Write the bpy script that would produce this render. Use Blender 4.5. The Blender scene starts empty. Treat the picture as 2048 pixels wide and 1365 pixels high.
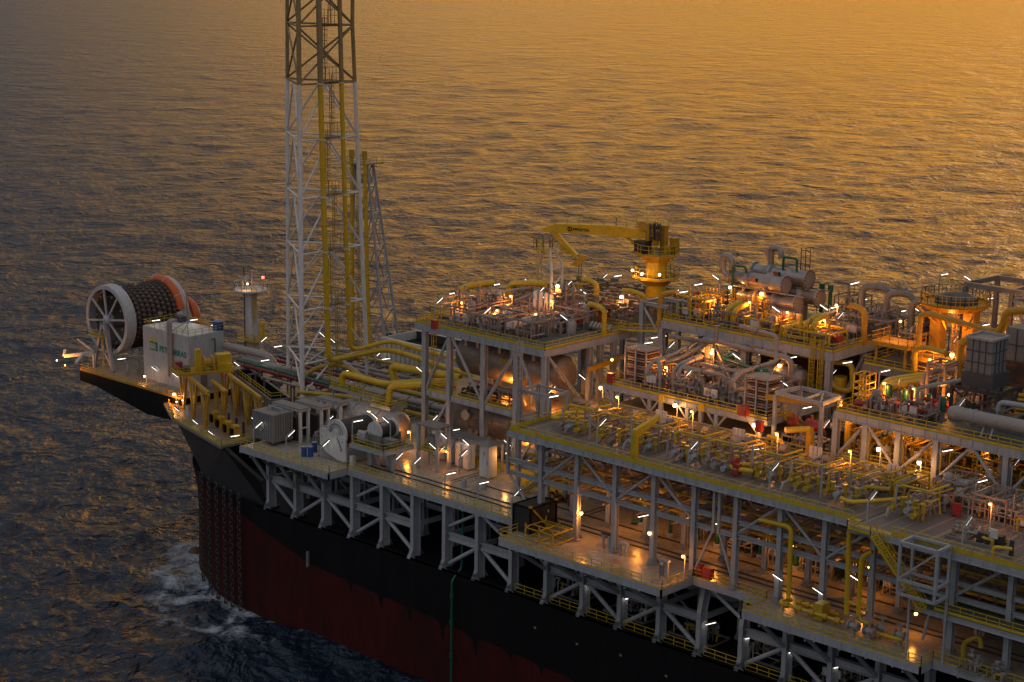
import bpy, math, random
import numpy as np
from mathutils import Vector, Matrix

sc = bpy.context.scene
R = math.radians

# ------------------------------------------------------------------ camera
cam_d = bpy.data.cameras.new("camera")
cam = bpy.data.objects.new("camera", cam_d)
sc.collection.objects.link(cam)
sc.camera = cam
cam_d.sensor_width = 36.0
cam_d.lens = 3657.3 / 2048 * 36.0
cam_d.clip_start = 1.0
cam_d.clip_end = 60000.0
CAM = Vector((211.25, -173.25, 87.56))
YAW, PIT, ROL = -0.7466563, 0.21944519, 0.01559923
fw = Vector((math.sin(YAW) * math.cos(PIT), math.cos(YAW) * math.cos(PIT), -math.sin(PIT)))
rt = fw.cross(Vector((0, 0, 1))).normalized()
up = rt.cross(fw)
r2 = rt * math.cos(ROL) + up * math.sin(ROL)
u2 = -rt * math.sin(ROL) + up * math.cos(ROL)
cam.matrix_world = Matrix(((r2.x, u2.x, -fw.x, CAM.x), (r2.y, u2.y, -fw.y, CAM.y),
                           (r2.z, u2.z, -fw.z, CAM.z), (0, 0, 0, 1)))

# ------------------------------------------------------------------ world, sun, exposure
SUN_AZ, SUN_EL = R(-17.0), R(3.0)      # azimuth from +Y towards +X, elevation: low, beyond the upper right of the picture
sun_dir = Vector((math.sin(SUN_AZ) * math.cos(SUN_EL), math.cos(SUN_AZ) * math.cos(SUN_EL), math.sin(SUN_EL)))
w = bpy.data.worlds.new("World")
sc.world = w
w.use_nodes = True
nt = w.node_tree
nt.nodes.clear()


def N(tree, typ, **kw):
    n = tree.nodes.new(typ)
    for k, v in kw.items():
        if k in n.inputs.keys() if isinstance(k, str) else False:
            n.inputs[k].default_value = v
        else:
            setattr(n, k, v)
    return n


def MATH(tree, op, a, b=None, clamp=False):
    n = tree.nodes.new('ShaderNodeMath')
    n.operation = op
    n.use_clamp = clamp
    for i, x in enumerate((a, b)):
        if x is None:
            continue
        if isinstance(x, (int, float)):
            n.inputs[i].default_value = x
        else:
            tree.links.new(x, n.inputs[i])
    return n.outputs[0]


def RAMP(tree, fac, stops, interp='LINEAR'):
    n = tree.nodes.new('ShaderNodeValToRGB')
    n.color_ramp.interpolation = interp
    e = n.color_ramp.elements
    while len(e) < len(stops):
        e.new(0.5)
    for el, (p, c) in zip(e, stops):
        el.position = p
        el.color = tuple(c) + (1.0,) if len(c) == 3 else c
    tree.links.new(fac, n.inputs[0])
    return n.outputs[0]


def MIX(tree, fac, a, b, blend='MIX'):
    n = tree.nodes.new('ShaderNodeMix')
    n.data_type = 'RGBA'
    n.blend_type = blend
    for sock, x in ((n.inputs[0], fac), (n.inputs[6], a), (n.inputs[7], b)):
        if isinstance(x, (int, float)):
            sock.default_value = x
        elif isinstance(x, (tuple, list)):
            sock.default_value = tuple(x) + (1.0,) if len(x) == 3 else x
        else:
            tree.links.new(x, sock)
    return n.outputs[2]


geo = nt.nodes.new('ShaderNodeTexCoord')
sep = nt.nodes.new('ShaderNodeSeparateXYZ')
nt.links.new(geo.outputs['Generated'], sep.inputs[0])
# cosine of the horizontal angle to the sunset, and the height above the horizon
hx = MATH(nt, 'MULTIPLY', sep.outputs[0], math.sin(SUN_AZ))
hy = MATH(nt, 'MULTIPLY', sep.outputs[1], math.cos(SUN_AZ))
hl = MATH(nt, 'SQRT', MATH(nt, 'SUBTRACT', 1.0001, MATH(nt, 'MULTIPLY', sep.outputs[2], sep.outputs[2])))
caz = MATH(nt, 'DIVIDE', MATH(nt, 'ADD', hx, hy), hl)
el = MATH(nt, 'MAXIMUM', sep.outputs[2], 0.0)
azf = MATH(nt, 'MULTIPLY_ADD', caz, 0.5)
azf.node.inputs[2].default_value = 0.5
warm = RAMP(nt, azf, [(0.0, (0.24, 0.24, 0.265)), (0.55, (0.17, 0.165, 0.18)), (0.82, (0.095, 0.108, 0.138)), (0.865, (0.145, 0.13, 0.125)), (0.90, (0.50, 0.285, 0.095)),
                      (0.945, (1.42, 0.66, 0.08)), (0.985, (1.75, 0.72, 0.02)), (1.0, (1.8, 0.72, 0.01))])
high = RAMP(nt, azf, [(0.0, (0.42, 0.44, 0.48)), (0.6, (0.27, 0.285, 0.32)), (0.86, (0.15, 0.17, 0.21)), (0.90, (0.24, 0.225, 0.23)), (0.95, (0.38, 0.31, 0.27)), (1.0, (0.48, 0.34, 0.22))])
elf = RAMP(nt, el, [(0.0, (0, 0, 0)), (0.08, (0.2, 0.2, 0.2)), (0.16, (0.58, 0.58, 0.58)), (0.28, (0.88, 0.88, 0.88)), (0.46, (1, 1, 1))])
zen = RAMP(nt, el, [(0.5, (0, 0, 0)), (0.9, (1, 1, 1))])
grad = MIX(nt, zen, MIX(nt, elf, warm, high), (0.38, 0.385, 0.41))
sky = nt.nodes.new('ShaderNodeTexSky')
sky.sky_type = 'NISHITA'
sky.sun_disc = False
sky.sun_elevation = SUN_EL
sky.sun_rotation = SUN_AZ
sky.dust_density = 4.0
bg1 = nt.nodes.new('ShaderNodeBackground')
bg1.inputs[1].default_value = 0.008
nt.links.new(sky.outputs[0], bg1.inputs[0])
bg2 = nt.nodes.new('ShaderNodeBackground')
bg2.inputs[1].default_value = 1.0
nt.links.new(grad, bg2.inputs[0])
addn = nt.nodes.new('ShaderNodeAddShader')
nt.links.new(bg1.outputs[0], addn.inputs[0])
nt.links.new(bg2.outputs[0], addn.inputs[1])
wo = nt.nodes.new('ShaderNodeOutputWorld')
nt.links.new(addn.outputs[0], wo.inputs[0])

sun_l = bpy.data.lights.new("sun", 'SUN')
sun_l.energy = 0.22
sun_l.angle = R(14)
sun_l.color = (1.0, 0.62, 0.32)
sun_o = bpy.data.objects.new("sun", sun_l)
sc.collection.objects.link(sun_o)
sun_o.rotation_euler = sun_dir.to_track_quat('Z', 'Y').to_euler()

sc.view_settings.view_transform = 'Standard'
sc.view_settings.look = 'None'
sc.view_settings.exposure = 0.0
sc.view_settings.gamma = 1.0
sc.view_settings.use_curve_mapping = False
sc.render.engine = 'CYCLES'
sc.cycles.use_denoising = True
sc.cycles.max_bounces = 6
sc.cycles.diffuse_bounces = 3
sc.cycles.glossy_bounces = 3
sc.cycles.sample_clamp_indirect = 4.0
sc.cycles.caustics_reflective = False
sc.cycles.caustics_refractive = False

# ------------------------------------------------------------------ materials
MATS = {}


def mat(name, col, rough=0.5, metal=0.0, grime=0.35, gcol=None, scale=0.6, streak=0.0, bump=0.0, spec=0.5):
    """painted or bare surface with its own dirt: blotches, vertical run-off stains, fine speckle"""
    m = bpy.data.materials.new(name)
    m.use_nodes = True
    t = m.node_tree
    b = t.nodes['Principled BSDF']
    b.inputs['Roughness'].default_value = rough
    b.inputs['Metallic'].default_value = metal
    b.inputs['Specular IOR Level'].default_value = spec
    g = t.nodes.new('ShaderNodeNewGeometry')
    mp = t.nodes.new('ShaderNodeMapping')
    mp.inputs['Scale'].default_value = (scale, scale, scale * (0.25 if streak else 1.0))
    t.links.new(g.outputs['Position'], mp.inputs[0])
    n1 = t.nodes.new('ShaderNodeTexNoise')
    n1.inputs['Scale'].default_value = 1.0
    n1.inputs['Detail'].default_value = 5.0
    n1.inputs['Roughness'].default_value = 0.62
    t.links.new(mp.outputs[0], n1.inputs['Vector'])
    n2 = t.nodes.new('ShaderNodeTexNoise')
    n2.inputs['Scale'].default_value = 7.0
    n2.inputs['Detail'].default_value = 3.0
    t.links.new(mp.outputs[0], n2.inputs['Vector'])
    f1 = RAMP(t, n1.outputs[0], [(0.42, (0, 0, 0)), (0.72, (1, 1, 1))])
    gc = gcol or tuple(c * 0.45 for c in col)
    c1 = MIX(t, MATH(t, 'MULTIPLY', f1, grime), col, gc)
    f2 = RAMP(t, n2.outputs[0], [(0.3, (0.82, 0.82, 0.82)), (0.7, (1.1, 1.1, 1.1))])
    c2 = MIX(t, 1.0, c1, f2, 'MULTIPLY')
    t.links.new(c2, b.inputs['Base Color'])
    rr = MATH(t, 'MULTIPLY_ADD', n1.outputs[0], 0.35, )
    rr.node.inputs[2].default_value = rough - 0.17
    t.links.new(MATH(t, 'MAXIMUM', rr, 0.05), b.inputs['Roughness'])
    if bump:
        bp = t.nodes.new('ShaderNodeBump')
        bp.inputs['Strength'].default_value = bump
        bp.inputs['Distance'].default_value = 0.05
        t.links.new(n2.outputs[0], bp.inputs['Height'])
        t.links.new(bp.outputs[0], b.inputs['Normal'])
    MATS[name] = m
    return m


def emat(name, col, strength):
    m = bpy.data.materials.new(name)
    m.use_nodes = True
    b = m.node_tree.nodes['Principled BSDF']
    b.inputs['Base Color'].default_value = (0.8, 0.8, 0.8, 1)
    b.inputs['Emission Color'].default_value = tuple(col) + (1,)
    b.inputs['Emission Strength'].default_value = strength
    MATS[name] = m
    return m


RUST = (0.13, 0.055, 0.025)
mat('steel', (0.35, 0.355, 0.37), 0.5, grime=0.45, gcol=(0.22, 0.20, 0.185), scale=0.5, streak=1)
mat('white', (0.56, 0.54, 0.52), 0.45, grime=0.35, gcol=(0.42, 0.37, 0.32), scale=0.35, streak=1)
mat('pale', (0.44, 0.44, 0.455), 0.45, grime=0.4, gcol=(0.27, 0.25, 0.23), scale=0.35, streak=1)
mat('chalk', (0.70, 0.67, 0.65), 0.45, grime=0.35, gcol=(0.42, 0.37, 0.32), scale=0.35, streak=1)
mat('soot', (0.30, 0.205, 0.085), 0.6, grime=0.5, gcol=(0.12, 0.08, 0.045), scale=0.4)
mat('yellow', (0.62, 0.385, 0.008), 0.42, grime=0.4, gcol=(0.30, 0.17, 0.02), scale=0.7)
mat('rail', (0.56, 0.385, 0.012), 0.5, grime=0.45, gcol=(0.28, 0.17, 0.03), scale=0.8)
mat('ochre', (0.50, 0.27, 0.015), 0.45, grime=0.45, gcol=(0.24, 0.12, 0.015), scale=0.6)
mat('gold', (0.46, 0.30, 0.02), 0.45, grime=0.5, gcol=(0.20, 0.12, 0.02), scale=0.8)
mat('cream', (0.35, 0.31, 0.24), 0.24, grime=0.55, gcol=(0.20, 0.15, 0.10), scale=0.28)
mat('tan', (0.26, 0.19, 0.13), 0.4, grime=0.6, gcol=(0.13, 0.075, 0.04), scale=0.3)
mat('plate', (0.115, 0.105, 0.105), 0.5, grime=0.5, gcol=(0.17, 0.11, 0.075), scale=0.35)
mat('grating', (0.10, 0.11, 0.085), 0.6, grime=0.5, gcol=(0.18, 0.15, 0.05), scale=0.8)
mat('dark', (0.06, 0.06, 0.065), 0.5, grime=0.4, scale=0.8)
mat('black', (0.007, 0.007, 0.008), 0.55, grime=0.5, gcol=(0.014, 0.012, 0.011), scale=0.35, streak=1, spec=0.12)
mat('boot', (0.062, 0.009, 0.008), 0.55, grime=0.75, gcol=(0.020, 0.007, 0.007), scale=0.16, streak=1, spec=0.15)
mat('pipe', (0.31, 0.275, 0.25), 0.42, grime=0.4, gcol=(0.22, 0.16, 0.12), scale=1.0)
mat('pink', (0.31, 0.225, 0.185), 0.45, grime=0.4, scale=0.8)
mat('crimson', (0.30, 0.045, 0.05), 0.4, grime=0.4, scale=0.8)
mat('red', (0.32, 0.028, 0.016), 0.4, grime=0.3, scale=1.2)
mat('orange', (0.60, 0.11, 0.02), 0.4, grime=0.35, gcol=(0.36, 0.06, 0.02), scale=0.4)
mat('green', (0.008, 0.10, 0.055), 0.4, grime=0.4, scale=1.0)
mat('blue', (0.02, 0.07, 0.26), 0.35, grime=0.3, scale=1.2)
mat('clad', (0.36, 0.32, 0.29), 0.38, metal=0.55, grime=0.5, gcol=(0.22, 0.19, 0.17), scale=0.35)
mat('oldclad', (0.34, 0.28, 0.235), 0.42, metal=0.45, grime=0.6, gcol=(0.15, 0.11, 0.085), scale=0.3)
mat('hose', (0.022, 0.018, 0.017), 0.6, grime=0.5, gcol=(0.05, 0.04, 0.035), scale=0.8)
mat('band', (0.30, 0.135, 0.09), 0.6, grime=0.5, scale=0.6)
mat('rust', (0.10, 0.045, 0.025), 0.7, grime=0.6, gcol=(0.05, 0.025, 0.015), scale=1.5)
mat('logo_green', (0.0, 0.20, 0.12), 0.5, grime=0.15)
mat('logo_yellow', (0.62, 0.44, 0.02), 0.5, grime=0.15)
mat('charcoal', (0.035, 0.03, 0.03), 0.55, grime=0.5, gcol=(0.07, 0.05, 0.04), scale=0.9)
mat('ash', (0.20, 0.185, 0.17), 0.5, grime=0.5, gcol=(0.12, 0.10, 0.085), scale=0.5, streak=1)
emat('tube', (1.0, 0.96, 0.84), 4.5)
emat('sodium', (1.0, 0.44, 0.10), 7.0)
emat('bulb', (1.0, 0.72, 0.40), 5.0)
emat('redlamp', (1.0, 0.08, 0.05), 6.0)

# ------------------------------------------------------------------ mesh helpers


class MB:
    """collects shapes and links them as ONE mesh object"""

    def __init__(s):
        s.v, s.f, s.m = [], [], []

    def add(s, vs, fs, mi=0):
        o = len(s.v)
        s.v.extend([tuple(p) for p in vs])
        s.f.extend([tuple(i + o for i in f) for f in fs])
        s.m.extend([mi] * len(fs))
        return s

    def box(s, x0, x1, y0, y1, z0, z1, mi=0):
        vs = [(x0, y0, z0), (x1, y0, z0), (x1, y1, z0), (x0, y1, z0), (x0, y0, z1), (x1, y0, z1), (x1, y1, z1), (x0, y1, z1)]
        return s.add(vs, [(0, 3, 2, 1), (4, 5, 6, 7), (0, 1, 5, 4), (1, 2, 6, 5), (2, 3, 7, 6), (3, 0, 4, 7)], mi)

    def cbox(s, c, sx, sy, sz, mi=0):
        return s.box(c[0] - sx / 2, c[0] + sx / 2, c[1] - sy / 2, c[1] + sy / 2, c[2], c[2] + sz, mi)

    def bar(s, a, b, w, h=None, mi=0, upv=None):
        a, b = Vector(a), Vector(b)
        h = h or w
        d = (b - a)
        if d.length < 1e-6:
            return s
        d.normalize()
        u = Vector(upv) if upv else (Vector((0, 0, 1)) if abs(d.z) < 0.98 else Vector((0, 1, 0)))
        x = d.cross(u).normalized() * (w / 2)
        y = x.cross(d).normalized() * (h / 2)
        vs = [a - x - y, a + x - y, a + x + y, a - x + y, b - x - y, b + x - y, b + x + y, b - x + y]
        return s.add(vs, [(0, 3, 2, 1), (4, 5, 6, 7), (0, 1, 5, 4), (1, 2, 6, 5), (2, 3, 7, 6), (3, 0, 4, 7)], mi)

    def hcol(s, x, y, z0, z1, w=0.6, d=0.9, t=0.09, mi=0):
        """vertical H section, flanges facing -Y and +Y"""
        s.box(x - w / 2, x + w / 2, y - d / 2, y - d / 2 + t, z0, z1, mi)
        s.box(x - w / 2, x + w / 2, y + d / 2 - t, y + d / 2, z0, z1, mi)
        return s.box(x - t / 2, x + t / 2, y - d / 2 + t, y + d / 2 - t, z0, z1, mi)

    def cyl(s, a, b, r0, r1=None, n=16, mi=0, caps=True):
        a, b = Vector(a), Vector(b)
        r1 = r0 if r1 is None else r1
        d = (b - a).normalized()
        u = Vector((0, 0, 1)) if abs(d.z) < 0.9 else Vector((1, 0, 0))
        x = d.cross(u).normalized()
        y = d.cross(x)
        vs, fs = [], []
        for p, r in ((a, r0), (b, r1)):
            for i in range(n):
                t = 2 * math.pi * i / n
                vs.append(p + (x * math.cos(t) + y * math.sin(t)) * r)
        for i in range(n):
            j = (i + 1) % n
            fs.append((i, j, n + j, n + i))
        if caps:
            fs.append(tuple(range(n))[::-1])
            fs.append(tuple(range(n, 2 * n)))
        return s.add(vs, fs, mi)

    def lathe(s, a, d, prof, n=24, mi=0):
        """profile of (distance along d, radius) turned about the line from a along d"""
        a, d = Vector(a), Vector(d).normalized()
        u = Vector((0, 0, 1)) if abs(d.z) < 0.9 else Vector((1, 0, 0))
        x = d.cross(u).normalized()
        y = d.cross(x)
        vs, fs = [], []
        for (t, r) in prof:
            for i in range(n):
                q = 2 * math.pi * i / n
                vs.append(a + d * t + (x * math.cos(q) + y * math.sin(q)) * max(r, 0.001))
        for k in range(len(prof) - 1):
            for i in range(n):
                j = (i + 1) % n
                fs.append((k * n + i, k * n + j, (k + 1) * n + j, (k + 1) * n + i))
        return s.add(vs, fs, mi)

    def tube(s, pts, r, n=8, bend=None, mi=0, seg=4):
        """pipe along a polyline with rounded elbows"""
        P = [Vector(p) for p in pts]
        bend = r * 3 if bend is None else bend
        Q = [P[0]]
        for i in range(1, len(P) - 1):
            a, b, c = P[i - 1], P[i], P[i + 1]
            l1, l2 = (a - b).length, (c - b).length
            q = min(bend, l1 * 0.48, l2 * 0.48)
            p0, p1 = b + (a - b).normalized() * q, b + (c - b).normalized() * q
            for k in range(seg + 1):
                t = k / seg
                Q.append(p0 * (1 - t) ** 2 + b * 2 * t * (1 - t) + p1 * t * t)
        Q.append(P[-1])
        vs, fs = [], []
        x = None
        for i, p in enumerate(Q):
            d = (Q[min(i + 1, len(Q) - 1)] - Q[max(i - 1, 0)])
            if d.length < 1e-9:
                d = Vector((0, 0, 1))
            d.normalize()
            if x is None:
                u = Vector((0, 0, 1)) if abs(d.z) < 0.9 else Vector((1, 0, 0))
                x = d.cross(u).normalized()
            else:
                x = (x - d * x.dot(d))
                if x.length < 1e-6:
                    x = d.cross(Vector((0.3, 0.5, 0.8)))
                x.normalize()
            y = d.cross(x)
            for k in range(n):
                q = 2 * math.pi * k / n
                vs.append(p + (x * math.cos(q) + y * math.sin(q)) * r)
        m = len(Q)
        for i in range(m - 1):
            for k in range(n):
                j = (k + 1) % n
                fs.append((i * n + k, i * n + j, (i + 1) * n + j, (i + 1) * n + k))
        fs.append(tuple(range(n))[::-1])
        fs.append(tuple(range((m - 1) * n, m * n)))
        return s.add(vs, fs, mi)

    def prism(s, poly, z0, z1, mi=0):
        n = len(poly)
        vs = [(p[0], p[1], z0) for p in poly] + [(p[0], p[1], z1) for p in poly]
        fs = [tuple(range(n))[::-1], tuple(range(n, 2 * n))] + [(i, (i + 1) % n, n + (i + 1) % n, n + i) for i in range(n)]
        return s.add(vs, fs, mi)

    def torus(s, c, axis, r, t, n=20, k=6, mi=0):
        c, d = Vector(c), Vector(axis).normalized()
        u = Vector((0, 0, 1)) if abs(d.z) < 0.9 else Vector((1, 0, 0))
        x = d.cross(u).normalized()
        y = d.cross(x)
        vs, fs = [], []
        for i in range(n):
            q = 2 * math.pi * i / n
            e = x * math.cos(q) + y * math.sin(q)
            for j in range(k):
                p = 2 * math.pi * j / k
                vs.append(c + e * (r + t * math.cos(p)) + d * (t * math.sin(p)))
        for i in range(n):
            for j in range(k):
                fs.append((i * k + j, ((i + 1) % n) * k + j, ((i + 1) % n) * k + (j + 1) % k, i * k + (j + 1) % k))
        return s.add(vs, fs, mi)

    def build(s, name, mats, parent=None, loc=None, smooth=None):
        """coordinates collected are world ones; the object's origin goes to loc or to its parent's base"""
        base = Vector(loc) if loc is not None else (Vector(ORG[parent.name]) if parent else Vector((0, 0, 0)))
        me = bpy.data.meshes.new(name)
        me.from_pydata([(p[0] - base.x, p[1] - base.y, p[2] - base.z) for p in s.v], [], s.f)
        if isinstance(mats, str):
            mats = [mats]
        for k in mats:
            me.materials.append(MATS[k])
        if len(mats) > 1:
            me.polygons.foreach_set('material_index', s.m)
        if smooth:
            me.polygons.foreach_set('use_smooth', [True] * len(me.polygons))
            me.set_sharp_from_angle(angle=R(38))
        me.update()
        o = bpy.data.objects.new(name, me)
        sc.collection.objects.link(o)
        ORG[o.name] = tuple(base)
        if parent:
            o.parent = parent
        else:
            o.location = base
        return o


ORG = {}
rnd = random.Random(7)


def tag(o, label, cat, group=None, kind=None):
    if label:
        o['label'] = label
    if cat:
        o['category'] = cat
    if group:
        o['group'] = group
    if kind:
        o['kind'] = kind
    return o


def thing(name, label, cat, loc, group=None):
    o = bpy.data.objects.new(name, None)
    sc.collection.objects.link(o)
    o.empty_display_size = 0.3
    o.location = loc
    ORG[o.name] = tuple(loc)
    return tag(o, label, cat, group)


def dup(root, loc, rotz=0.0, label=None, group=None):
    r = root.copy()
    sc.collection.objects.link(r)
    r.location = loc
    r.rotation_euler = (0, 0, rotz)
    ORG[r.name] = tuple(loc)
    if label:
        r['label'] = label
    if group:
        r['group'] = group
    for ch in list(root.children):
        c = ch.copy()
        sc.collection.objects.link(c)
        c.parent = r
        for g in list(ch.children):
            d = g.copy()
            sc.collection.objects.link(d)
            d.parent = c
    return r


ORD = ['first', 'second', 'third', 'fourth', 'fifth', 'sixth', 'seventh', 'eighth', 'ninth', 'tenth', 'eleventh', 'twelfth',
       'thirteenth', 'fourteenth', 'fifteenth', 'sixteenth', 'seventeenth', 'eighteenth', 'nineteenth', 'twentieth',
       'twenty-first', 'twenty-second', 'twenty-third', 'twenty-fourth', 'twenty-fifth', 'twenty-sixth']


def railing(pts, parent, h=1.1, step=1.6, toe=0.28, name='handrail', mt='rail', r=0.07):
    """posts, three rails and a toe board along a path; ONE part per run"""
    m = MB()
    for a, b in zip(pts[:-1], pts[1:]):
        a, b = Vector(a), Vector(b)
        n = max(1, int(round((b - a).length / step)))
        for i in range(n + 1):
            p = a.lerp(b, i / n)
            m.bar(p, p + Vector((0, 0, h)), r, r)
        for k in (h, h * 0.56):
            m.bar(a + Vector((0, 0, k)), b + Vector((0, 0, k)), r, r)
        if toe:
            m.bar(a + Vector((0, 0, toe / 2 + .01)), b + Vector((0, 0, toe / 2 + .01)), 0.04, toe)
    return m.build(name, mt, parent)


def ladder(p, z0, z1, parent, d=(1, 0), cage=True, name='caged_ladder', mt='rail'):
    m = MB()
    dx, dy = d
    for s_ in (-0.25, 0.25):
        m.bar((p[0] + dx * s_, p[1] + dy * s_, z0), (p[0] + dx * s_, p[1] + dy * s_, z1 + 1.1), 0.08, 0.08)
    z = z0 + 0.3
    while z < z1:
        m.bar((p[0] - dx * .25, p[1] - dy * .25, z), (p[0] + dx * .25, p[1] + dy * .25, z), 0.05, 0.05)
        z += 0.4
    if cage:
        nx, ny = dy, -dx
        z = z0 + 2.2
        while z < z1 + 1.1:
            q = [(p[0] + dx * .38 * math.cos(t) + nx * .8 * math.sin(t), p[1] + dy * .38 * math.cos(t) + ny * .8 * math.sin(t), z) for t in (0, .6, 1.2, 1.57, 1.94, 2.54, 3.14)]
            for a, b in zip(q[:-1], q[1:]):
                m.bar(a, b, 0.06, 0.06)
            z += 0.9
        for t in (.6, 1.57, 2.54):
            a = (p[0] + dx * .38 * math.cos(t) + nx * .8 * math.sin(t), p[1] + dy * .38 * math.cos(t) + ny * .8 * math.sin(t))
            m.bar((a[0], a[1], z0 + 2.2), (a[0], a[1], z1 + 1.1), 0.05, 0.05)
    return m.build(name, mt, parent)


def stair(a, b, width, parent, wdir, name='stair'):
    """inclined stair from a to b with treads and two handrails"""
    m = MB()
    a, b, wd = Vector(a), Vector(b), Vector(wdir) * (width / 2)
    n = int(abs(b.z - a.z) / 0.25)
    for s_ in (-1, 1):
        m.bar(a + wd * s_, b + wd * s_, 0.08, 0.28)
        for hh in (0.6, 1.15):
            m.bar(a + wd * s_ + Vector((0, 0, hh)), b + wd * s_ + Vector((0, 0, hh)), 0.07, 0.07)
        for i in range(0, 9):
            p = a.lerp(b, i / 8) + wd * s_
            m.bar(p, p + Vector((0, 0, 1.15)), 0.07, 0.07)
    for i in range(n):
        p = a.lerp(b, (i + .5) / n)
        m.bar(p - wd, p + wd, 0.24, 0.05, upv=(0, 0, 1))
    return m.build(name, 'rail', parent)


def vessel(name, label, a, b, r, mt, group=None, rings=3, saddles=2, floor=None, dome=0.45, plate=False, legmat='steel'):
    """horizontal vessel from a to b with dished ends, girth rings, saddles and nozzles"""
    a, b = Vector(a), Vector(b)
    d = (b - a).normalized()
    L = (b - a).length
    t = thing(name, label, 'vessel', (a.x, a.y, floor if floor is not None else a.z - r))
    if group:
        t['group'] = group
    prof = [(-r * dome, 0.0), (-r * dome * .94, r * .35), (-r * dome * .72, r * .68), (-r * dome * .38, r * .92), (0, r), (L, r),
            (L + r * dome * .38, r * .92), (L + r * dome * .72, r * .68), (L + r * dome * .94, r * .35), (L + r * dome, 0)]
    MB().lathe(a, d, prof, 32).build('shell', mt, t, smooth=True)
    for i in range(rings):
        q = (i + 1) / (rings + 1) * L
        MB().lathe(a + d * (q - .08), d, [(0, r), (0, r + .09), (.16, r + .09), (.16, r)], 32).build('girth_ring', mt, t)
    if floor is not None:
        for i in range(saddles):
            q = (i + .5) / saddles * L
            c = a + d * q
            s_ = d.cross(Vector((0, 0, 1)))
            m = MB()
            m.bar(c + Vector((0, 0, -r * .72)) - s_ * r * .8, c + Vector((0, 0, -r * .72)) + s_ * r * .8, 0.35, r * .5)
            for k in (-.6, 0, .6):
                m.bar(Vector((c.x, c.y, floor)) + s_ * r * k, Vector((c.x, c.y, a.z - r * .8)) + s_ * r * k, 0.35, 0.35)
            m.build('saddle', legmat, t)
    for i in range(3):
        q = (i + .4) / 3 * L
        c = a + d * q
        m = MB().cyl(c + Vector((0, 0, r * .9)), c + Vector((0, 0, r + .45)), r * .1 + .06, n=10)
        m.cyl(c + Vector((0, 0, r + .45)), c + Vector((0, 0, r + .55)), r * .15 + .08, n=10)
        m.build('nozzle', mt, t, smooth=True)
    return t

# ------------------------------------------------------------------ sea
SEA = -18.0
SWELL = YAW + R(14)
SEA_LAYERS = [(0.040, 0.034, 8.5, 2.0, 0.6), (0.15, 0.125, 4.2, 3.0, 0.6), (0.62, 0.50, 1.7, 4.0, 0.4)]


def hull_line(a, n=2.3, N_=40):
    q = []
    for i in range(N_ + 1):
        t = math.pi * i / N_
        c, s_ = math.cos(t), math.sin(t)
        q.append((-a * abs(s_) ** (2 / n), 28.5 - 28.5 * math.copysign(abs(c) ** (2 / n), c)))
    return q


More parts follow.
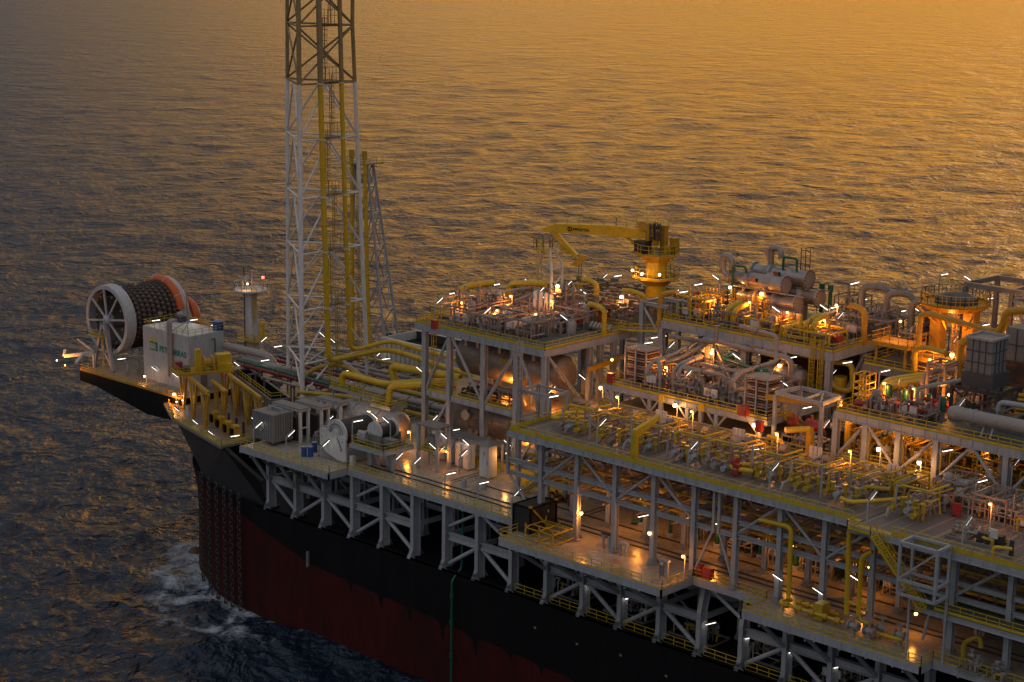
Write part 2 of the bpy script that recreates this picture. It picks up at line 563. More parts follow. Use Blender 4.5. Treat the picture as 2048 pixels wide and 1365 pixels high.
def build_sea():
    rs, r = [], 130.0
    while r < 4200:
        rs.append(r)
        r += max(0.62, r * r / 105.0 / 1827 * 1.25)
    rs += [5200, 7000, 10000, 16000, 30000]
    rs = np.array([20.0, 60, 95, 115] + rs)
    fine = np.linspace(YAW - R(21), YAW + R(21), 760)
    coarse = np.linspace(YAW + R(21), YAW - R(21) + 2 * math.pi, 46)[1:-1]
    az = np.concatenate([fine, coarse])
    A, Rr = np.meshgrid(az, rs)
    X = CAM.x + np.sin(A) * Rr
    Y = CAM.y + np.cos(A) * Rr
    dr = np.gradient(rs)[:, None] * np.ones_like(A)
    Z = np.zeros_like(X)
    rg = np.random.default_rng(11)
    DX, DY = np.zeros_like(X), np.zeros_like(X)
    for i in range(64):
        lam = 2.6 * (26.0 ** (i / 63.0)) * rg.uniform(.9, 1.1)
        th = YAW + R(12) + rg.normal(0, R(38))
        k = 2 * math.pi / lam
        amp = 0.0080 * lam * (0.55 + 0.9 * rg.random()) / (1 + (lam / 15) ** 1.25)
        att = np.clip((lam / (2.2 * np.minimum(dr, 400)) - 0.6), 0, 1)
        ph = k * (X * math.sin(th) + Y * math.cos(th)) + rg.uniform(0, 6.28)
        grp = 0.65 + 0.5 * np.sin(ph * 0.083 + X * 0.02 * rg.normal() + rg.uniform(0, 6.28))
        Z += amp * att * grp * np.cos(ph)
        DX -= 0.8 * amp * att * grp * math.sin(th) * np.sin(ph)
        DY -= 0.8 * amp * att * grp * math.cos(th) * np.sin(ph)
    flat = (Rr < 5000)
    X2, Y2 = X + DX * flat, Y + DY * flat
    nr, na = X.shape
    co = np.stack([X2, Y2, SEA + Z * flat], -1).reshape(-1, 3)
    i0 = (np.arange(nr - 1)[:, None] * na + np.arange(na)[None, :])
    i1 = (np.arange(nr - 1)[:, None] * na + (np.arange(na)[None, :] + 1) % na)
    faces = np.stack([i0, i0 + na, i1 + na, i1], -1).reshape(-1, 4)
    me = bpy.data.meshes.new('sea')
    me.vertices.add(len(co))
    me.vertices.foreach_set('co', co.ravel())
    me.loops.add(faces.size)
    me.loops.foreach_set('vertex_index', faces.ravel())
    me.polygons.add(len(faces))
    me.polygons.foreach_set('loop_start', np.arange(0, faces.size, 4))
    me.polygons.foreach_set('loop_total', np.full(len(faces), 4))
    me.polygons.foreach_set('use_smooth', np.ones(len(faces), bool))
    # where the swell breaks against the bow and along the side
    hl_ = hull_line(37.2)
    pts = [(p[0], p[1]) for p in hl_ if p[1] < 40] + [(x, 0.0) for x in range(2, 60, 3)]
    wts = [1.0 if p[0] < -1 else max(0.0, 0.75 - p[0] / 28.0) for p in pts]
    near = np.where((np.abs(X2 + 5) < 80) & (np.abs(Y2 - 5) < 60) & (Rr < 500))
    foam = np.zeros_like(X2)
    px_, py_ = X2[near], Y2[near]
    best = np.zeros_like(px_)
    for (hx_, hy_), wt in zip(pts, wts):
        # wake drifts off the bow quarter, towards the viewer's left
        best = np.maximum(best, wt * np.exp(-((px_ - hx_) ** 2 + (py_ - hy_) ** 2) / 26.0))
        best = np.maximum(best, 0.72 * wt * np.exp(-((px_ - hx_ - 4) ** 2 / 130 + (py_ - hy_ + 7) ** 2 / 70.0)))
    foam[near] = best
    at_ = me.attributes.new('foam', 'FLOAT', 'POINT')
    at_.data.foreach_set('value', foam.ravel().astype(np.float32))
    me.update(calc_edges=True)
    o = bpy.data.objects.new('sea', me)
    sc.collection.objects.link(o)
    o['kind'] = 'structure'
    m = bpy.data.materials.new('sea_water')
    m.use_nodes = True
    t = m.node_tree
    b = t.nodes['Principled BSDF']
    g = t.nodes.new('ShaderNodeNewGeometry')
    b.inputs['Roughness'].default_value = 0.16
    b.inputs['IOR'].default_value = 1.333
    sp = t.nodes.new('ShaderNodeSeparateXYZ')
    t.links.new(g.outputs['Position'], sp.inputs[0])
    # u along the crests, v along the run of the swell
    uu = MATH(t, 'ADD', MATH(t, 'MULTIPLY', sp.outputs[0], math.cos(SWELL)), MATH(t, 'MULTIPLY', sp.outputs[1], -math.sin(SWELL)))
    vv = MATH(t, 'ADD', MATH(t, 'MULTIPLY', sp.outputs[0], math.sin(SWELL)), MATH(t, 'MULTIPLY', sp.outputs[1], math.cos(SWELL)))
    hsum = None
    for su, sv, amp, det, dist_ in SEA_LAYERS:
        cb = t.nodes.new('ShaderNodeCombineXYZ')
        t.links.new(MATH(t, 'MULTIPLY', uu, su), cb.inputs[0])
        t.links.new(MATH(t, 'MULTIPLY', vv, sv), cb.inputs[1])
        cb.inputs[2].default_value = amp
        n1 = t.nodes.new('ShaderNodeTexNoise')
        n1.inputs['Scale'].default_value = 1.0
        n1.inputs['Detail'].default_value = det
        n1.inputs['Roughness'].default_value = 0.55
        n1.inputs['Distortion'].default_value = dist_
        t.links.new(cb.outputs[0], n1.inputs['Vector'])
        # sharpened crests
        rd = MATH(t, 'POWER', n1.outputs[0], 1.7)
        h_ = MATH(t, 'MULTIPLY', rd, amp)
        hsum = h_ if hsum is None else MATH(t, 'ADD', hsum, h_)
    bp = t.nodes.new('ShaderNodeBump')
    bp.inputs['Strength'].default_value = 1.0
    bp.inputs['Distance'].default_value = 1.0
    t.links.new(hsum, bp.inputs['Height'])
    t.links.new(bp.outputs[0], b.inputs['Normal'])
    at2 = t.nodes.new('ShaderNodeAttribute')
    at2.attribute_name = 'foam'
    n2 = t.nodes.new('ShaderNodeTexNoise')
    n2.inputs['Scale'].default_value = 0.33
    n2.inputs['Detail'].default_value = 10.0
    n2.inputs['Roughness'].default_value = 0.72
    n2.inputs['Distortion'].default_value = 1.6
    t.links.new(g.outputs['Position'], n2.inputs['Vector'])
    # whitecap streaks: ridged noise thinned out by the foam weight
    rdg = MATH(t, 'SUBTRACT', 1.0, MATH(t, 'ABSOLUTE', MATH(t, 'MULTIPLY', MATH(t, 'SUBTRACT', n2.outputs[0], 0.5), 5.0)))
    n3 = t.nodes.new('ShaderNodeTexNoise')
    n3.inputs['Scale'].default_value = 0.13
    n3.inputs['Detail'].default_value = 4.0
    n3.inputs['Distortion'].default_value = 1.0
    t.links.new(g.outputs['Position'], n3.inputs['Vector'])
    big = MATH(t, 'MULTIPLY', MATH(t, 'SUBTRACT', n3.outputs[0], 0.5), 2.6)
    fo = MATH(t, 'ADD', MATH(t, 'MULTIPLY', rdg, 0.55), MATH(t, 'ADD', big, MATH(t, 'MULTIPLY', at2.outputs['Fac'], 1.25)))
    fo = MATH(t, 'MULTIPLY', MATH(t, 'SUBTRACT', fo, 1.12), 1.7, clamp=True)
    fo = MATH(t, 'MULTIPLY', fo, MATH(t, 'MULTIPLY', at2.outputs['Fac'], 2.2, clamp=True))
    col = MIX(t, fo, (0.008, 0.019, 0.038), (0.42, 0.46, 0.50))
    t.links.new(col, b.inputs['Base Color'])
    rr = MATH(t, 'ADD', 0.16, MATH(t, 'MULTIPLY', fo, 0.6))
    t.links.new(rr, b.inputs['Roughness'])
    me.materials.append(m)
    return o


build_sea()

# ------------------------------------------------------------------ hull
hull = thing('production_ship_hull', 'huge black ship hull with red boot paint below, breaking the swell at its bow', 'ship', (0, 28.5, SEA))
LV = [(-24, 37.3), (-18, 37.3), (-12, 37.0), (-6, 36.7), (-2, 37.6), (0, 38.8)]


def ring(z, a, xe=210.0):
    return [(xe, 0.0, z)] + [(x, 0.0, z) for x in range(205, 0, -5)] + [(p[0], p[1], z) for p in hull_line(a)] + \
           [(x, 57.0, z) for x in range(5, 206, 5)] + [(xe, 57.0, z)]


def paint_line(x):
    # the boot topping climbs towards the bow
    if x < -20:
        return 0.6
    if x < 10:
        return 0.6 - (x + 20) / 30 * 7.2
    return -6.6 - min(2.6, (x - 10) / 50 * 2.6)


base = ring(0, 38.8)
nring = len(base)
lo_rings = [ring(z, a) for z, a in LV]


def at_z(i, z):
    for (z0, _), (z1, _), r0, r1 in zip(LV[:-1], LV[1:], lo_rings[:-1], lo_rings[1:]):
        if z <= z1 + 1e-6:
            k = (z - z0) / (z1 - z0)
            a, b = Vector(r0[i]), Vector(r1[i])
            return a.lerp(b, k)
    return Vector(lo_rings[-1][i])


mb_, mt_ = MB(), MB()
for m_, lo, hi in ((mb_, None, 'p'), (mt_, 'p', 0.0)):
    K = 7
    vs = []
    for i in range(nring):
        zp = min(-0.05, paint_line(base[i][0]))
        z0 = -24 if lo is None else zp
        z1 = zp if hi == 'p' else 0.0
        for k in range(K):
            vs.append(at_z(i, z0 + (z1 - z0) * k / (K - 1)))
    fs = []
    for i in range(nring - 1):
        for k in range(K - 1):
            fs.append((i * K + k, i * K + k + 1, (i + 1) * K + k + 1, (i + 1) * K + k))
    m_.add(vs, fs)
mb_.build('boot_plating', 'boot', hull, smooth=True)
mt_.build('side_plating', 'black', hull, smooth=True)
MB().prism([(p[0], p[1]) for p in base], -0.3, -0.004).build('main_deck', 'black', hull)
m = MB()
for a_, b_ in zip(base[:-1], base[1:]):
    if a_[1] < 30:
        m.bar((a_[0], a_[1] + .12, 0.1), (b_[0], b_[1] + .12, 0.1), 0.2, 0.28)
m.build('gunwale_bar', 'black', hull)
# black pointed patches hanging below the paint line, one at each frame
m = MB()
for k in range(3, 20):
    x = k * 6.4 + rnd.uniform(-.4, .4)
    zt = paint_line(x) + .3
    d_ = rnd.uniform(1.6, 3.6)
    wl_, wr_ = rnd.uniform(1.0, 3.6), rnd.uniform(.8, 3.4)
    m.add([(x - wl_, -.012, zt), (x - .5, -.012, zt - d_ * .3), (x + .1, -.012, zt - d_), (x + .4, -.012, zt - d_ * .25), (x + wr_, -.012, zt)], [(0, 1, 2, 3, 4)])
m.build('black_spike', 'black', hull)
# forecastle: flared black bulwark under the chain platform and the reel platform
fo_t = [(-19, 6.3), (-38, 11.1), (-48, 17.5), (-48, 39.5), (-38, 45.9), (-19, 50.7)]
hb = hull_line(38.8)


def hull_y(x):
    c = [p for p in hb if p[1] <= 28.5]
    c.sort(key=lambda p: abs(p[0] - x))
    return c[0][1]


fo_b = [(-19, hull_y(-19) + .1), (-32, hull_y(-32) + .1), (-38.3, 24.0), (-38.3, 33), (-32, 57 - hull_y(-32)), (-19, 57 - hull_y(-19))]
m = MB()
m.add([(p[0], p[1], -.3) for p in fo_b] + [(p[0], p[1], 4.75) for p in fo_t],
      [(i, i + 6, i + 7, i + 1) for i in range(5)] + [(0, 5, 11, 6), tuple(range(6, 12))])
m.build('forecastle', 'black', hull)
pp = [(-18.7, 5.7), (-18.7, 51.3), (-38.3, 46.4), (-48, 41), (-48, 16), (-38.3, 10.6)]
m = MB().prism(pp, 4.76, 5.0)
m.build('forecastle_deck', 'tan', hull)
m = MB()
for a_, b_ in zip(pp, pp[1:] + pp[:1]):
    m.bar((a_[0], a_[1], 4.82), (b_[0], b_[1], 4.82), 0.24, 0.42)
m.build('deck_edge', 'ash', hull)
m = MB()
m.add([(-19, 6.3, 4.75), (-19, hull_y(-19) + .1, -.3), (0.2, .15, -.3), (-2.2, .35, 3.9), (-2.2, 1.2, 3.9), (-19, 7.1, 4.75)], [(0, 1, 2, 3), (0, 3, 4, 5)])
m.build('bulwark', 'black', hull)
railing([(-18.9, 14, 5.0), (-18.9, 5.9, 5), (-38.2, 10.8, 5), (-46.5, 15.9, 5)], hull)
# reel platform carried out beyond the stem
prof = [(-75.5, 6.0), (-75.5, 4.1), (-70.5, 3.9), (-54.4, 1.5), (-44.5, 1.9), (-44.5, 6.0)]
m = MB()
n_ = len(prof)
m.add([(x, 17.0, z) for x, z in prof] + [(x, 40.0, z) for x, z in prof],
      [tuple(range(n_)), tuple(range(n_, 2 * n_))[::-1]] + [(i, i + n_, (i + 1) % n_ + n_, (i + 1) % n_) for i in range(n_)])
m.build('reel_platform', 'black', hull)
MB().box(-75.4, -44.6, 17.1, 39.9, 6.004, 6.09).build('reel_platform_deck', 'tan', hull)
MB().box(-75.4, -44.6, 17.02, 17.3, 6.1, 6.45).build('coaming', 'ochre', hull)
railing([(-44.8, 17.15, 6.09), (-75.3, 17.15, 6.09), (-75.3, 39.8, 6.09)], hull, toe=0)
# draught marks and small fittings on the side
m = MB()
for i in range(14):
    x = 56 + i * 7.5
    m.cbox((x, -.03, -3.6 - rnd.random()), 0.4, .05, .3)
m.build('side_fitting', 'ash', hull)
MB().box(9.3, 9.7, -.35, -.02, -7.0, -4.6).build('draught_board', 'ash', hull)
# lower walkway along the gunwale: yellow kerb and handrail between the columns
for i in range(8, 20):
    x0, x1 = i * 6.4 + .7, (i + 1) * 6.4 - .5
    railing([(x0, .35, 0.02), (x1, .35, 0.02)], hull, h=1.25, toe=0.2, step=1.9, name='walkway_handrail')

# mooring chains hanging from the bow quarter into the swell
for i, (cx, cy) in enumerate([(-19.7, 2.3), (-16.4, 1.2), (-13.4, .4), (-10.8, -.1), (-8.7, -.4), (-6.5, -.6)]):
    m = MB()
    for j in range(27):
        z = -18.6 + j * .74
        ax = (1, 0, 0) if j % 2 else (0, 1, 0)
        t0 = len(m.v)
        m.torus((0, 0, 0), ax, 0.32, 0.10, 10, 5)
        m.v[t0:] = [(cx + a, cy + b, z + c * 1.55) for a, b, c in m.v[t0:]]
    o = m.build('mooring_chain', 'charcoal', None, loc=(cx, cy, -19))
    tag(o, ['rusty mooring chain nearest the stem, beside the red buoy', 'rusty mooring chain, second from the stem in the row at the bow',
            'rusty mooring chain, third from the stem in the row at the bow', 'rusty mooring chain, third from the midship end of the row at the bow',
            'rusty mooring chain, second from the midship end of the row at the bow',
            'rusty mooring chain farthest from the stem, hanging to the foam edge'][i], 'chain', 'mooring chains at the bow')
bx = (-33.3, 11.17, -18)
m = MB()
m.lathe((bx[0], bx[1], bx[2] - 1.2), (0, 0, 1), [(0, .3), (.3, 1.1), (1.0, 1.45), (1.7, 1.1), (2.1, .3), (2.15, 0)], 18)
tag(m.build('buoy', 'rust', None, loc=(bx[0], bx[1], -19), smooth=True), 'rust red buoy awash in the foam beside the bow chains', 'buoy')
g_ = (41.74, -0.6, -8.8)
m = MB()
m.tube([(g_[0] - .9, -.7, -24), (g_[0] - .9, -.7, -1.0), (g_[0] - .9, 1.2, 0.4), (g_[0] - .9, 1.4, 8.5)], 0.17, 10)
for z in (-7.5, -3.5, -12.5):
    m.cyl((g_[0] - .9, -.7, z), (g_[0] - .9, -.7, z + .7), .3, n=10)
tag(m.build('drain_pipe', 'green', None, loc=(g_[0], -.7, -18), smooth=True), 'green drain pipe running down the dark hull side', 'pipe')

# ------------------------------------------------------------------ hose reel
reel = thing('hose_reel', 'giant white spoked reel wound with dark banded hose on the bow', 'hose reel', (-73.0, 28.5, 6.0))
RC = Vector((-73.0, 0, 15.4))
RR = 6.6


def flange(y, name, dirn):
    m = MB()
    m.lathe((RC.x, y, RC.z), (0, dirn, 0), [(0, RR - .75), (0, RR), (.25, RR + .05), (2.1, RR + .05), (2.1, RR - .35), (.3, RR - .5), (.3, RR - .75), (0, RR - .75)], 64)
    for i in range(8):
        q = math.radians(8 + 45 * i)
        c, s_ = math.cos(q), math.sin(q)
        m.bar((RC.x + c * .6, y + dirn * .2, RC.z + s_ * .6), (RC.x + c * (RR - .4), y + dirn * .2, RC.z + s_ * (RR - .4)), 0.32, 0.32)
    m.lathe((RC.x, y - dirn * .5, RC.z), (0, dirn, 0), [(0, 0), (0, .5), (.4, .95), (1.6, .95), (1.6, 0)], 20)
    return m.build(name, 'pale', reel, smooth=True)


flange(21.6, 'flange', 1)
flange(36.0, 'flange', -1)
m = MB()
m.lathe((RC.x, 23.0, RC.z), (0, 1, 0), [(0, 4.9), (11.6, 4.9)], 40)
for i in range(8):
    q = math.radians(30 + 45 * i)
    m.bar((RC.x + math.cos(q) * 4.6, 22, RC.z + math.sin(q) * 4.6), (RC.x + math.cos(q) * 4.6, 35.6, RC.z + math.sin(q) * 4.6), .35, .35)
m.build('drum', 'ash', reel, smooth=True)
m = MB()
NS = 38
for k in range(10):
    yc = 23.9 + k * 1.17
    ph = rnd.random() * 6.28
    orange = set(range(2, 20)) if k == 9 else set()
    for i in range(NS):
        q0, q1 = 2 * math.pi * i / NS + ph, 2 * math.pi * (i + 1) / NS + ph
        qm = (q0 + q1) / 2
        for (f0, f1, rr_, mi) in ((0.0, .64, .62, 0), (.64, 1.0, .46, 1)):
            a0, a1 = q0 + (q1 - q0) * f0, q0 + (q1 - q0) * f1
            rings_ = []
            for a_, s_ in ((a0, .9), (a0 + (a1 - a0) * .3, 1.0), (a1 - (a1 - a0) * .3, 1.0), (a1, .9)):
                rad = 5.55
                cx, cz = RC.x + rad * math.cos(a_), RC.z + rad * math.sin(a_)
                rg_ = []
                for j in range(8):
                    p = 2 * math.pi * j / 8
                    rg_.append((cx + math.cos(a_) * math.cos(p) * rr_ * s_, yc + math.sin(p) * rr_ * s_, cz + math.sin(a_) * math.cos(p) * rr_ * s_))
                rings_.append(rg_)
            mi2 = mi
            ang = math.degrees(qm) % 360
            if k == 9 and 15 < ang < 125:
                mi2 = 2
            elif rnd.random() < .03:
                mi2 = 3
            vs = [p for rg_ in rings_ for p in rg_]
            fs = [(r_ * 8 + j, r_ * 8 + (j + 1) % 8, (r_ + 1) * 8 + (j + 1) % 8, (r_ + 1) * 8 + j) for r_ in range(3) for j in range(8)]
            m.add(vs, fs, mi2)
m.build('wound_hose', ['hose', 'band', 'orange', 'pink'], reel, smooth=True)


def arc_tube(mm, yc, rad, a0, a1, r, mi=0, cx=None, cz=None):
    pts = []
    for i in range(25):
        q = math.radians(a0 + (a1 - a0) * i / 24)
        pts.append(((RC.x if cx is None else cx) + rad * math.cos(q), yc, (RC.z if cz is None else cz) + rad * math.sin(q)))
    mm.tube(pts, r, 12, bend=0.01, mi=mi, seg=1)


m = MB()
arc_tube(m, 34.3, 6.25, 12, 118, .85)
m.build('float_collar', 'orange', reel, smooth=True)
m = MB()
for ang in (35, 75, 105):
    q = math.radians(ang)
    m.torus((RC.x + 6.25 * math.cos(q), 34.3, RC.z + 6.25 * math.sin(q)), (-math.sin(q), 0, math.cos(q)), .87, .07, 16, 6)
m.build('collar_band', 'white', reel, smooth=True)
m = MB()
arc_tube(m, 33.9, 6.2, -22, 8, .62)
m.build('hose_end', 'white', reel, smooth=True)
m = MB()
m.tube([(-79.6, 24.5, 15), (-80.0, 24.5, 12.5), (-79.2, 24.5, 10.4), (-77.6, 24.5, 9.2)], .75, 12, bend=2.0, seg=6)
m.tube([(-69.5, 37.6, 17.6), (-66.9, 37.6, 16.6), (-66.2, 37.6, 13.5), (-66.6, 37.6, 9)], .85, 12, bend=2.0, seg=6)
m.build('orange_hose', 'orange', reel, smooth=True)
for y, nm in ((20.9, 'support_frame'), (37.0, 'support_frame')):
    m = MB()
    for dx in (-3.4, 2.8):
        m.bar((RC.x, y, RC.z), (RC.x + dx, y, 6.1), .6, .6)
    m.bar((RC.x - 2, y, 9.6), (RC.x + 1.7, y, 9.6), .4, .4)
    m.bar((RC.x - .6, y, 10.8), (RC.x + 2.5, y, 6.2), .4, .4)
    m.build(nm, 'steel', reel)
m = MB()
m.box(-76.2, -72.2, 19.4, 20.6, 12.4, 12.55)
m.build('service_platform', 'gold', reel)
railing([(-76.2, 20.5, 12.55), (-76.2, 19.5, 12.55), (-72.2, 19.5, 12.55)], reel, toe=0)
ladder((-71.6, 19.6), 6.1, 12.6, reel, d=(1, 0), cage=False, name='access_ladder')
m = MB()
for dy in range(5):
    m.cyl((-68.6, 23 + dy * 2.4, 6.1), (-68.6, 23 + dy * 2.4, 7.9), .3, n=8)
m.bar((-68.6, 22.4, 8), (-68.6, 33.4, 8), .6, .4)
m.build('cradle', 'steel', reel)
# boom lit by its own lamp over the tip of the bow
boom = thing('mooring_boom', 'pale forked boom glowing orange under a lamp at the tip of the bow', 'boom', (-75.0, 19.5, 6.09))
m = MB()
m.bar((-75.2, 20, 6.1), (-75.2, 20, 9.4), .3)
m.bar((-75.2, 20, 8.9), (-79.0, 16.0, 8.4), .55, .6)
m.bar((-76.6, 18.6, 8.7), (-74.0, 15.2, 7.9), .5, .5)
m.bar((-79.0, 16.0, 8.4), (-79.4, 16.6, 9.4), .5, .5)
m.bar((-75.2, 20, 9.4), (-77.5, 18, 11.6), .2)
m.build('arm', 'white', boom)
MB().bar((-77.5, 18, 11.6), (-75.2, 20, 9.0), .16).build('strut', 'white', boom)

# ------------------------------------------------------------------ deckhouse with the company name
dh = thing('deckhouse', 'white deckhouse on the bow with green lettering and railed roof', 'deckhouse', (-55.2, 26.0, 6.09))
DX0, DX1, DY0, DY1, DZ = -62.1, -48.5, 22.0, 30.0, 16.0
MB().box(DX0, DX1, DY0, DY1, 6.09, DZ).build('wall', 'pale', dh)
MB().box(DX0 + .05, DX1 - .05, DY0 + .05, DY1 - .05, DZ, DZ + .08).build('roof', 'white', dh)
railing([(DX0 + .1, DY0 + .1, DZ + .08), (DX1 - .1, DY0 + .1, DZ + .08), (DX1 - .1, DY1 - .1, DZ + .08), (DX0 + .1, DY1 - .1, DZ + .08), (DX0 + .1, DY0 + .1, DZ + .08)], dh, toe=0)
m = MB()
for x in (-53.7, -53.0):
    m.tube([(x, DY0 - .5, 8.0), (x, DY0 - .5, 18.3), (x, DY0 + .8, 18.3)], .3, 10, bend=.6)
m.build('vent_pipe', 'pipe', dh, smooth=True)
m = MB()
m.tube([(-48.0, 27.6, 12), (-48.0, 27.6, 15), (-48.0, 26.9, 15)], .12, 8)
m.build('drain_bend', 'green', dh, smooth=True)
MB().box(-48.49, -48.42, 24.6, 26.0, 6.2, 8.6).build('door', 'ash', dh)
MB().cyl((-49.6, 29.6, DZ + .1), (-49.6, 29.6, DZ + 1.7), 1.0, n=20).build('water_tank', 'blue', dh, smooth=True)
m = MB().cyl((-54.0, 26, DZ + .1), (-54.0, 26, DZ + 6.5), .06, n=6)
m.build('whip_aerial', 'dark', dh)
m = MB().bar((-54.5, 23, DZ + .1), (-51, 24.5, DZ + 2.6), .14)
m.bar((-52, 23.4, DZ + .1), (-51, 24.5, DZ + 2.6), .14)
m.build('davit', 'steel', dh)
MB().box(-61.0, -59.0, 28.2, 29.6, DZ + .1, DZ + 1.2).build('roof_unit', 'dark', dh)


def text_mesh(s_, size, name, mt, parent, origin, xdir, ydir, ex=0.02, bold=0.02):
    c = bpy.data.curves.new(name, 'FONT')
    c.body = s_
    c.size = size
    c.offset = bold
    c.extrude = ex
    o = bpy.data.objects.new(name + '_tmp', c)
    sc.collection.objects.link(o)
    dg = bpy.context.evaluated_depsgraph_get()
    me = bpy.data.meshes.new_from_object(o.evaluated_get(dg))
    bpy.data.objects.remove(o)
    xd, yd = Vector(xdir).normalized(), Vector(ydir).normalized()
    zd = xd.cross(yd)
    base_ = Vector(ORG[parent.name]) if parent else Vector((0, 0, 0))
    for v in me.vertices:
        p = Vector(origin) + xd * v.co.x + yd * v.co.y + zd * v.co.z
        v.co = p - base_
    me.materials.clear()
    me.materials.append(MATS[mt])
    for p in me.polygons:
        p.material_index = 0
    o2 = bpy.data.objects.new(name, me)
    sc.collection.objects.link(o2)
    o2.parent = parent
    ORG[o2.name] = tuple(base_)
    return o2


lg = (-60.02, 21.97, 11.89)
MB().box(lg[0], lg[0] + 2.3, 21.94, 21.995, lg[2], lg[2] + 1.6).build('emblem', 'logo_green', dh)
MB().box(lg[0], lg[0] + 2.3, 21.94, 21.995, lg[2] + 1.75, lg[2] + 2.25).build('emblem_bar', 'logo_yellow', dh)
text_mesh('BR', 1.45, 'emblem_letters', 'white', dh, (lg[0] + .18, 21.92, lg[2] + .28), (1, 0, 0), (0, 0, 1))
text_mesh('PETROBRAS', 1.5, 'company_name', 'logo_green', dh, (lg[0] + 2.9, 21.96, lg[2] + .15), (1, 0, 0), (0, 0, 1), bold=.035)

# ------------------------------------------------------------------ structural steel helpers
L = 10.4


def girder(par, a, b, w=0.35, h=0.7, name='girder', mt='steel'):
    """I girder between two points, its top on the line"""
    a, b = Vector(a), Vector(b)
    m = MB()
    dz = Vector((0, 0, 1))
    m.bar(a - dz * .04, b - dz * .04, w, .08)
    m.bar(a - dz * (h / 2), b - dz * (h / 2), .08, h - .16)
    m.bar(a - dz * (h - .04), b - dz * (h - .04), w, .08)
    return m.build(name, mt, par)


def brace(par, a, b, r=0.22, name='brace', mt='steel'):
    return MB().cyl(a, b, r, n=10).build(name, mt, par, smooth=True)


def hcolumn(par, x, y, z0, z1, w=0.55, d=0.75, mt='steel', foot=0.0, name='column'):
    m = MB().hcol(x, y, z0, z1, w, d, .1)
    if foot:
        for s_ in (-1, 1):
            yy = y + s_ * d / 2
            m.add([(x - w / 2, yy, z0 + foot), (x + w / 2, yy, z0 + foot), (x + w * .8, yy + s_ * .35, z0), (x - w * .8, yy + s_ * .35, z0)],
                  [(0, 1, 2, 3), (3, 2, 1, 0)])
        m.box(x - w * .8, x + w * .8, y - d * .6, y + d * .6, z0, z0 + .06)
    return m.build(name, mt, par)


def deck(par, x0, x1, y0, y1, z, mt='plate', h=0.9, name='deck_plate', edge='steel', stripes=True, skip=()):
    MB().box(x0 + .06, x1 - .06, y0 + .06, y1 - .06, z - .08, z).build(name, mt, par)
    es = {'s': ((x0, y0, z - .02), (x1, y0, z - .02)), 'n': ((x0, y1, z - .02), (x1, y1, z - .02)),
          'w': ((x0, y0 + .2, z - .03), (x0, y1 - .2, z - .03)), 'e': ((x1, y0 + .2, z - .03), (x1, y1 - .2, z - .03))}
    for k, (a, b) in es.items():
        if k in skip:
            continue
        m = MB()
        a, b = Vector(a), Vector(b)
        m.bar(a - Vector((0, 0, h / 2)), b - Vector((0, 0, h / 2)), .12, h)
        m.bar(a - Vector((0, 0, h)), b - Vector((0, 0, h)), .4, .08)
        n = max(2, int((b - a).length / 1.6))
        d = (b - a).normalized()
        for i in range(n + 1):                     # web stiffeners
            p = a.lerp(b, i / n)
            m.bar(p + Vector((0, 0, -.06)), p + Vector((0, 0, -h)), .07, .26)
        m.build('edge_girder', edge, par)


# ------------------------------------------------------------------ process deck on columns over the hull
pd = thing('process_deck', 'long cream coloured lower deck on grey steel legs along the ship side', 'deck', (60, 20, 0))
plan = [(-19, 52), (-19, 22), (-2, 22), (-2, -3.6), (18.3, -3.6), (18.3, 0.0), (55.6, 0.0), (55.6, -7.1), (82.7, -7.1), (82.7, -0.8), (93.6, -0.8),
        (93.6, -5.7), (117.5, -5.7), (117.5, -3.2), (150, -3.2), (150, 52)]
MB().prism(plan, L - .1, L).build('deck_plate', 'cream', pd)
for (x0, y0), (x1, y1) in zip(plan[3:14], plan[4:15]):
    m = MB()
    a, b = Vector((x0, y0, L - .5)), Vector((x1, y1, L - .5))
    m.bar(a, b, .14, .98)
    d = (b - a).normalized()
    n = max(1, int((b - a).length / 3.2))
    for i in range(n + 1):
        p = a.lerp(b, i / n)
        m.bar(p + Vector((0, 0, .45)), p + Vector((0, 0, -.62)), .2, .22)
    m.build('edge_girder', 'steel', pd)
    railing([(x0, y0 + .12, L), (x1, y1 + .12, L)], pd, toe=0.12)
edge_y = lambda x: -3.6 if x < 18.3 else (0.0 if x < 55.6 else (-7.1 if x < 82.7 else (-0.8 if x < 93.6 else (-5.7 if x < 117.5 else -3.2))))
S = 6.4
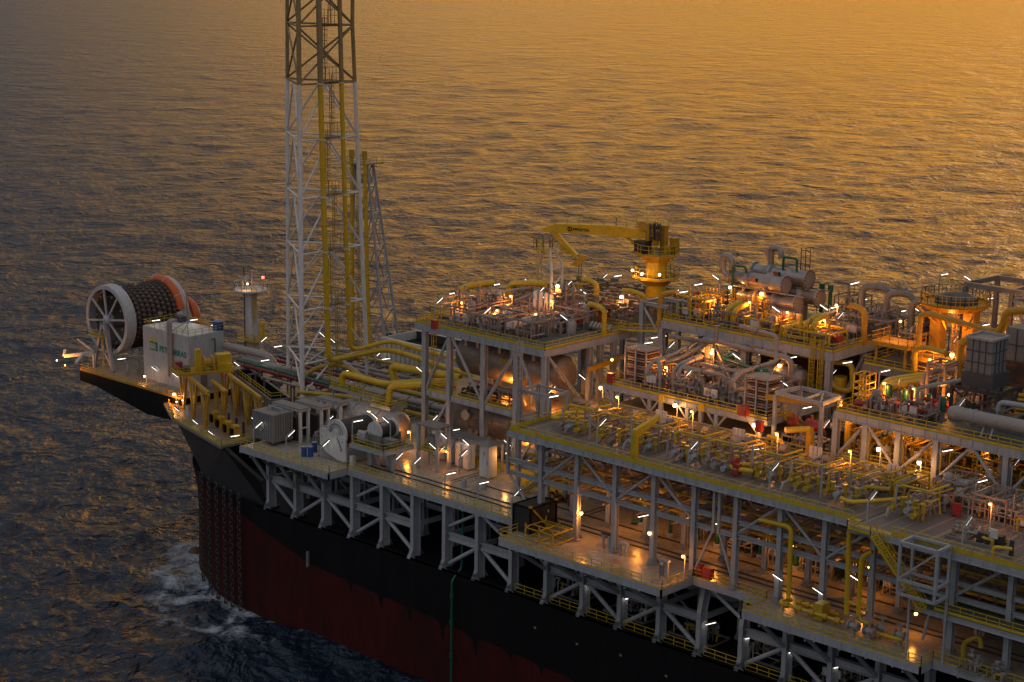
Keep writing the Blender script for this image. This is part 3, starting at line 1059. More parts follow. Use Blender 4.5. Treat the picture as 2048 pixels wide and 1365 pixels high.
for k in range(0, 22):
    x = k * S
    over = edge_y(x) < -2
    m = MB()
    w_, d_ = .62, 1.5
    yb = .75
    bent = edge_y(x) < -2 and k >= 9 or 82 < x < 93
    if 82 < x < 94:        # knuckled legs where the deck steps back
        for yy, t in ((0, 1), (d_ - .1, 1)):
            m.add([(x - w_ / 2, yy, .05), (x + w_ / 2, yy, .05), (x + w_ / 2, yy, 5.6), (x - w_ / 2, yy, 5.6), (x - w_ / 2 - .1, yy + 1.1, L - 1), (x + w_ / 2 - .1, yy + 1.1, L - 1)],
                  [(0, 1, 2, 3), (3, 2, 5, 4)])
            m.add([(x - w_ / 2, yy + .1, .05), (x + w_ / 2, yy + .1, .05), (x + w_ / 2, yy + .1, 5.6), (x - w_ / 2, yy + .1, 5.6)], [(3, 2, 1, 0)])
        m.box(x - .05, x + .05, .1, d_ - .1, .05, 5.6)
        m.add([(x, .1, 5.6), (x, d_, 5.6), (x, d_ + 1.1, L - 1), (x, 1.2, L - 1)], [(0, 1, 2, 3)])
    else:
        m.hcol(x, yb, .05, L - .98, w_, d_, .1)
    for s_ in (-1, 1):
        m.add([(x + s_ * w_ / 2, 0, 1.5), (x + s_ * w_ / 2, 0, .04), (x + s_ * (w_ / 2 + .55), -.1, .04), (x + s_ * (w_ / 2 + .1), -.02, .5)], [(0, 1, 2, 3), (3, 2, 1, 0)])
        m.add([(x - w_ / 2, yb + s_ * d_ / 2, 1.4), (x + w_ / 2, yb + s_ * d_ / 2, 1.4), (x + w_ / 2, yb + s_ * (d_ / 2 + .7), .04), (x - w_ / 2, yb + s_ * (d_ / 2 + .7), .04)], [(0, 1, 2, 3), (3, 2, 1, 0)])
    m.build('column', 'steel', pd)
    if k < 14:
        hcolumn(pd, x + .5, 8.4, .05, L - .9, .55, .9, foot=1.0, name='inner_column')
        girder(pd, (x + .15, 1.5, 5.2), (x + .4, 8.0, 5.2), .3, .7, name='cross_girder')
gaps = (5, 8, 13)
for k in range(0, 21):
    if k in gaps:
        continue
    a = (k * S + .33, .75, 5.3)
    b = ((k + 1) * S - .33, .75, 5.3)
    girder(pd, a, b, .75, 1.0, name='longitudinal_girder')
    if k < 13:
        girder(pd, (k * S + .8, 8.4, 5.3), ((k + 1) * S + .2, 8.4, 5.3), .5, .8, name='inner_girder')
        if k % 2:
            brace(pd, (k * S + .8, 8.4, 4.4), ((k + 1) * S + .2, 8.4, .6), .18, name='inner_brace')
P_ = .78
for k0, k1, up_ in ((0, 1, 0), (1, 2, 1), (2, 3, 0), (3, 4, 1), (4, 5, 0), (6, 7, 1), (7, 8, 0), (9, 10, 1), (10, 11, 0), (11, 12, 1), (12, 13, 0), (14, 15, 1), (15, 16, 0), (16, 17, 1), (17, 18, 0), (18, 19, 1), (19, 20, 0)):
    if up_:
        brace(pd, (k0 * S + .4, P_, .7), (k1 * S - .35, P_, 4.4), .3)
    else:
        brace(pd, (k0 * S + .35, P_, 4.4), (k1 * S - .4, P_, .7), .3)
for k0, k1, up_ in ((3, 4, 1), (4, 5, 0), (6, 7, 1), (7, 8, 0), (13, 14, 0)):
    if up_:
        brace(pd, (k0 * S + .35, P_, 6.2), (k1 * S - .35, P_, L - 1.1), .26)
    else:
        brace(pd, (k0 * S + .35, P_, L - 1.1), (k1 * S - .35, P_, 6.2), .26)
for k in list(range(0, 3)) + list(range(9, 14)) + list(range(15, 19)):
    ye = edge_y(k * S)
    if ye > -2:
        continue
    brace(pd, (k * S - .1, ye + .5, L - 1.0), (k * S - .1, -.02, 4.9), .28, name='raker')
    if k < 3:
        brace(pd, (k * S + 2.2, ye + .5, L - 1.0), (k * S + .2, .7, 6.4), .2, name='raker')
    girder(pd, (k * S, ye + .2, L - .98), (k * S, 0, L - .98), .3, .5, name='cantilever')
for x in range(0, 130, 6):
    girder(pd, (x + 3.2, edge_y(x + 3.2) + .2, L - .11), (x + 3.2, 16, L - .11), .25, .55, name='deck_beam')
# recessed transfer rails along the cream deck
m = MB()
for y in (3.1, 4.5, 8.2):
    x0 = 20 if y < 8 else 38
    m.box(x0, 140, y - .09, y + .09, L + .004, L + .13)
    m.box(x0, 140, y + .22, y + .34, L + .004, L + .05)
m.build('transfer_rail', 'charcoal', pd)
m = MB()
for dy in (0, .8):
    m.box(33.2 + dy, 33.45 + dy, 6.5, 13.5, L + .005, L + .03)
for dy in (0, .9):
    m.box(56.5 + dy, 56.75 + dy, 8.7, 14, L + .006, L + .04)
m.build('floor_groove', 'charcoal', pd)
for xs in ((39.5, 43.3, 12.2, 15.4), (31.5, 34.6, 13.6, 15.8), (24.5, 28, 15.9, 16.7), (44.5, 48, 12, 14.5)):
    MB().box(xs[0], xs[1], xs[2], xs[3], L + .005, L + .012).build('hazard_patch', 'yellow', pd)
MB().box(19.5, 49, 15.5, 15.8, L + .003, L + .45).build('kerb', 'rail', pd)
railing([(19.5, 15.65, L + .45), (49, 15.65, L + .45)], pd, toe=.5)
# run-off stain patches around the legs of the upper deck
for i in range(26):
    x, y = rnd.uniform(57, 81), rnd.uniform(-6.5, 2.5)
    r0 = rnd.uniform(.3, 1.3)
    pts = [(x + math.cos(q) * r0 * rnd.uniform(.5, 1.2), y + math.sin(q) * r0 * rnd.uniform(.3, .8), L + .0035 + i * .0006) for q in [i_ * 6.283 / 9 for i_ in range(9)]]
    MB().add(pts, [tuple(range(9))]).build('rust_stain', 'tan', pd)
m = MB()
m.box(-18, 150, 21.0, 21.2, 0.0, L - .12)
m.build('glow_block_wall', 'charcoal', pd)  # dark wall added to block the sunset glow seen through below deck

# ------------------------------------------------------------------ riser deck (long deck full of manifolds)
ZP = 23.3
rdk = thing('riser_deck', 'long upper deck on tall braced legs, crowded with yellow and grey manifolds', 'deck', (80, 7, L))
deck(rdk, 52.2, 106.4, -1.8, 16.0, ZP, 'plate', .75, skip=('n', 'e'))
deck(rdk, 106.4, 136, -3.4, 16.0, ZP - .004, 'plate', .75, skip=('n', 'w'))
m = MB()
for i in range(39):                                  # seams and worn strips of the plating
    y = 16.0 - .2
    x = 53.5 + i * 2.05
    m.box(x, x + rnd.uniform(.15, .5), -1.6, y, ZP + .004, ZP + .012)
m.build('deck_seam', 'tan', rdk)
MB().box(52.3, 106.3, -1.7, -.9, ZP + .005, ZP + .02).build('safety_stripe', 'gold', rdk)
MB().box(106.8, 135, -3.3, -2.4, ZP + .001, ZP + .016).build('safety_stripe', 'gold', rdk)
railing([(52.3, 15.5, ZP), (52.3, -1.75, ZP), (105.6, -1.75, ZP)], rdk, toe=.5)
railing([(111.5, -3.3, ZP), (136, -3.3, ZP)], rdk, toe=.5)
railing([(52.3, 16.4, ZP), (106, 16.4, ZP)], rdk, toe=.3)
pxs = [57.0, 63.3, 69.7, 76.0, 82.3, 88.6, 95.0, 101.2, 107.7, 118.0, 124.8, 131.5]
for x in pxs:
    hcolumn(rdk, x, -.4, L + .05, ZP - .85, .62, .8, foot=.7)
    if x < 110:
        hcolumn(rdk, x - .6, 6.8, L + .05, ZP - .85, .6, .7, foot=.7, name='inner_column')
        hcolumn(rdk, x - .6, 14.6, L + .05, ZP - .85, .6, .7, name='inner_column')
        for z in (19.0, 17.2, ZP - .12):
            girder(rdk, (x - .15, 0, z), (x - .45, 14.2, z), .3, .5, name='cross_girder')
        brace(rdk, (x - .6, 6.4, 16.8), (x - .3, 1.0, ZP - 1), .14, name='knee_brace')
for a, b in ((50.8, 57), (57, 63.3), (63.3, 69.7), (69.7, 76), (76, 82.3), (82.3, 85.2), (86, 88.6), (88.6, 95), (95, 101.2), (101.2, 107.7), (107.7, 112.5), (116, 118), (118, 124.8), (124.8, 131.5)):
    for z in (19.1, 17.35):
        girder(rdk, (a + .32, -.4, z), (b - .32, -.4, z), .5, .55, name='longitudinal_girder')
    if a < 108:
        girder(rdk, (a, 6.8, 18.9), (b - .6, 6.8, 18.9), .4, .45, name='inner_girder')
for a, b in ((63.2, 57.2), (63.5, 69.5), (75.8, 69.9), (76.2, 82.1), (94.8, 88.8), (95.2, 101), (107.4, 101.4), (124.5, 118.3), (125, 131)):
    brace(rdk, (a, -.4, ZP - 1.1), (b, -.4, 17.4), .2)
for a, b in ((51.2, 56.6), (85.1, 82.6), (86.1, 88.4), (116.3, 117.8), (115.7, 114.6)):
    brace(rdk, (a, -.4, 16.8), (b, -.4, L + .8), .17)
for x in (85.2, 86.0, 116.0, 50.9):
    hcolumn(rdk, x, -.4, 16.7, ZP - .85, .35, .35, name='hanger')
for x in (60.2, 66.5, 72.8, 79.2, 91.8, 98, 104.4):
    brace(rdk, (x + 1.9, 4.6, ZP - 1), (x + 2.9, 0.1, 20.2), .14, name='knee_brace')
# stair from the end of the riser deck down towards the next bay
MB().box(106.9, 109.8, -5.0, -3.5, ZP - .1, ZP - .02).build('landing', 'grating', rdk)
railing([(106.8, -3.4, ZP), (106.8, -4.9, ZP), (109.8, -4.9, ZP)], rdk, toe=.3)
stair((109.8, -4.3, ZP - .05), (116.6, -4.3, 16.2), 1.2, rdk, (0, 1, 0))
MB().box(115, 136, -3.4, 3, 16.1, 16.2).build('lower_landing', 'grating', rdk)
railing([(117.4, -3.3, 16.2), (136, -3.3, 16.2)], rdk, toe=.3)
girder(rdk, (115, -3.3, 16.08), (136, -3.3, 16.08), .3, .6)
m = MB()                                             # open lift frame beside the stair
for x in (114.5, 119.0):
    for y in (-6.4, -3.7):
        m.bar((x, y, 18.2), (x, y, 24.0), .28)
for z in (18.2, 19.8, 24.0):
    for y in (-6.4, -3.7):
        m.bar((114.5, y, z), (119.0, y, z), .3)
    for x in (114.5, 119.0):
        m.bar((x, -6.4, z), (x, -3.7, z), .3)
m.bar((114.5, -6.4, 19.9), (119.0, -6.4, 23.8), .2)
for x in (114.5, 119.0):
    m.bar((x, -3.7, L + .02), (x, -3.7, 18.1), .22)
m.build('hoist_frame', 'steel', rdk)
# stair tower at the near end
st = thing('stair_tower', 'slim grey lattice tower with ladder at the left end of the manifold deck', 'tower', (46.5, 10.5, L))
for x, y, zt in ((43.9, 9.4, 27.0), (49.4, 9.4, 25.6), (43.9, 13.2, 25.6), (49.4, 13.2, 25.6)):
    hcolumn(st, x, y, L + .05, zt, .45, .5)
for z in (14.5, 18.4, 21.6, 25.5):
    for y in (9.4, 13.2):
        girder(st, (44.1, y, z), (49.2, y, z), .25, .35)
    for x in (43.9, 49.4):
        girder(st, (x, 9.7, z), (x, 12.9, z), .25, .35)
for z0, z1 in ((10.6, 14.4), (14.6, 18.2), (18.5, 21.4)):
    brace(st, (44.1, 9.4, z0), (49.2, 9.4, z1), .13)
    stair((44.6, 10.3 + (z0 > 12) * 1.6, z0), (48.9, 10.3 + (z0 > 12) * 1.6, z1), .9, st, (0, 1, 0))
ladder((44.4, 9.0), L, 31.5, st, d=(1, 0), mt='steel', name='caged_ladder')

# ------------------------------------------------------------------ separator module (left, two tanks inside)
M1Z, M1M = 29.4, 19.2
m1 = thing('separator_module', 'grey three level frame holding two large tanks, lit pink pipework on top', 'module', (29, 26, L))
deck(m1, 15.0, 41.6, 17.0, 36.4, M1Z, 'grating', .95)
deck(m1, 16.6, 41.6, 17.2, 33, M1M, 'tan', .8, name='middle_deck', skip=('n', 'w'))
m1x = [16.9, 22.2, 29.3, 35.9, 41.45]
for x in m1x:
    hcolumn(m1, x, 17.35, L + .05, M1Z - .95, .75, .85)
    hcolumn(m1, x, 32.6, L + .05, M1Z - .95, .7, .8, name='rear_column')
    if x < 41:
        girder(m1, (x, 17.8, M1Z - .1), (x, 36, M1Z - .1), .35, .8, name='deck_beam')
        girder(m1, (x, 17.8, M1M - .1), (x, 32.5, M1M - .1), .35, .7, name='deck_beam')
for y in (27.3, 29.7):
    hcolumn(m1, 41.3, y, L + .05, M1Z - .95, .75, .85)
for (a, za), (b, zb) in (((22.0, M1Z - 1.1), (17.1, M1M + .1)), ((22.5, M1Z - 1.1), (29.0, M1M + .1)), ((35.7, M1Z - 1.1), (29.6, M1M + .1)), ((36.2, M1Z - 1.1), (41.2, M1M + .1)),
                         ((22.0, M1M - .9), (17.1, L + .4)), ((41.2, M1M - .9), (36.2, L + .6))):
    brace(m1, (a, 17.35, za), (b, 17.35, zb), .25)
brace(m1, (41.4, 17.9, M1Z - 1.1), (41.4, 26.6, M1M + .2), .25)
railing([(15.1, 36, M1Z), (15.1, 17.1, M1Z), (41.5, 17.1, M1Z), (41.5, 36.3, M1Z)], m1, toe=.35)
railing([(16.7, 17.3, M1M), (35.5, 17.3, M1M)], m1, toe=.3)
MB().box(15.2, 41.4, 17.15, 17.9, M1Z + .005, M1Z + .02).build('safety_stripe', 'gold', m1)
ladder((17.6, 18.2), M1M, M1Z, m1, d=(0, 1), name='caged_ladder')
m = MB()
for x in (24, 26.5, 31, 33.5, 37.8, 39.5):
    m.box(x, x + .3, 18.5, 18.8, M1Z - 2.4, M1Z - .9)
m.build('pipe_hanger', 'steel', m1)
MB().box(13.2, 17.5, 22, 27, M1Z + .3, M1Z + .5).build('side_landing', 'gold', m1)
railing([(17.5, 22, M1Z + .5), (13.2, 22, M1Z + .5), (13.2, 27, M1Z + .5)], m1, toe=.2)

# ------------------------------------------------------------------ heat exchanger module (middle, on a trussed skirt)
MHZ, MHL = 26.6, 24.2
mh = thing('exchanger_module', 'middle deck on a V braced grey truss, packed with grey looping pipes', 'module', (66, 25, ZP))
deck(mh, 52.6, 80.4, 17.0, 33, MHZ, 'plate', .7)
MB().box(54, 79.6, 17.3, 32.6, MHL - .6, MHL - .5).build('lower_floor', 'tan', mh)
girder(mh, (53.9, 17.0, MHL), (79.7, 17.0, MHL), .5, .75, name='bottom_chord')
girder(mh, (79.6, 17.4, MHL), (79.6, 32, MHL), .4, .75, name='bottom_chord')
for x in (54.4, 61.0, 67.5, 72.3, 62.9, 69.7):
    hcolumn(mh, x, 17.0, MHL, MHZ - .7, .55, .45, name='post')
hcolumn(mh, 79.4, 17.0, MHL, MHZ - .7, .55, .45, name='post')
for x in (54.4, 61.0, 67.5, 72.3):
    brace(mh, (x - 1.55, 17.0, MHZ - .75), (x - .2, 17.0, MHL + .1), .17)
    brace(mh, (x + 1.45, 17.0, MHZ - .75), (x + .2, 17.0, MHL + .1), .17)
brace(mh, (77.6, 17.0, MHZ - .75), (79.2, 17.0, MHL + .1), .17)
for x in (54.4, 61, 67.5, 73, 79.4):
    hcolumn(mh, x, 17.2, L, MHL - .75, .5, .5, name='leg')
    hcolumn(mh, x, 31, L, MHL - .75, .5, .5, name='leg')
railing([(52.7, 32.8, MHZ), (52.7, 17.1, MHZ), (80.3, 17.1, MHZ), (80.3, 22, MHZ)], mh, toe=.35)
for x in (63.1, 69.9):
    m = MB().cyl((x, 16.72, MHZ - .12), (x, 16.95, MHZ - .12), .45, n=14)
    m.box(x - .45, x + .45, 16.74, 16.95, MHZ - .7, MHZ - .1)
    m.build('lifting_lug', 'yellow', mh)
stair((80.4, 21, MHZ), (85, 21, ZP + .1), 1.1, mh, (0, 1, 0))

# ------------------------------------------------------------------ compression module (behind, carrying big coolers)
M2Z = 32.0
m2 = thing('compression_module', 'high rear deck on thick grey legs with yellow handrails and big coolers', 'module', (63, 46, L))
deck(m2, 47.4, 77.4, 36.3, 57, M2Z, 'grating', 1.1)
MB().box(44, 77, 36.8, 56.5, 21.9, 22.0).build('middle_deck', 'grating', m2)
girder(m2, (44, 36.6, 21.9), (77, 36.6, 21.9), .4, .7)
for x in (47.3, 56.1, 62.5, 69.5, 76.7):
    hcolumn(m2, x, 36.6, L, M2Z - 1.1, .85, .85)
    hcolumn(m2, x, 46.5, L, M2Z - 1.1, .75, .8, name='rear_column')
for x in (52, 59.3):
    hcolumn(m2, x, 40, L, M2Z - 1.1, .6, .6, name='rear_column')
hcolumn(m2, 77.0, 45.2, L, M2Z - 1.1, 1.0, 1.0)
brace(m2, (56.4, 36.6, M2Z - 1.2), (61.5, 36.6, 23.2), .22)
brace(m2, (69.2, 36.6, M2Z - 1.2), (63.4, 36.6, 23.2), .22)
brace(m2, (77.1, 45, M2Z - 1.4), (77.1, 37.2, 22.3), .24)
railing([(47.5, 56.8, M2Z), (47.5, 36.4, M2Z), (77.3, 36.4, M2Z), (77.3, 56, M2Z)], m2, toe=.35)
ladder((74.3, 36.1), 21.9, M2Z, m2, d=(1, 0), name='caged_ladder')
ladder((75.7, 36.1), 21.9, M2Z, m2, d=(1, 0), name='caged_ladder')
m = MB()
for y in (38.5, 42):
    m.bar((60, y, M2Z - 1.7), (76, y, M2Z - 1.7), .4, .5)
m.build('crane_beam', 'ochre', m2)
MB().box(51.5, 81, 34.6, 34.9, L + .01, 21.8).build('dark_backdrop', 'charcoal', m2)  # dark sheet added to keep the glow beyond out of the lower bays
MB().box(52, 77, 55.6, 55.9, 22.0, M2Z - 1.2).build('weather_wall', 'rust', m2)
# portal frame standing left of it
pf = thing('portal_frame', 'tall grey open portal frame with a flat square top and diagonal brace', 'frame', (44.5, 39, L))
for x, y in ((43.7, 36.4), (43.7, 41), (47.0, 41)):
    hcolumn(pf, x, y, L, 34.3, .7, .7)
for a, b in (((43.7, 36.7, 34.3), (43.7, 40.7, 34.3)), ((44, 36.4, 34.3), (48.5, 36.4, 34.3)), ((44, 41, 34.3), (48.5, 41, 34.3))):
    girder(pf, a, b, .4, .5)
brace(pf, (43.9, 36.4, 33.4), (47.2, 36.4, 29.4), .2)
MB().box(41.8, 43.4, 33, 36, 30, 30.1).build('walkway', 'grating', pf)
railing([(41.8, 33.2, 30.1), (43.3, 33.2, 30.1), (47, 36, 30.1)], pf, toe=.3)

# ------------------------------------------------------------------ right hand module
M3Z, M3M = 29.8, 23.9
m3 = thing('pump_module', 'right hand braced grey frame with red and green pumps on its deck', 'module', (115, 26, L))
deck(m3, 90.3, 140, 17.2, 36, M3Z, 'grating', .95, skip=('e',))
MB().box(90.5, 140, 17.6, 35, M3M - .1, M3M).build('middle_deck', 'grating', m3)
girder(m3, (90.6, 17.4, M3M - .02), (140, 17.4, M3M - .02), .5, .8)
m3x = [90.5, 94.8, 99.5, 104.7, 114.0, 122.8, 131]
for x in m3x:
    hcolumn(m3, x, 17.45, L + .05, M3Z - .95, .7, .8)
    hcolumn(m3, x, 32, L + .05, M3Z - .95, .7, .8, name='rear_column')
for a, b in ((94.6, 90.8), (95.1, 99.2), (104.4, 99.8), (109.2, 105), (109.7, 113.7), (118, 114.3), (118.5, 122.5)):
    brace(m3, (a, 17.45, M3Z - 1.1), (b, 17.45, M3M + .1), .22)
MB().box(90.8, 140, 34.2, 34.5, L + .01, M3Z - 1.0).build('dark_backdrop', 'charcoal', m3)  # dark sheet added behind these bays against glow from the far side
MB().bar((109.45, 17.45, M3Z - .95), (109.45, 17.45, M3Z - 1.5), .9, .5).build('gusset', 'steel', m3)
railing([(90.4, 35, M3Z), (90.4, 17.3, M3Z), (140, 17.3, M3Z)], m3, toe=.3)
railing([(90.8, 17.7, M3M), (140, 17.7, M3M)], m3, toe=.3)

# ------------------------------------------------------------------ valve deck (far side, rows of dark actuators) and far right module
m5 = thing('valve_deck', 'far deck behind the tanks covered with rows of small dark valve heads', 'module', (30, 47, L))
deck(m5, 14.5, 43.2, 36.8, 57, M1Z - .05, 'dark', .9)
for x in (15, 24, 33, 42.8):
    hcolumn(m5, x, 37.3, L, M1Z - 1, .6, .7)
    hcolumn(m5, x, 56, L, M1Z - 1, .6, .7)
railing([(14.6, 37, M1Z), (43, 37, M1Z)], m5, toe=.2)
railing([(14.6, 37, M1Z), (14.6, 56.8, M1Z), (43, 56.8, M1Z)], m5, toe=.2)
m6 = thing('generator_module', 'brownish far right frame of decks lit dull orange behind the pumps', 'module', (100, 48, L))
deck(m6, 80.5, 140, 39, 57, 30.6, 'grating', 1.0, edge='ash', skip=('e',))
MB().box(80.5, 140, 39.4, 56, 22.9, 23.0).build('middle_deck', 'grating', m6)
girder(m6, (80.5, 39.2, 22.9), (140, 39.2, 22.9), .4, .8, mt='ash')
for x in (80.8, 88, 96, 104, 112, 120):
    hcolumn(m6, x, 39.3, L, 29.6, .8, .8, mt='ash')
    hcolumn(m6, x, 50, L, 29.6, .8, .8, mt='ash', name='rear_column')
MB().box(81, 140, 55, 55.3, L + .01, 29.5).build('weather_wall', 'rust', m6)
for a, b in ((88.3, 92.3), (96, 92.6), (104.3, 108), (112, 108.3)):
    brace(m6, (a, 39.3, 22.6), (b, 39.3, 16), .2, mt='ash')
railing([(80.6, 56, 30.6), (80.6, 39.1, 30.6), (140, 39.1, 30.6)], m6, toe=.3)
railing([(80.6, 39.5, 23), (140, 39.5, 23)], m6, toe=.3)

# ------------------------------------------------------------------ flare tower (three legs)
tw = thing('flare_tower', 'tall white three legged lattice flare tower with sooty brown upper part', 'tower', (-22.5, 30.5, L))


def leg_at(i, z):
    k = (z - 10.4) / 100.0
    return [Vector((-18.3, 22.8, z)), Vector((-30.7 + 2.0 * k, 30.2 - .6 * k, z)), Vector((-19.3 + 1.4 * k * 1.6, 38.7 - 4.6 * min(k * 1.6, 1.0), z))][i]


ZR = [16.0, 25.2, 34.8, 44.1, 53.7, 62.9, 72.3, 82.0, 92.0, 102.0]
for i in range(3):
    r_ = (.42, .33, .34)[i]
    MB().tube([leg_at(i, L + .02)] + [leg_at(i, z) for z in ZR[:6]], r_, 14, bend=.01, seg=1).build('leg', 'chalk', tw, smooth=True)
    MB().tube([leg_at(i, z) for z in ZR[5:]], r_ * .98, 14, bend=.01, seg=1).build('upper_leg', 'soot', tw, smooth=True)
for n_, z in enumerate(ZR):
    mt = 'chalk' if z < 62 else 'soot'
    for i in range(3):
        a, b = leg_at(i, z), leg_at((i + 1) % 3, z)
        brace(tw, a, b, .17, 'ring_tube', mt)
        zl = ZR[n_ - 1] if n_ else L + .1
        if z < 62 or n_ == 5:
            mid = (a + b) / 2
            mt2 = 'chalk'
            brace(tw, mid, leg_at(i, zl + .2), .16, 'brace', mt2)
            brace(tw, mid, leg_at((i + 1) % 3, zl + .2), .16, 'brace', mt2)
        else:
            brace(tw, leg_at(i, z - .2), leg_at((i + 1) % 3, zl + .2), .17, 'upper_brace', 'soot')
            brace(tw, leg_at((i + 1) % 3, z - .2), leg_at(i, zl + .2), .17, 'upper_brace', 'soot')
for z in ZR[:8]:
    c = (leg_at(0, z) + leg_at(2, z)) / 2
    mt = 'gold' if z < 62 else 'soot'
    m = MB().box(c.x - .9, c.x + .6, c.y - 1.6, c.y + 2.2, z + .22, z + .3)
    m.build('landing', 'grating' if z < 62 else 'soot', tw)
    railing([(c.x + .55, c.y - 1.6, z + .3), (c.x + .55, c.y + 2.2, z + .3)], tw, h=2.4, toe=0, mt=mt, step=.7)
    if z > 17:
        off = .8 if (ZR.index(z) % 2) else -.4
        ladder((c.x - .1, c.y + off), ZR[ZR.index(z) - 1] + .3, z + .3, tw, d=(0, 1), mt=mt)
for y in (L, ):
    ladder((-18.0, 28.6), L, 16.2, tw, d=(0, 1))


def pipe(name, label, pts, r, mt, group=None, bend=None, cat='pipe', clamps=0, n=10, flange=False):
    m = MB().tube(pts, r, n, bend=bend, seg=5)
    p0 = Vector(pts[0])
    if not clamps and not flange:
        o = m.build(name, mt, None, loc=p0, smooth=True)
        return tag(o, label, cat, group)
    t = thing(name, label, cat, p0, group)
    m.build('run', mt, t, smooth=True)
    for a, b in zip(pts[:-1], pts[1:]):
        a, b = Vector(a), Vector(b)
        d = b - a
        k = int(d.length / clamps) if clamps else 0
        for i in range(1, k + 1):
            c = a + d * (i / (k + 1))
            MB().cyl(c - d.normalized() * .12, c + d.normalized() * .12, r * 1.28, n=12).build('clamp', mt if flange else 'ash', t, smooth=True)
    return t


# gas risers on the front face of the tower
for nm, pa, pb, ys, zb, path, rr in (
        ('left', 27.75, 26.7, 0, 16.0, [(-17.55, 30.5, 16.0), (-17.3, 41.0, 16.0), (-13.6, 41.3, 16.0), (-4.1, 39.65, 16.0), (14, 37.5, 16)], .47),
        ('right', 32.6, 31.3, 0, 17.0, [(-17.55, 36.6, 17.0), (-16.9, 41.8, 17.6), (-10.4, 42.4, 17.0), (-2.8, 42.0, 17.0), (14, 41, 17)], .38)):
    t = thing('flare_riser', ('thicker yellow riser on the left of the tower face, turning aft at the bottom' if nm == 'left' else
                              'thinner yellow riser on the right of the tower face, turning aft at the bottom'), 'pipe', (-17.5, pa, zb), 'yellow risers on the flare tower')
    yat = lambda z: pa + (pb - pa) * (z - 25) / 38.0
    MB().tube([(-17.55, yat(62.9), 62.9), (-17.55, yat(40), 40), (-17.55, yat(zb) + .1, zb)] + path, rr, 14, bend=2.2, seg=7).build('run', 'yellow', t, smooth=True)
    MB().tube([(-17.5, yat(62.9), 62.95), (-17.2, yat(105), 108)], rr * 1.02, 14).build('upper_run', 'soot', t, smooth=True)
    for z in ZR[1:6] + [49, 39.5, 30]:
        MB().cyl((-17.55, yat(z), z - .12), (-17.55, yat(z), z + .12), rr * 1.35, n=14).build('clamp', 'white' if z in ZR else 'yellow', t, smooth=True)
    for c in ((-13.0, 41.1 if nm == 'left' else 42.3), (-8, 40.3 if nm == 'left' else 42.2)):
        MB().cyl((c[0], c[1], zb), (c[0] + .3, c[1], zb), rr * 1.2, n=14).build('clamp', 'yellow', t, smooth=True)

# vent tower beyond it
vt = thing('vent_tower', 'smaller grey lattice tower behind the flare tower with two yellow pipes', 'tower', (-28, 50, L))
VL = [((-24.2, 48.0, L), (-29.4, 48.0, 46.8)), ((-33.5, 47.0, L), (-32.6, 48.0, 46.8)), ((-29, 56, L), (-30.6, 50.5, 46.8))]
for a, b in VL:
    MB().cyl(a, b, .26, .22, n=10).build('leg', 'steel', vt, smooth=True)
vz = [14, 20, 26, 32, 38, 43.4, 46.8]
pt = lambda i, z: Vector(VL[i][0]).lerp(Vector(VL[i][1]), (z - L) / (46.8 - L))
for j, z in enumerate(vz):
    for i in range(3):
        brace(vt, pt(i, z), pt((i + 1) % 3, z), .12, 'ring_tube', 'steel')
        if j:
            md = (pt(i, vz[j - 1]) + pt((i + 1) % 3, vz[j - 1])) / 2
            brace(vt, pt(i, z), md, .11, 'brace', 'steel')
            brace(vt, pt((i + 1) % 3, z), md, .11, 'brace', 'steel')
MB().box(-34.2, -28.4, 46.2, 51.4, 46.8, 46.9).build('top_platform', 'ash', vt)
railing([(-28.5, 51, 46.9), (-28.5, 46.3, 46.9), (-34, 46.3, 46.9)], vt, toe=.2)
ladder((-30.6, 46.8), L, 46.8, vt, d=(0, 1), mt='gold')
for p, lab in (((-31.95, 46.6, 40.31), 'left'), ((-28.63, 46.6, 40.67), 'right')):
    x = p[0]
    t = thing('vent_pipe', 'yellow vent pipe standing on the %s of the rear lattice tower' % lab, 'pipe', (x, 46.6, L), 'vent pipes of the rear tower')
    MB().tube([(x + .4 * (lab == 'right') * 3, 46.6, 12), (x, 46.6, 48.8)], .36, 12).build('run', 'yellow', t, smooth=True)
    MB().cyl((x, 46.6, 48.0), (x, 46.6, 49.4), .5, n=12).build('outlet', 'gold', t, smooth=True)
    for z in (20, 27, 34, 41, 45):
        MB().cyl((x + (1.2 * (46 - z) / 34 if lab == 'right' else 0), 46.6, z), (x + (1.2 * (46 - z) / 34 if lab == 'right' else 0), 46.6, z + .25), .46, n=12).build('clamp', 'ochre', t, smooth=True)

# ------------------------------------------------------------------ foremast
mx = (-52.3, 40.0)
ms = thing('foremast', 'white square foremast with a railed lamp platform behind the deckhouse', 'mast', (mx[0], mx[1], 6.0))
m = MB()
m.add([(mx[0] + a * 1.25, mx[1] + b * 1.0, 6.0) for a, b in ((-1, -1), (1, -1), (1, 1), (-1, 1))] + [(mx[0] - .6 + a * .75, mx[1] + b * .7, 21.6) for a, b in ((-1, -1), (1, -1), (1, 1), (-1, 1))],
      [(0, 1, 5, 4), (1, 2, 6, 5), (2, 3, 7, 6), (3, 0, 4, 7), (4, 5, 6, 7)])
m.build('column', 'white', ms)
ladder((mx[0] + .55, mx[1] - .2), 13.5, 21.4, ms, d=(0, 1))
MB().cyl((mx[0] - .6, mx[1], 21.6), (mx[0] - .6, mx[1], 21.85), 3.3, n=12).build('top_platform', 'white', ms)
railing([(mx[0] - .6 + 3.2 * math.cos(q), mx[1] + 3.2 * math.sin(q), 21.85) for q in [i * 6.2832 / 10 for i in range(11)]], ms, mt='white', toe=0, h=1.3, step=.9)
m = MB()
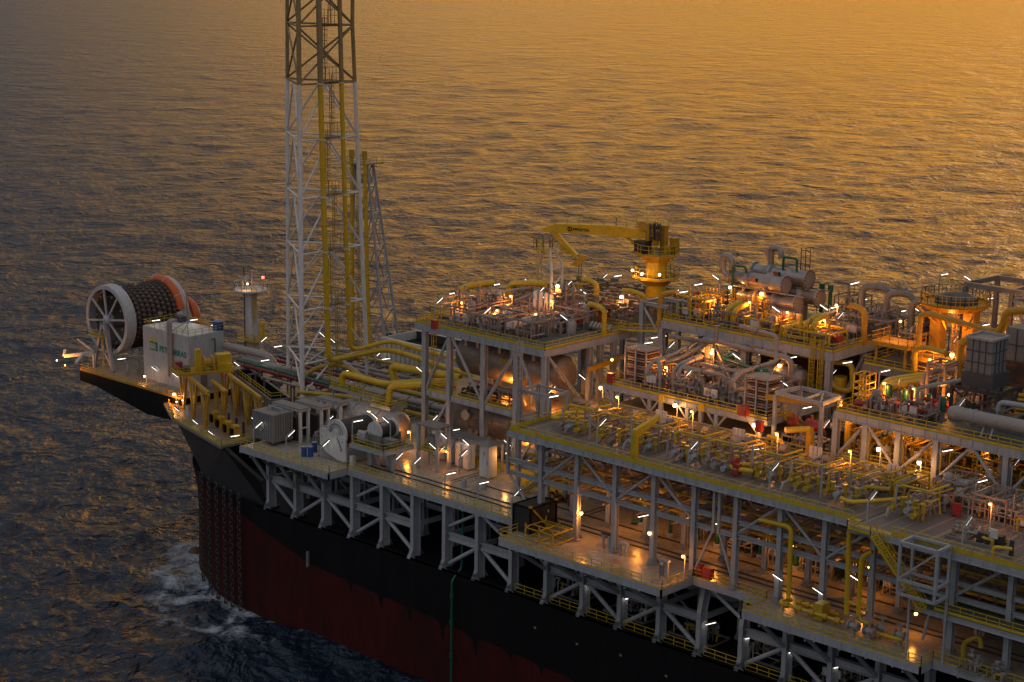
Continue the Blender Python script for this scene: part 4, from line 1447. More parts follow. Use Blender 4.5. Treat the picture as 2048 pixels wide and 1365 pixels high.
for dx, dy, h in ((-1.6, -1, 2.4), (-2.4, .4, 2.2), (-.9, -1.6, 2.3)):
    m.bar((mx[0] + dx, mx[1] + dy, 21.9), (mx[0] + dx, mx[1] + dy, 21.9 + h), .16)
    m.bar((mx[0] + dx, mx[1] + dy, 21.9 + h), (mx[0] + dx + .9, mx[1] + dy, 21.9 + h - .4), .3)
m.build('floodlight_bracket', 'steel', ms)
MB().bar((mx[0] - .2, mx[1], 21.9), (mx[0] - .2, mx[1], 25.6), .16).build('aerial', 'white', ms)
MB().bar((mx[0] - 1.2, mx[1] - 1.1, 8), (mx[0] - 1.2, mx[1] - 1.1, 26), .14).build('lightning_rod', 'dark', ms)
m = MB().cyl((mx[0] + 1.8, mx[1] + 1, 21.9), (mx[0] + 1.8, mx[1] + 1, 24.0), .1, n=8)
m.build('lamp_pole', 'gold', ms)
MB().lathe((mx[0] + 1.8, mx[1] + 1, 24.0), (0, 0, 1), [(0, .1), (.05, .25), (.4, .25), (.5, 0)], 10).build('red_lamp', 'redlamp', ms)
MB().box(mx[0] - 2.6, mx[0] + 2.9, mx[1] - 2.2, mx[1] + 2.2, 12.3, 12.5).build('lower_platform', 'gold', ms)
railing([(mx[0] - 2.5, mx[1] + 2.1, 12.5), (mx[0] - 2.5, mx[1] - 2.1, 12.5), (mx[0] + 2.8, mx[1] - 2.1, 12.5), (mx[0] + 2.8, mx[1] + 2.1, 12.5)], ms, toe=0)
m = MB()
for i in range(4):
    m.cyl((mx[0] + 2.0, mx[1] + .5, 12.6 + i * .85), (mx[0] + 2.0, mx[1] + .5, 13.3 + i * .85), .5, n=10)
m.build('fog_signal', 'yellow', ms)

# ------------------------------------------------------------------ chain handling gantry on the forecastle
ga = thing('chain_gantry', 'ochre gantry of two V braced runway trusses over the bow chain stoppers', 'gantry', (-32, 14, 5.0))


GB = Vector((-36.6, 13.9, 5.0))
ga.location = GB
ORG[ga.name] = tuple(GB)
GA = math.atan2(-.37, .93)


def runway(par, feet, v, u0, u1, zt):
    m = MB().bar((GB.x + u0, GB.y + v, zt), (GB.x + u1, GB.y + v, zt), .5, .55)
    m.build('runway_beam', 'ochre', par)
    for f in feet:
        m = MB()
        x, y = GB.x + f, GB.y + v
        for dx in (-2.3, 2.3):
            m.bar((x, y, 5.05), (x + dx, y, zt - .25), .42, .34)
        m.bar((x, y, 6.2), (x + .4, y, zt - .25), .3, .26)
        m.box(x - .4, x + .4, y - .4, y + .4, 5.01, 5.25)
        m.build('v_leg', 'ochre', par)


runway(ga, (-6.4, 0, 7.3), 0, -8.0, 9.4, 11.5)
runway(ga, (-4.6, 1.7, 8.2, 14.8), 7.0, -8.0, 16.0, 11.5)
m = MB()
m.bar((GB.x - 1, GB.y + 3.6, 11.0), (GB.x + 7.5, GB.y + 3.6, 11.0), .7, .3)
for f in (1.5, 6):
    m.bar((GB.x + f, GB.y + 3.6, 5.1), (GB.x + f - 1.2, GB.y + 3.6, 10.9), .3)
    m.bar((GB.x + f, GB.y + 3.6, 5.1), (GB.x + f + 1.2, GB.y + 3.6, 10.9), .3)
m.build('middle_runway', 'ochre', ga)
ga.rotation_euler = (0, 0, GA)
tr = thing('winch_trolley', 'yellow winch trolley with cabin box and railings riding the bow gantry', 'trolley', tuple(GB))
x0, x1, y0, y1, tz = GB.x - 7.2, GB.x - 2.2, GB.y - 1.8, GB.y + 7.9, 11.8
MB().box(x0, x1, y0, y1, tz, tz + .4).build('trolley_frame', 'ochre', tr)
tz += .4
railing([(x1 - .1, y1 - .1, tz), (x1 - .1, y0 + .1, tz), (x0 + .1, y0 + .1, tz), (x0 + .1, y1 - .1, tz)], tr, toe=.2)
MB().box(x1 - 2.4, x1 - .5, y1 - 2.7, y1 - .2, tz, tz + 2.8).build('machine_box', 'yellow', tr)
m = MB().lathe((x1 - 1.6, y0 + 4.6, tz + 1.3), (0, 1, 0), [(0, 0), (0, 1.4), (.25, 1.4), (.25, .8), (1.5, .8), (1.5, 1.4), (1.75, 1.4), (1.75, 0)], 20)
m.build('winch_drum', 'ochre', tr, smooth=True)
MB().box(x1 - 1.6, x1 - .8, y0 + 3.2, y0 + 4.1, tz, tz + 4.0).build('mast_post', 'yellow', tr)
MB().box(x0 + .3, x0 + 1.5, y0 + .3, y0 + 1.6, tz, tz + 1.4).build('control_box', 'crimson', tr)
MB().box(x1 - 3, x1 - 1.6, y0 + 1.2, y0 + 2.4, tz, tz + .9).build('hydraulic_unit', 'dark', tr)
tr.rotation_euler = (0, 0, GA)
for i, p in enumerate([(-31.21, 14.06, 6), (-27.93, 12.76, 6), (-24.53, 11.67, 6), (-21.75, 10.94, 6)]):
    x, y = p[0], p[1]
    t = thing('chain_stopper', ['yellow chain stopper nearest the stem on the brown bow deck', 'yellow chain stopper second from the stem on the bow deck',
                                'yellow chain stopper third from the stem on the bow deck', 'yellow chain stopper nearest the grey tank on the bow deck'][i], 'chain stopper', (x, y, 5.0), 'chain stoppers under the gantry')
    m = MB().box(x - .85, x + .85, y - .3, y + .8, 5.01, 7.0)
    m.build('body', 'ochre', t)
    MB().box(x - .5, x + .5, y - .75, y - .31, 5.3, 6.5).build('chain_mouth', 'black', t)
    MB().bar((x, y + 1.6, 5), (x - .2, y + 1.6, 7.4), .35).build('lever', 'charcoal', t)
    t.rotation_euler = (0, 0, GA)
m = MB().box(-34.6, -33.9, 10.6, 10.8, 6.4, 8.0)
m.cyl((-34.25, 10.7, 5), (-34.25, 10.7, 6.4), .08, n=6)
tag(m.build('notice_board', 'white', None, loc=(-34.25, 10.7, 5)), 'small white notice board on a post among the ochre legs', 'notice board')

# ------------------------------------------------------------------ open black tank beside the tower
ot = thing('open_tank', 'long open topped tank, black inside, between gantry and flare tower', 'tank', (-21.0, 18.3, 5.0))
X0, X1, Y0, Y1, ZT = -43.6, -21.2, 18.2, 21.7, 10.2
ot.rotation_euler = (0, 0, GA)
m = MB()
m.box(X0, X1, Y0, Y0 + .25, 5.0, ZT)
m.box(X0, X1, Y1 - .25, Y1, 5.0, ZT)
m.box(X0, X0 + .25, Y0 + .25, Y1 - .25, 5.0, ZT)
m.box(X1 - .25, X1, Y0 + .25, Y1 - .25, 5.0, ZT)
n_ = 14
for i in range(n_ + 1):
    x = X0 + (X1 - X0) * i / n_
    m.box(x - .1, x + .1, Y0 - .2, Y0, 5.0, ZT - .02)
m.build('side_plating', 'ash', ot)
MB().box(X0 + .25, X1 - .25, Y0 + .25, Y1 - .25, 5.02, 8.3).build('oily_water', 'black', ot)
m = MB()
m.box(X0 + .26, X1 - .26, Y1 - .29, Y1 - .255, 8.3, ZT - .02)
m.box(X0 + .255, X0 + .29, Y0 + .3, Y1 - .3, 8.3, ZT - .02)
m.build('lining', 'black', ot)
m = MB()
m.box(X0 - .1, X1 + .1, Y1 - .3, Y1 + .15, ZT + .003, ZT + .1)
m.box(X0 - .1, X0 + .3, Y0, Y1 - .3, ZT + .003, ZT + .1)
m.build('rim', 'pipe', ot)
railing([(X0, Y0 + .1, ZT + .02), (X1, Y0 + .1, ZT + .02), (X1, Y1, ZT + .02)], ot, toe=0)
MB().box(X0, X1, Y0 - 1.1, Y0 - .25, 8.6, 8.7).build('side_walkway', 'grating', ot)

# ------------------------------------------------------------------ pipe field between tower and bow
runs = [('crimson', .42, [(-44, 27.4, 11.5), (-16, 27.9, 11.5), (16, 28.5, 11.5)], 'fat crimson fire main running from the bow past the tower foot'),
        ('crimson', .3, [(-44, 33.6, 11.8), (16, 34.4, 11.8)], 'thin crimson pipe running aft behind the tower legs'),
        ('pipe', .5, [(-42, 29.5, 12.0), (16, 30.2, 12.0)], 'pale grey pipe running aft beside the crimson fire main'),
        ('green', .3, [(-40, 26.3, 12.6), (-13, 25.4, 12.9), (16, 25.8, 12.6)], 'green pipe on the near edge of the forward pipe rack'),
        ('pipe', .42, [(-44, 31.6, 11.6), (16, 32.4, 11.6)], 'grey pipe in the middle of the forward pipe rack'),
        ('dark', .45, [(-40, 36.2, 11.6), (16, 36.8, 11.6)], 'dark lagged pipe at the back of the forward pipe rack'),
        ('pink', .32, [(-38, 38.4, 11.9), (12, 39.2, 11.9)], 'pinkish pipe at the far edge of the forward pipe rack'),
        ('gold', .34, [(-38, 43.4, 12.0), (-19.5, 45.4, 12.4), (12, 46, 12.4)], 'dull yellow pipe along the far side behind the tower'),
        ('pipe', .28, [(-38, 41, 11.6), (14, 43, 11.6)], 'thin grey pipe along the far side of the pipe rack'),
        ('ash', .5, [(-40, 47, 11.8), (12, 49, 11.8)], 'thick dull grey pipe at the far deck edge'),
        ('pink', .24, [(-30, 24, 11.6), (-15, 24.3, 11.6)], 'short pinkish pipe under the tower leg')]
for mt, r_, pts, lab in runs:
    pipe('deck_pipe', lab, pts, r_, mt, 'pipes of the forward rack', clamps=5.5)
# rack sleepers
rk = thing('pipe_rack', 'low grey sleepers and posts carrying the forward pipes', 'rack', (-14, 33, L))
for x in range(-43, 15, 4):
    m = MB()
    z0 = 5.0 if x < -19 else L
    for y in (25.0, 31, 37, 44, 49):
        m.bar((x, y, z0), (x, y, 11.1), .25)
    m.bar((x, 24.4, 11.0), (x, 49.6, 11.0), .3, .3)
    m.build('sleeper', 'ash', rk)
pipe('offloading_pipe', 'thick grey S bend pipe from the deckhouse down to the rack', [(-47.5, 29.6, 13.4), (-36.0, 30.2, 13.4), (-34.6, 31.2, 10.6), (-33.5, 30.4, 8.4)], .72, 'pipe', bend=2.0, n=14)
pipe('riser_elbow', 'grey pipe bend with dark flanges beside the black tank', [(-37, 28.2, 6), (-37, 28.2, 11), (-34, 28.4, 12.2), (-22, 28.9, 12.4)], .4, 'ash', bend=1.2)
pipe('expansion_loop', 'yellow pipe loop curling over the rack behind the tower leg', [(-24.8, 26.6, 7), (-22.5, 27.6, 13.3), (-20, 30, 14.6), (-17, 31.8, 14.6), (-13.5, 32.4, 12.6), (-8, 32.8, 12.4), (10, 33.2, 12.4)], .4, 'gold', bend=1.8)
m = MB().cyl((-24.6, 27.4, 5), (-24.6, 27.4, 8.0), .95, n=18)
m.cyl((-24.6, 27.4, 8.0), (-24.6, 27.4, 8.2), 1.1, n=18)
tag(m.build('bollard_drum', 'yellow', None, loc=(-24.6, 27.4, 5), smooth=True), 'stubby yellow drum beside the black tank', 'drum')
# far bulwark fairleads
for x, sz, lab in ((-29.5, 1.5, 'big black round fairlead on the far bulwark beside a tower leg'), (-14.5, .95, 'smaller black ring fairlead on the far bulwark')):
    m = MB().torus((x, 54, 13.0 if sz > 1 else 13.6), (0, 1, 0), sz, sz * .38, 22, 8)
    m.bar((x, 54, L), (x, 54, 12), .8)
    tag(m.build('fairlead', 'black', None, loc=(x, 54, L), smooth=True), lab, 'fairlead')
m = MB().box(-45, -36, 30.6, 32.0, 11.0, 11.3)
m.bar((-45, 31.3, 11.2), (-34, 36.5, 11.2), .5)
tag(m.build('cable_tray', 'gold', None, loc=(-40, 31, 11)), 'yellow cable tray bridging behind the deckhouse', 'cable tray')

# white ribbed tank by the left module
rt_ = thing('ribbed_tank', 'open white ribbed steel tank behind the yellow flare pipes', 'tank', (-16, 49, L))
X0, X1, Y0, Y1, ZT = -24.4, -8.0, 47.0, 55.6, 16.2
m = MB()
m.box(X0, X1, Y0, Y0 + .3, L, ZT)
m.box(X0, X1, Y1 - .3, Y1, L, ZT)
m.box(X0, X0 + .3, Y0 + .3, Y1 - .3, L, ZT)
m.box(X1 - .3, X1, Y0 + .3, Y1 - .3, L, ZT)
for i in range(15):
    x = X0 + (X1 - X0) * i / 14
    m.box(x - .12, x + .12, Y0 - .28, Y0, L, ZT - .4)
m.box(X0 - .15, X1 + .15, Y0 - .32, Y0 + .3, ZT - .35, ZT + .02)
m.build('side_plating', 'white', rt_)
MB().box(X0 + .3, X1 - .3, Y0 + .3, Y1 - .3, L + .02, ZT - 1.5).build('contents', 'black', rt_)
m = MB().box(X0 + .32, X1 - .32, Y1 - .34, Y1 - .305, ZT - 1.5, ZT - .1)
m.build('lining', 'charcoal', rt_)

# ------------------------------------------------------------------ left end of the process deck
# insulated grey tank on feet
it = thing('block_tank', 'boxy dark grey insulated tank on feet at the left end of the deck', 'tank', (1.2, 3.4, L))
X0, X1, Y0, Y1 = -3.0, 1.9, -.3, 3.6
MB().box(X0, X1, Y0, Y1, L + .55, L + 4.9).build('casing', 'ash', it)
m = MB()
for i in range(1, 9):
    x = X0 + (X1 - X0) * i / 9
    m.box(x - .03, x + .03, Y0 - .03, Y0 - .002, L + .6, L + 4.8)
for i in range(1, 8):
    y = Y0 + (Y1 - Y0) * i / 8
    m.box(X1 + .002, X1 + .03, y - .03, y + .03, L + .6, L + 4.8)
m.build('cladding_seam', 'dark', it)
for x in (X0 + .4, X1 - .4):
    for y in (Y0 + .4, Y1 - .4):
        MB().box(x - .3, x + .3, y - .3, y + .3, L + .003, L + .55).build('foot', 'dark', it)
m = MB().tube([(-2, 2, L + 4.9), (-2, 2, L + 5.4), (1.2, 2, L + 5.4), (1.2, 2, L + 4.9)], .12, 8)
m.tube([(0, 3, L + 4.9), (0, 2.4, L + 5.2), (-1.6, 2.4, L + 5.2), (-1.6, 2.4, L + 4.9)], .14, 8)
m.build('vent_line', 'steel', it, smooth=True)
MB().torus((-1.0, Y0 - .05, L + 2.8), (0, 1, 0), .8, .06, 20, 6).build('manhole', 'ash', it)
# three gantry tables with dark tops
for i, (x0, x1, y0, y1) in enumerate(((-3.2, 3.5, 3.75, 5.8), (-1.4, 4.85, 6.85, 8.75), (-1.0, 5.0, 10.7, 12.5))):
    t = thing('cover_table', ['grey steel canopy on legs just behind the boxy tank', 'middle grey steel canopy on legs between boxy tank and white reel', 'rear grey steel canopy on legs beside the pale vessel'][i], 'canopy', (x0, y0, L), 'canopies behind the boxy tank')
    zt = 15.7
    MB().box(x0, x1, y0, y1, zt, zt + .14).build('top', 'ash', t)
    m = MB()
    for y in (y0, y1):
        m.bar((x0, y, zt - .17), (x1, y, zt - .17), .14, .3)
    for x in (x0, x1):
        m.bar((x, y0, zt - .17), (x, y1, zt - .17), .14, .3)
    m.build('edge_beam', 'steel', t)
    for x in (x0 + .3, x1 - .3):
        for y in (y0 + .25, y1 - .25):
            MB().box(x - .2, x + .2, y - .2, y + .2, L + .01, zt - .33).build('leg', 'white', t)
    MB().box(x0 + .6, x1 - 1.6, y0 + .5, y1 - .4, L + .02, zt - 1.6).build('louvred_unit', 'charcoal', t)
    MB().bar((x1 - .3, y0 + .3, L + 2.3), (x1 - .3, y1 - .3, L + 2.3), .2).build('tie_beam', 'white', t)
# blue drums
for i, p in enumerate([(9.07, -0.36, 10.4), (9.75, 0.34, 10.4), (8.32, 2.37, 10.4)]):
    t = thing('oil_drum', ['blue drum nearest the boxy tank, leftmost of three', 'blue drum in the middle, nearest the front of the white reel', 'blue drum half hidden behind the other two'][i], 'drum', (p[0], p[1], L), 'blue drums on the deck')
    m = MB().lathe((p[0], p[1], L), (0, 0, 1), [(0, .42), (.5, .42), (.52, .45), (.58, .45), (.6, .42), (1.0, .42), (1.02, .45), (1.08, .45), (1.1, .42), (1.5, .42)], 16)
    m.build('body', 'blue', t, smooth=True)
    MB().cyl((p[0], p[1], 11.9), (p[0], p[1], 11.93), .4, n=16).build('lid', 'steel', t)
# big white reel
wr = thing('white_winch', 'big white anchor winch with ring flange and black drum at the deck edge', 'winch', (13.6, 3, L))
m = MB()
m.add([(x, y, z) for y in (1.2, 1.5) for x, z in ((10.9, 15.0), (12.0, 15.1), (12.4, 14.6), (16.0, 14.6), (16.6, 14.2), (16.7, 10.5), (15.7, 10.5), (14.6, 10.75), (12.4, 11.4), (10.9, 12.4))],
      [tuple(range(10)), tuple(range(10, 20))[::-1]] + [(i, i + 10, (i + 1) % 10 + 10, (i + 1) % 10) for i in range(10)])
m.build('side_plate', 'white', wr)
wc = Vector((14.2, 1.5, 14.55))
m = MB()
m.lathe(wc, (0, 1, 0), [(0, 1.25), (0, 2.2), (.35, 2.2), (.35, 1.25)], 36)
m.lathe(wc + Vector((0, -.35, 0)), (0, 1, 0), [(0, 0), (0, .7), (.5, .8), (.5, 0)], 16)
m.lathe(wc + Vector((0, .2, 0)), (0, 1, 0), [(0, 0), (0, 1.3), (.1, 1.3)], 30)
MB().lathe(wc + Vector((0, 6.2, 0)), (0, 1, 0), [(0, 0), (0, 2.2), (.3, 2.2), (.3, 0)], 36).build('flange', 'white', wr, smooth=True)
m.build('flange', 'white', wr, smooth=True)
m = MB()
for i in range(40):
    q = 6.283 * i / 40
    m.cyl(wc + Vector((math.cos(q) * 1.5, -.03, math.sin(q) * 1.5)), wc + Vector((math.cos(q) * 1.5, .02, math.sin(q) * 1.5)), .1, n=6)
m.build('bolt_ring', 'charcoal', wr)
m = MB().lathe(wc + Vector((0, .35, 0)), (0, 1, 0), [(0, 1.8)] + [(a * .25 + .05, 1.8 + .06 * (a % 2)) for a in range(23)] + [(5.85, 1.8)], 32)
m.build('drum', 'hose', wr, smooth=True)
MB().box(10.9, 16.4, 7.6, 8.2, L, 14.5).build('rear_stand', 'white', wr)
MB().box(10.5, 17, 1.1, 8.3, L + .004, L + .3).build('bed_frame', 'ash', wr)
m = MB()
for x, z in ((11.4, 13.6), (12.6, 12.6), (15.5, 12.2), (15.9, 13.6)):
    m.box(x, x + .2, 1.13, 1.2, z, z + .2)
m.bar((14.9, 1.1, 14.0), (15.9, 1.1, 12.4), .1)
m.build('bracket', 'ash', wr)
MB().box(17.2, 17.9, 1.5, 2.1, L, L + 1.4).build('control_box', 'white', wr)
# raised winch platform
wp = thing('winch_platform', 'raised grey platform on a thick pedestal with yellow railings', 'platform', (22, 4, L))
zz = 13.9
deck(wp, 17.6, 24.8, 1.2, 7.2, zz, 'dark', .5)
for x in (19.2, 23.4):
    MB().box(x - .45, x + .45, 3.6, 4.5, L, zz - .55).build('pedestal', 'steel', wp)
brace(wp, (23.4, 3.6, L + .2), (24.6, 1.5, zz - .8), .2)
brace(wp, (21.0, 4.0, L + .2), (19.4, 4.0, zz - .8), .2)
brace(wp, (25.8, 4.4, L + .2), (23.8, 4.2, zz - .8), .2)
railing([(17.7, 7.1, zz), (17.7, 1.3, zz), (24.7, 1.3, zz), (24.7, 7.1, zz)], wp, toe=.2)
sw = thing('hydraulic_winch', 'smaller grey winch with black drum and pipe nest on the raised platform', 'winch', (22, 5, zz))
for y_, pr_ in ((4.2, [(0, 0), (0, 1.5), (.3, 1.5), (.3, .9)]), (7.6, [(0, .9), (0, 1.5), (.3, 1.5), (.3, 0)])):
    MB().lathe((21.6, y_, zz + 1.9), (0, 1, 0), pr_, 26).build('flange', 'white', sw, smooth=True)
MB().lathe((21.6, 4.5, zz + 1.9), (0, 1, 0), [(0, 1.15), (3.1, 1.15)], 26).build('drum', 'charcoal', sw, smooth=True)
for y0, y1 in ((3.9, 4.15), (7.95, 8.1)):
    MB().box(20.2, 23.2, y0, y1, zz + .01, zz + 1.5).build('stand', 'ash', sw)
m = MB().box(18.9, 20.6, 3.2, 5.6, zz + .3, zz + 1.4)
for i in range(5):
    m.tube([(19.4 + i * .35, 3.0, zz + .2), (19.4 + i * .35, 2.7, zz + 1.0), (19.6 + i * .3, 3.4, zz + 1.7 + .1 * i), (20.2 + i * .2, 4, zz + 1.2)], .1, 6)
m.cyl((19.2, 3.4, zz + 1.6), (20.4, 3.4, zz + 1.6), .3, n=10)
m.build('power_pack', 'steel', sw)
MB().box(23.6, 25.6, 4.2, 5.4, zz + .3, zz + 1.3).build('gear_case', 'ash', sw)
sw.location = (21.0, 4.1, zz)
# booth frame beside it
bf = thing('booth_frame', 'small grey open booth with flat roof beside the raised winch', 'booth', (27.6, 8.5, L))
MB().box(24.9, 29.4, 7.6, 10.6, 17.0, 17.16).build('roof', 'ash', bf)
for x in (25.2, 29.1):
    for y in (7.9, 10.3):
        MB().box(x - .22, x + .22, y - .22, y + .22, L + .01, 17).build('post', 'steel', bf)
MB().box(25, 29.3, 7.7, 10.5, 13.3, 13.4).build('floor', 'grating', bf)
railing([(25, 7.75, 13.4), (29.2, 7.75, 13.4), (29.2, 10.4, 13.4)], bf, toe=.2)
MB().box(26.2, 27.6, 8.6, 9.8, 13.4, 15.4).build('instrument_case', 'ash', bf)
# electrical cabinets
for i, p in enumerate([(31.23, 11.61, 10.4), (29.36, 11.89, 10.4), (27.13, 12.4, 10.4), (25.12, 12.78, 10.4), (22.82, 13.48, 10.4)]):
    t = thing('electrical_cabinet', ['white electrical cabinet nearest the gabled kiosk in the row', 'second white cabinet from the kiosk in the row of five', 'middle white cabinet in the row of five',
                                     'fourth white cabinet from the kiosk in the row of five', 'white cabinet farthest from the kiosk, leftmost of the row'][i], 'cabinet', (p[0], p[1], L), 'white cabinets on the cream deck')
    MB().box(p[0] - .6, p[0] + .5, p[1] + .1, p[1] + 1.5, L + .25, L + 3.8).build('body', 'white', t)
    MB().box(p[0] - .58, p[0] + .48, p[1] + .15, p[1] + 1.45, L + .003, L + .25).build('plinth', 'tan', t)
    m = MB().box(p[0] - .53, p[0] + .43, p[1] + .05, p[1] + .097, L + .35, L + 3.65)
    d_ = m.build('door', 'white', t)
    MB().box(p[0] + .25, p[0] + .32, p[1] - .01, p[1] + .048, L + 1.9, L + 2.4).build('handle', 'charcoal', d_)
    MB().box(p[0] - .35, p[0] - .05, p[1] + .03, p[1] + .049, L + 2.9, L + 3.3).build('warning_plate', 'steel', d_)
p0, p1 = (27.74, 8.59, 14.7), (35.52, 8.67, 14.7)
cn = thing('cabinet_canopy', 'flat grey rain canopy over the row of white cabinets', 'canopy', ((p0[0] + p1[0]) / 2, 14, L))
MB().box(p0[0] - 1, p1[0] + .3, 12.6, 15.2, 14.75, 14.87).build('top', 'ash', cn)
for x in (p0[0] - .6, p1[0]):
    MB().box(x - .12, x + .12, 14.8, 15.05, L + .01, 14.75).build('post', 'steel', cn)
p = (35.9, 10.63, 10.4)
ks = thing('kiosk', 'tall white cabinet with wide flat cap standing alone on the deck', 'cabinet', (p[0], p[1], L))
MB().box(p[0] - .95, p[0] + .9, p[1] + .1, p[1] + 1.8, L + .2, L + 5.1).build('body', 'white', ks)
MB().box(p[0] - .9, p[0] + .85, p[1] + .15, p[1] + 1.75, L + .004, L + .2).build('plinth', 'tan', ks)
m = MB()
m.add([(p[0] - 1.5, p[1] - .5, L + 5.1), (p[0] + 1.5, p[1] - .5, L + 5.1), (p[0] + 1.5, p[1] + 2.4, L + 5.1), (p[0] - 1.5, p[1] + 2.4, L + 5.1), (p[0], p[1] + .95, L + 5.7)],
      [(0, 3, 2, 1), (0, 1, 4), (1, 2, 4), (2, 3, 4), (3, 0, 4)])
m.build('cap', 'ash', ks)
d_ = MB().box(p[0] - .8, p[0] + .75, p[1] + .05, p[1] + .097, L + .3, L + 4.9).build('door', 'white', ks)
MB().box(p[0] - .2, p[0] + .2, p[1] + .03, p[1] + .049, L + 3.5, L + 4).build('warning_plate', 'steel', d_)
MB().box(p[0] + .55, p[0] + .62, p[1], p[1] + .048, L + 2.1, L + 2.7).build('handle', 'charcoal', d_)
# bollards between the rails
for i, p in enumerate([(36.84, 5.64, 10.4), (39.32, 7.16, 10.4)]):
    m = MB().box(p[0] - .35, p[0] + .35, p[1] - .25, p[1] + .25, L + .004, L + 1.1)
    m.cyl((p[0], p[1], L + 1.1), (p[0], p[1], L + 1.3), .2, n=8)
    tag(m.build('rail_stop', 'steel', None, loc=(p[0], p[1], L)), ['grey buffer stop at the left end of the inner rail', 'grey buffer stop in front of the lone white cabinet'][i], 'buffer', 'buffer stops')
# ------------------------------------------------------------------ black container and scaffold frame
p = (57.81, -3.33, 10.4)
cx, cy = p[0], p[1]
ct = thing('black_container', 'black corrugated container at the corner of the outer deck', 'container', (cx - 1.3, cy + 2.5, L))
m = MB().box(cx - 3.0, cx, cy, cy + 5.0, L + .15, L + 3.6)
m.build('body', 'charcoal', ct)
m = MB()
for i in range(1, 12):
    x = cx - 3.0 + i * .25
    m.box(x - .05, x + .05, cy - .06, cy - .002, L + .3, L + 3.45)
for i in range(1, 20):
    y = cy + i * .25
    m.box(cx + .002, cx + .06, y - .05, y + .05, L + .3, L + 3.45)
m.build('corrugation', 'charcoal', ct)
m = MB()
for x in (cx - 3.0, cx):
    for y in (cy, cy + 5.0):
        m.box(x - .14, x + .14, y - .14, y + .14, L + .01, L + 3.7)
for y in (cy, cy + 5):
    m.bar((cx - 2.9, y, L + 3.62), (cx - .1, y, L + 3.62), .2)
for x in (cx - 3, cx):
    m.bar((x, cy + .1, L + 3.62), (x, cy + 4.9, L + 3.62), .2)
m.build('corner_frame', 'black', ct)
for q in ((cx, cy), (cx, cy + 5)):
    MB().box(q[0] - .2, q[0] + .2, q[1] - .2, q[1] + .2, L + 3.7, L + 3.95).build('corner_casting', 'gold', ct)
MB().bar((cx + .2, cy + .3, L + 3.4), (cx + .2, cy + 3.6, L + .2), .22).build('tension_bar', 'gold', ct)
MB().cyl((cx + .01, cy + 3.4, L + 2.6), (cx + .08, cy + 3.4, L + 2.6), .2, n=12).build('vent', 'steel', ct)
sf = thing('scaffold_frame', 'pale yellow pipe frame stacked on the deck beside the black container', 'frame', (cx + 2.8, cy + .5, L))
for z in (L + .2, L + 1.6):
    m = MB()
    for y in (cy - 1.6, cy, cy + 1.6, cy + 2.4):
        m.bar((cx + .6, y, z), (cx + 5.4, y, z), .14)
    for x in (cx + .6, cx + 3, cx + 5.4):
        m.bar((x, cy - 1.6, z + .08), (x, cy + 2.4, z + .08), .14)
    m.build('grid', 'gold', sf)
for x in (cx + .6, cx + 3, cx + 5.4):
    for y in (cy - 1.6, cy + 2.4):
        MB().bar((x, y, L), (x, y, L + 2.2), .14).build('upright', 'gold', sf)
# folded chain on the cream deck
p = (50.63, 10.7, 10.4)
m = MB()
for i in range(9):
    q = i * .75
    m.torus((p[0] - 1.5 + i * .5, p[1] + .6 * math.sin(i * 1.3), L + .35 + .25 * (i % 2)), (math.cos(q), math.sin(q), .4), .5, .2, 12, 6)
tag(m.build('shackle_heap', 'rust', None, loc=(p[0], p[1], L), smooth=True), 'heap of dark rusty shackles on the cream deck', 'shackles')
# pedestal controls on the outer deck
for i, (px_, h_) in enumerate((((68.31, -0.35, 10.4), 1.9), ((71.58, -0.88, 10.4), 1.5), ((81.31, -4.88, 10.4), 2.6))):
    t = thing('control_pedestal', ['grey control pedestal with dark gauges left of the third leg', 'white bench stand right of the third leg on the outer deck', 'grey control post with lamps at the outer deck corner'][i], 'pedestal', (px_[0], px_[1], L))
    for dx in (-.5, .5):
        MB().box(px_[0] + dx - .12, px_[0] + dx + .12, px_[1] - .15, px_[1] + .15, L + .004, L + h_).build('leg', 'steel', t)
    MB().box(px_[0] - .7, px_[0] + .7, px_[1] - .2, px_[1] + .35, L + h_, L + h_ + .3).build('head', 'steel' if i else 'charcoal', t)
    if i == 2:
        MB().box(px_[0] - .5, px_[0] + .2, px_[1] - .3, px_[1] - .21, L + .8, L + 2.2).build('panel', 'ash', t)

# ------------------------------------------------------------------ big vessels
vessel('dome_vessel', 'pale vessel with a domed orange lit end in front of the yellow pipes', (3.6, 13.7, 13.25), (14.6, 13.7, 13.25), 2.6, 'clad', rings=3, floor=L, dome=.6)
vessel('upper_separator', 'large dull silver tank on the middle level of the left module', (19.6, 24.2, 24.1), (39.0, 24.2, 24.1), 2.95, 'oldclad', rings=3, floor=M1M, dome=.3)
vessel('lower_separator', 'large dull silver tank at deck level under the left module', (17.5, 23.8, 15.0), (42.5, 23.8, 15.0), 2.9, 'oldclad', rings=4, floor=L, dome=.3)
for i, x in enumerate((22.6, 37.2)):
    m = MB().cyl((x, 20.5, 15.6), (x, 21.8, 15.6), .62, n=16)
    m.cyl((x, 20.3, 15.6), (x, 20.5, 15.6), .82, n=16)
    tag(m.build('manway', 'white', None, loc=(x, 21, 15.6), smooth=True), ['white round manway cover on the left half of the lower tank', 'white round manway cover on the right half of the lower tank'][i], 'manway', 'manways of the lower tank')
m = MB().box(28.8, 31.4, 21.2, 21.24, 24.9, 25.5)
tag(m.build('name_plate', 'gold', None, loc=(30, 21.2, 25)), 'small yellow name plate on the upper silver tank', 'name plate')
pipe('crossover_pipe', 'long grey pipe lying low in front of the lower silver tank', [(24.5, 19.6, 14.0), (24.5, 19.4, 12.5), (38.8, 18.6, 12.5), (41.8, 20.5, 12.5)], .36, 'pipe', bend=1.0)
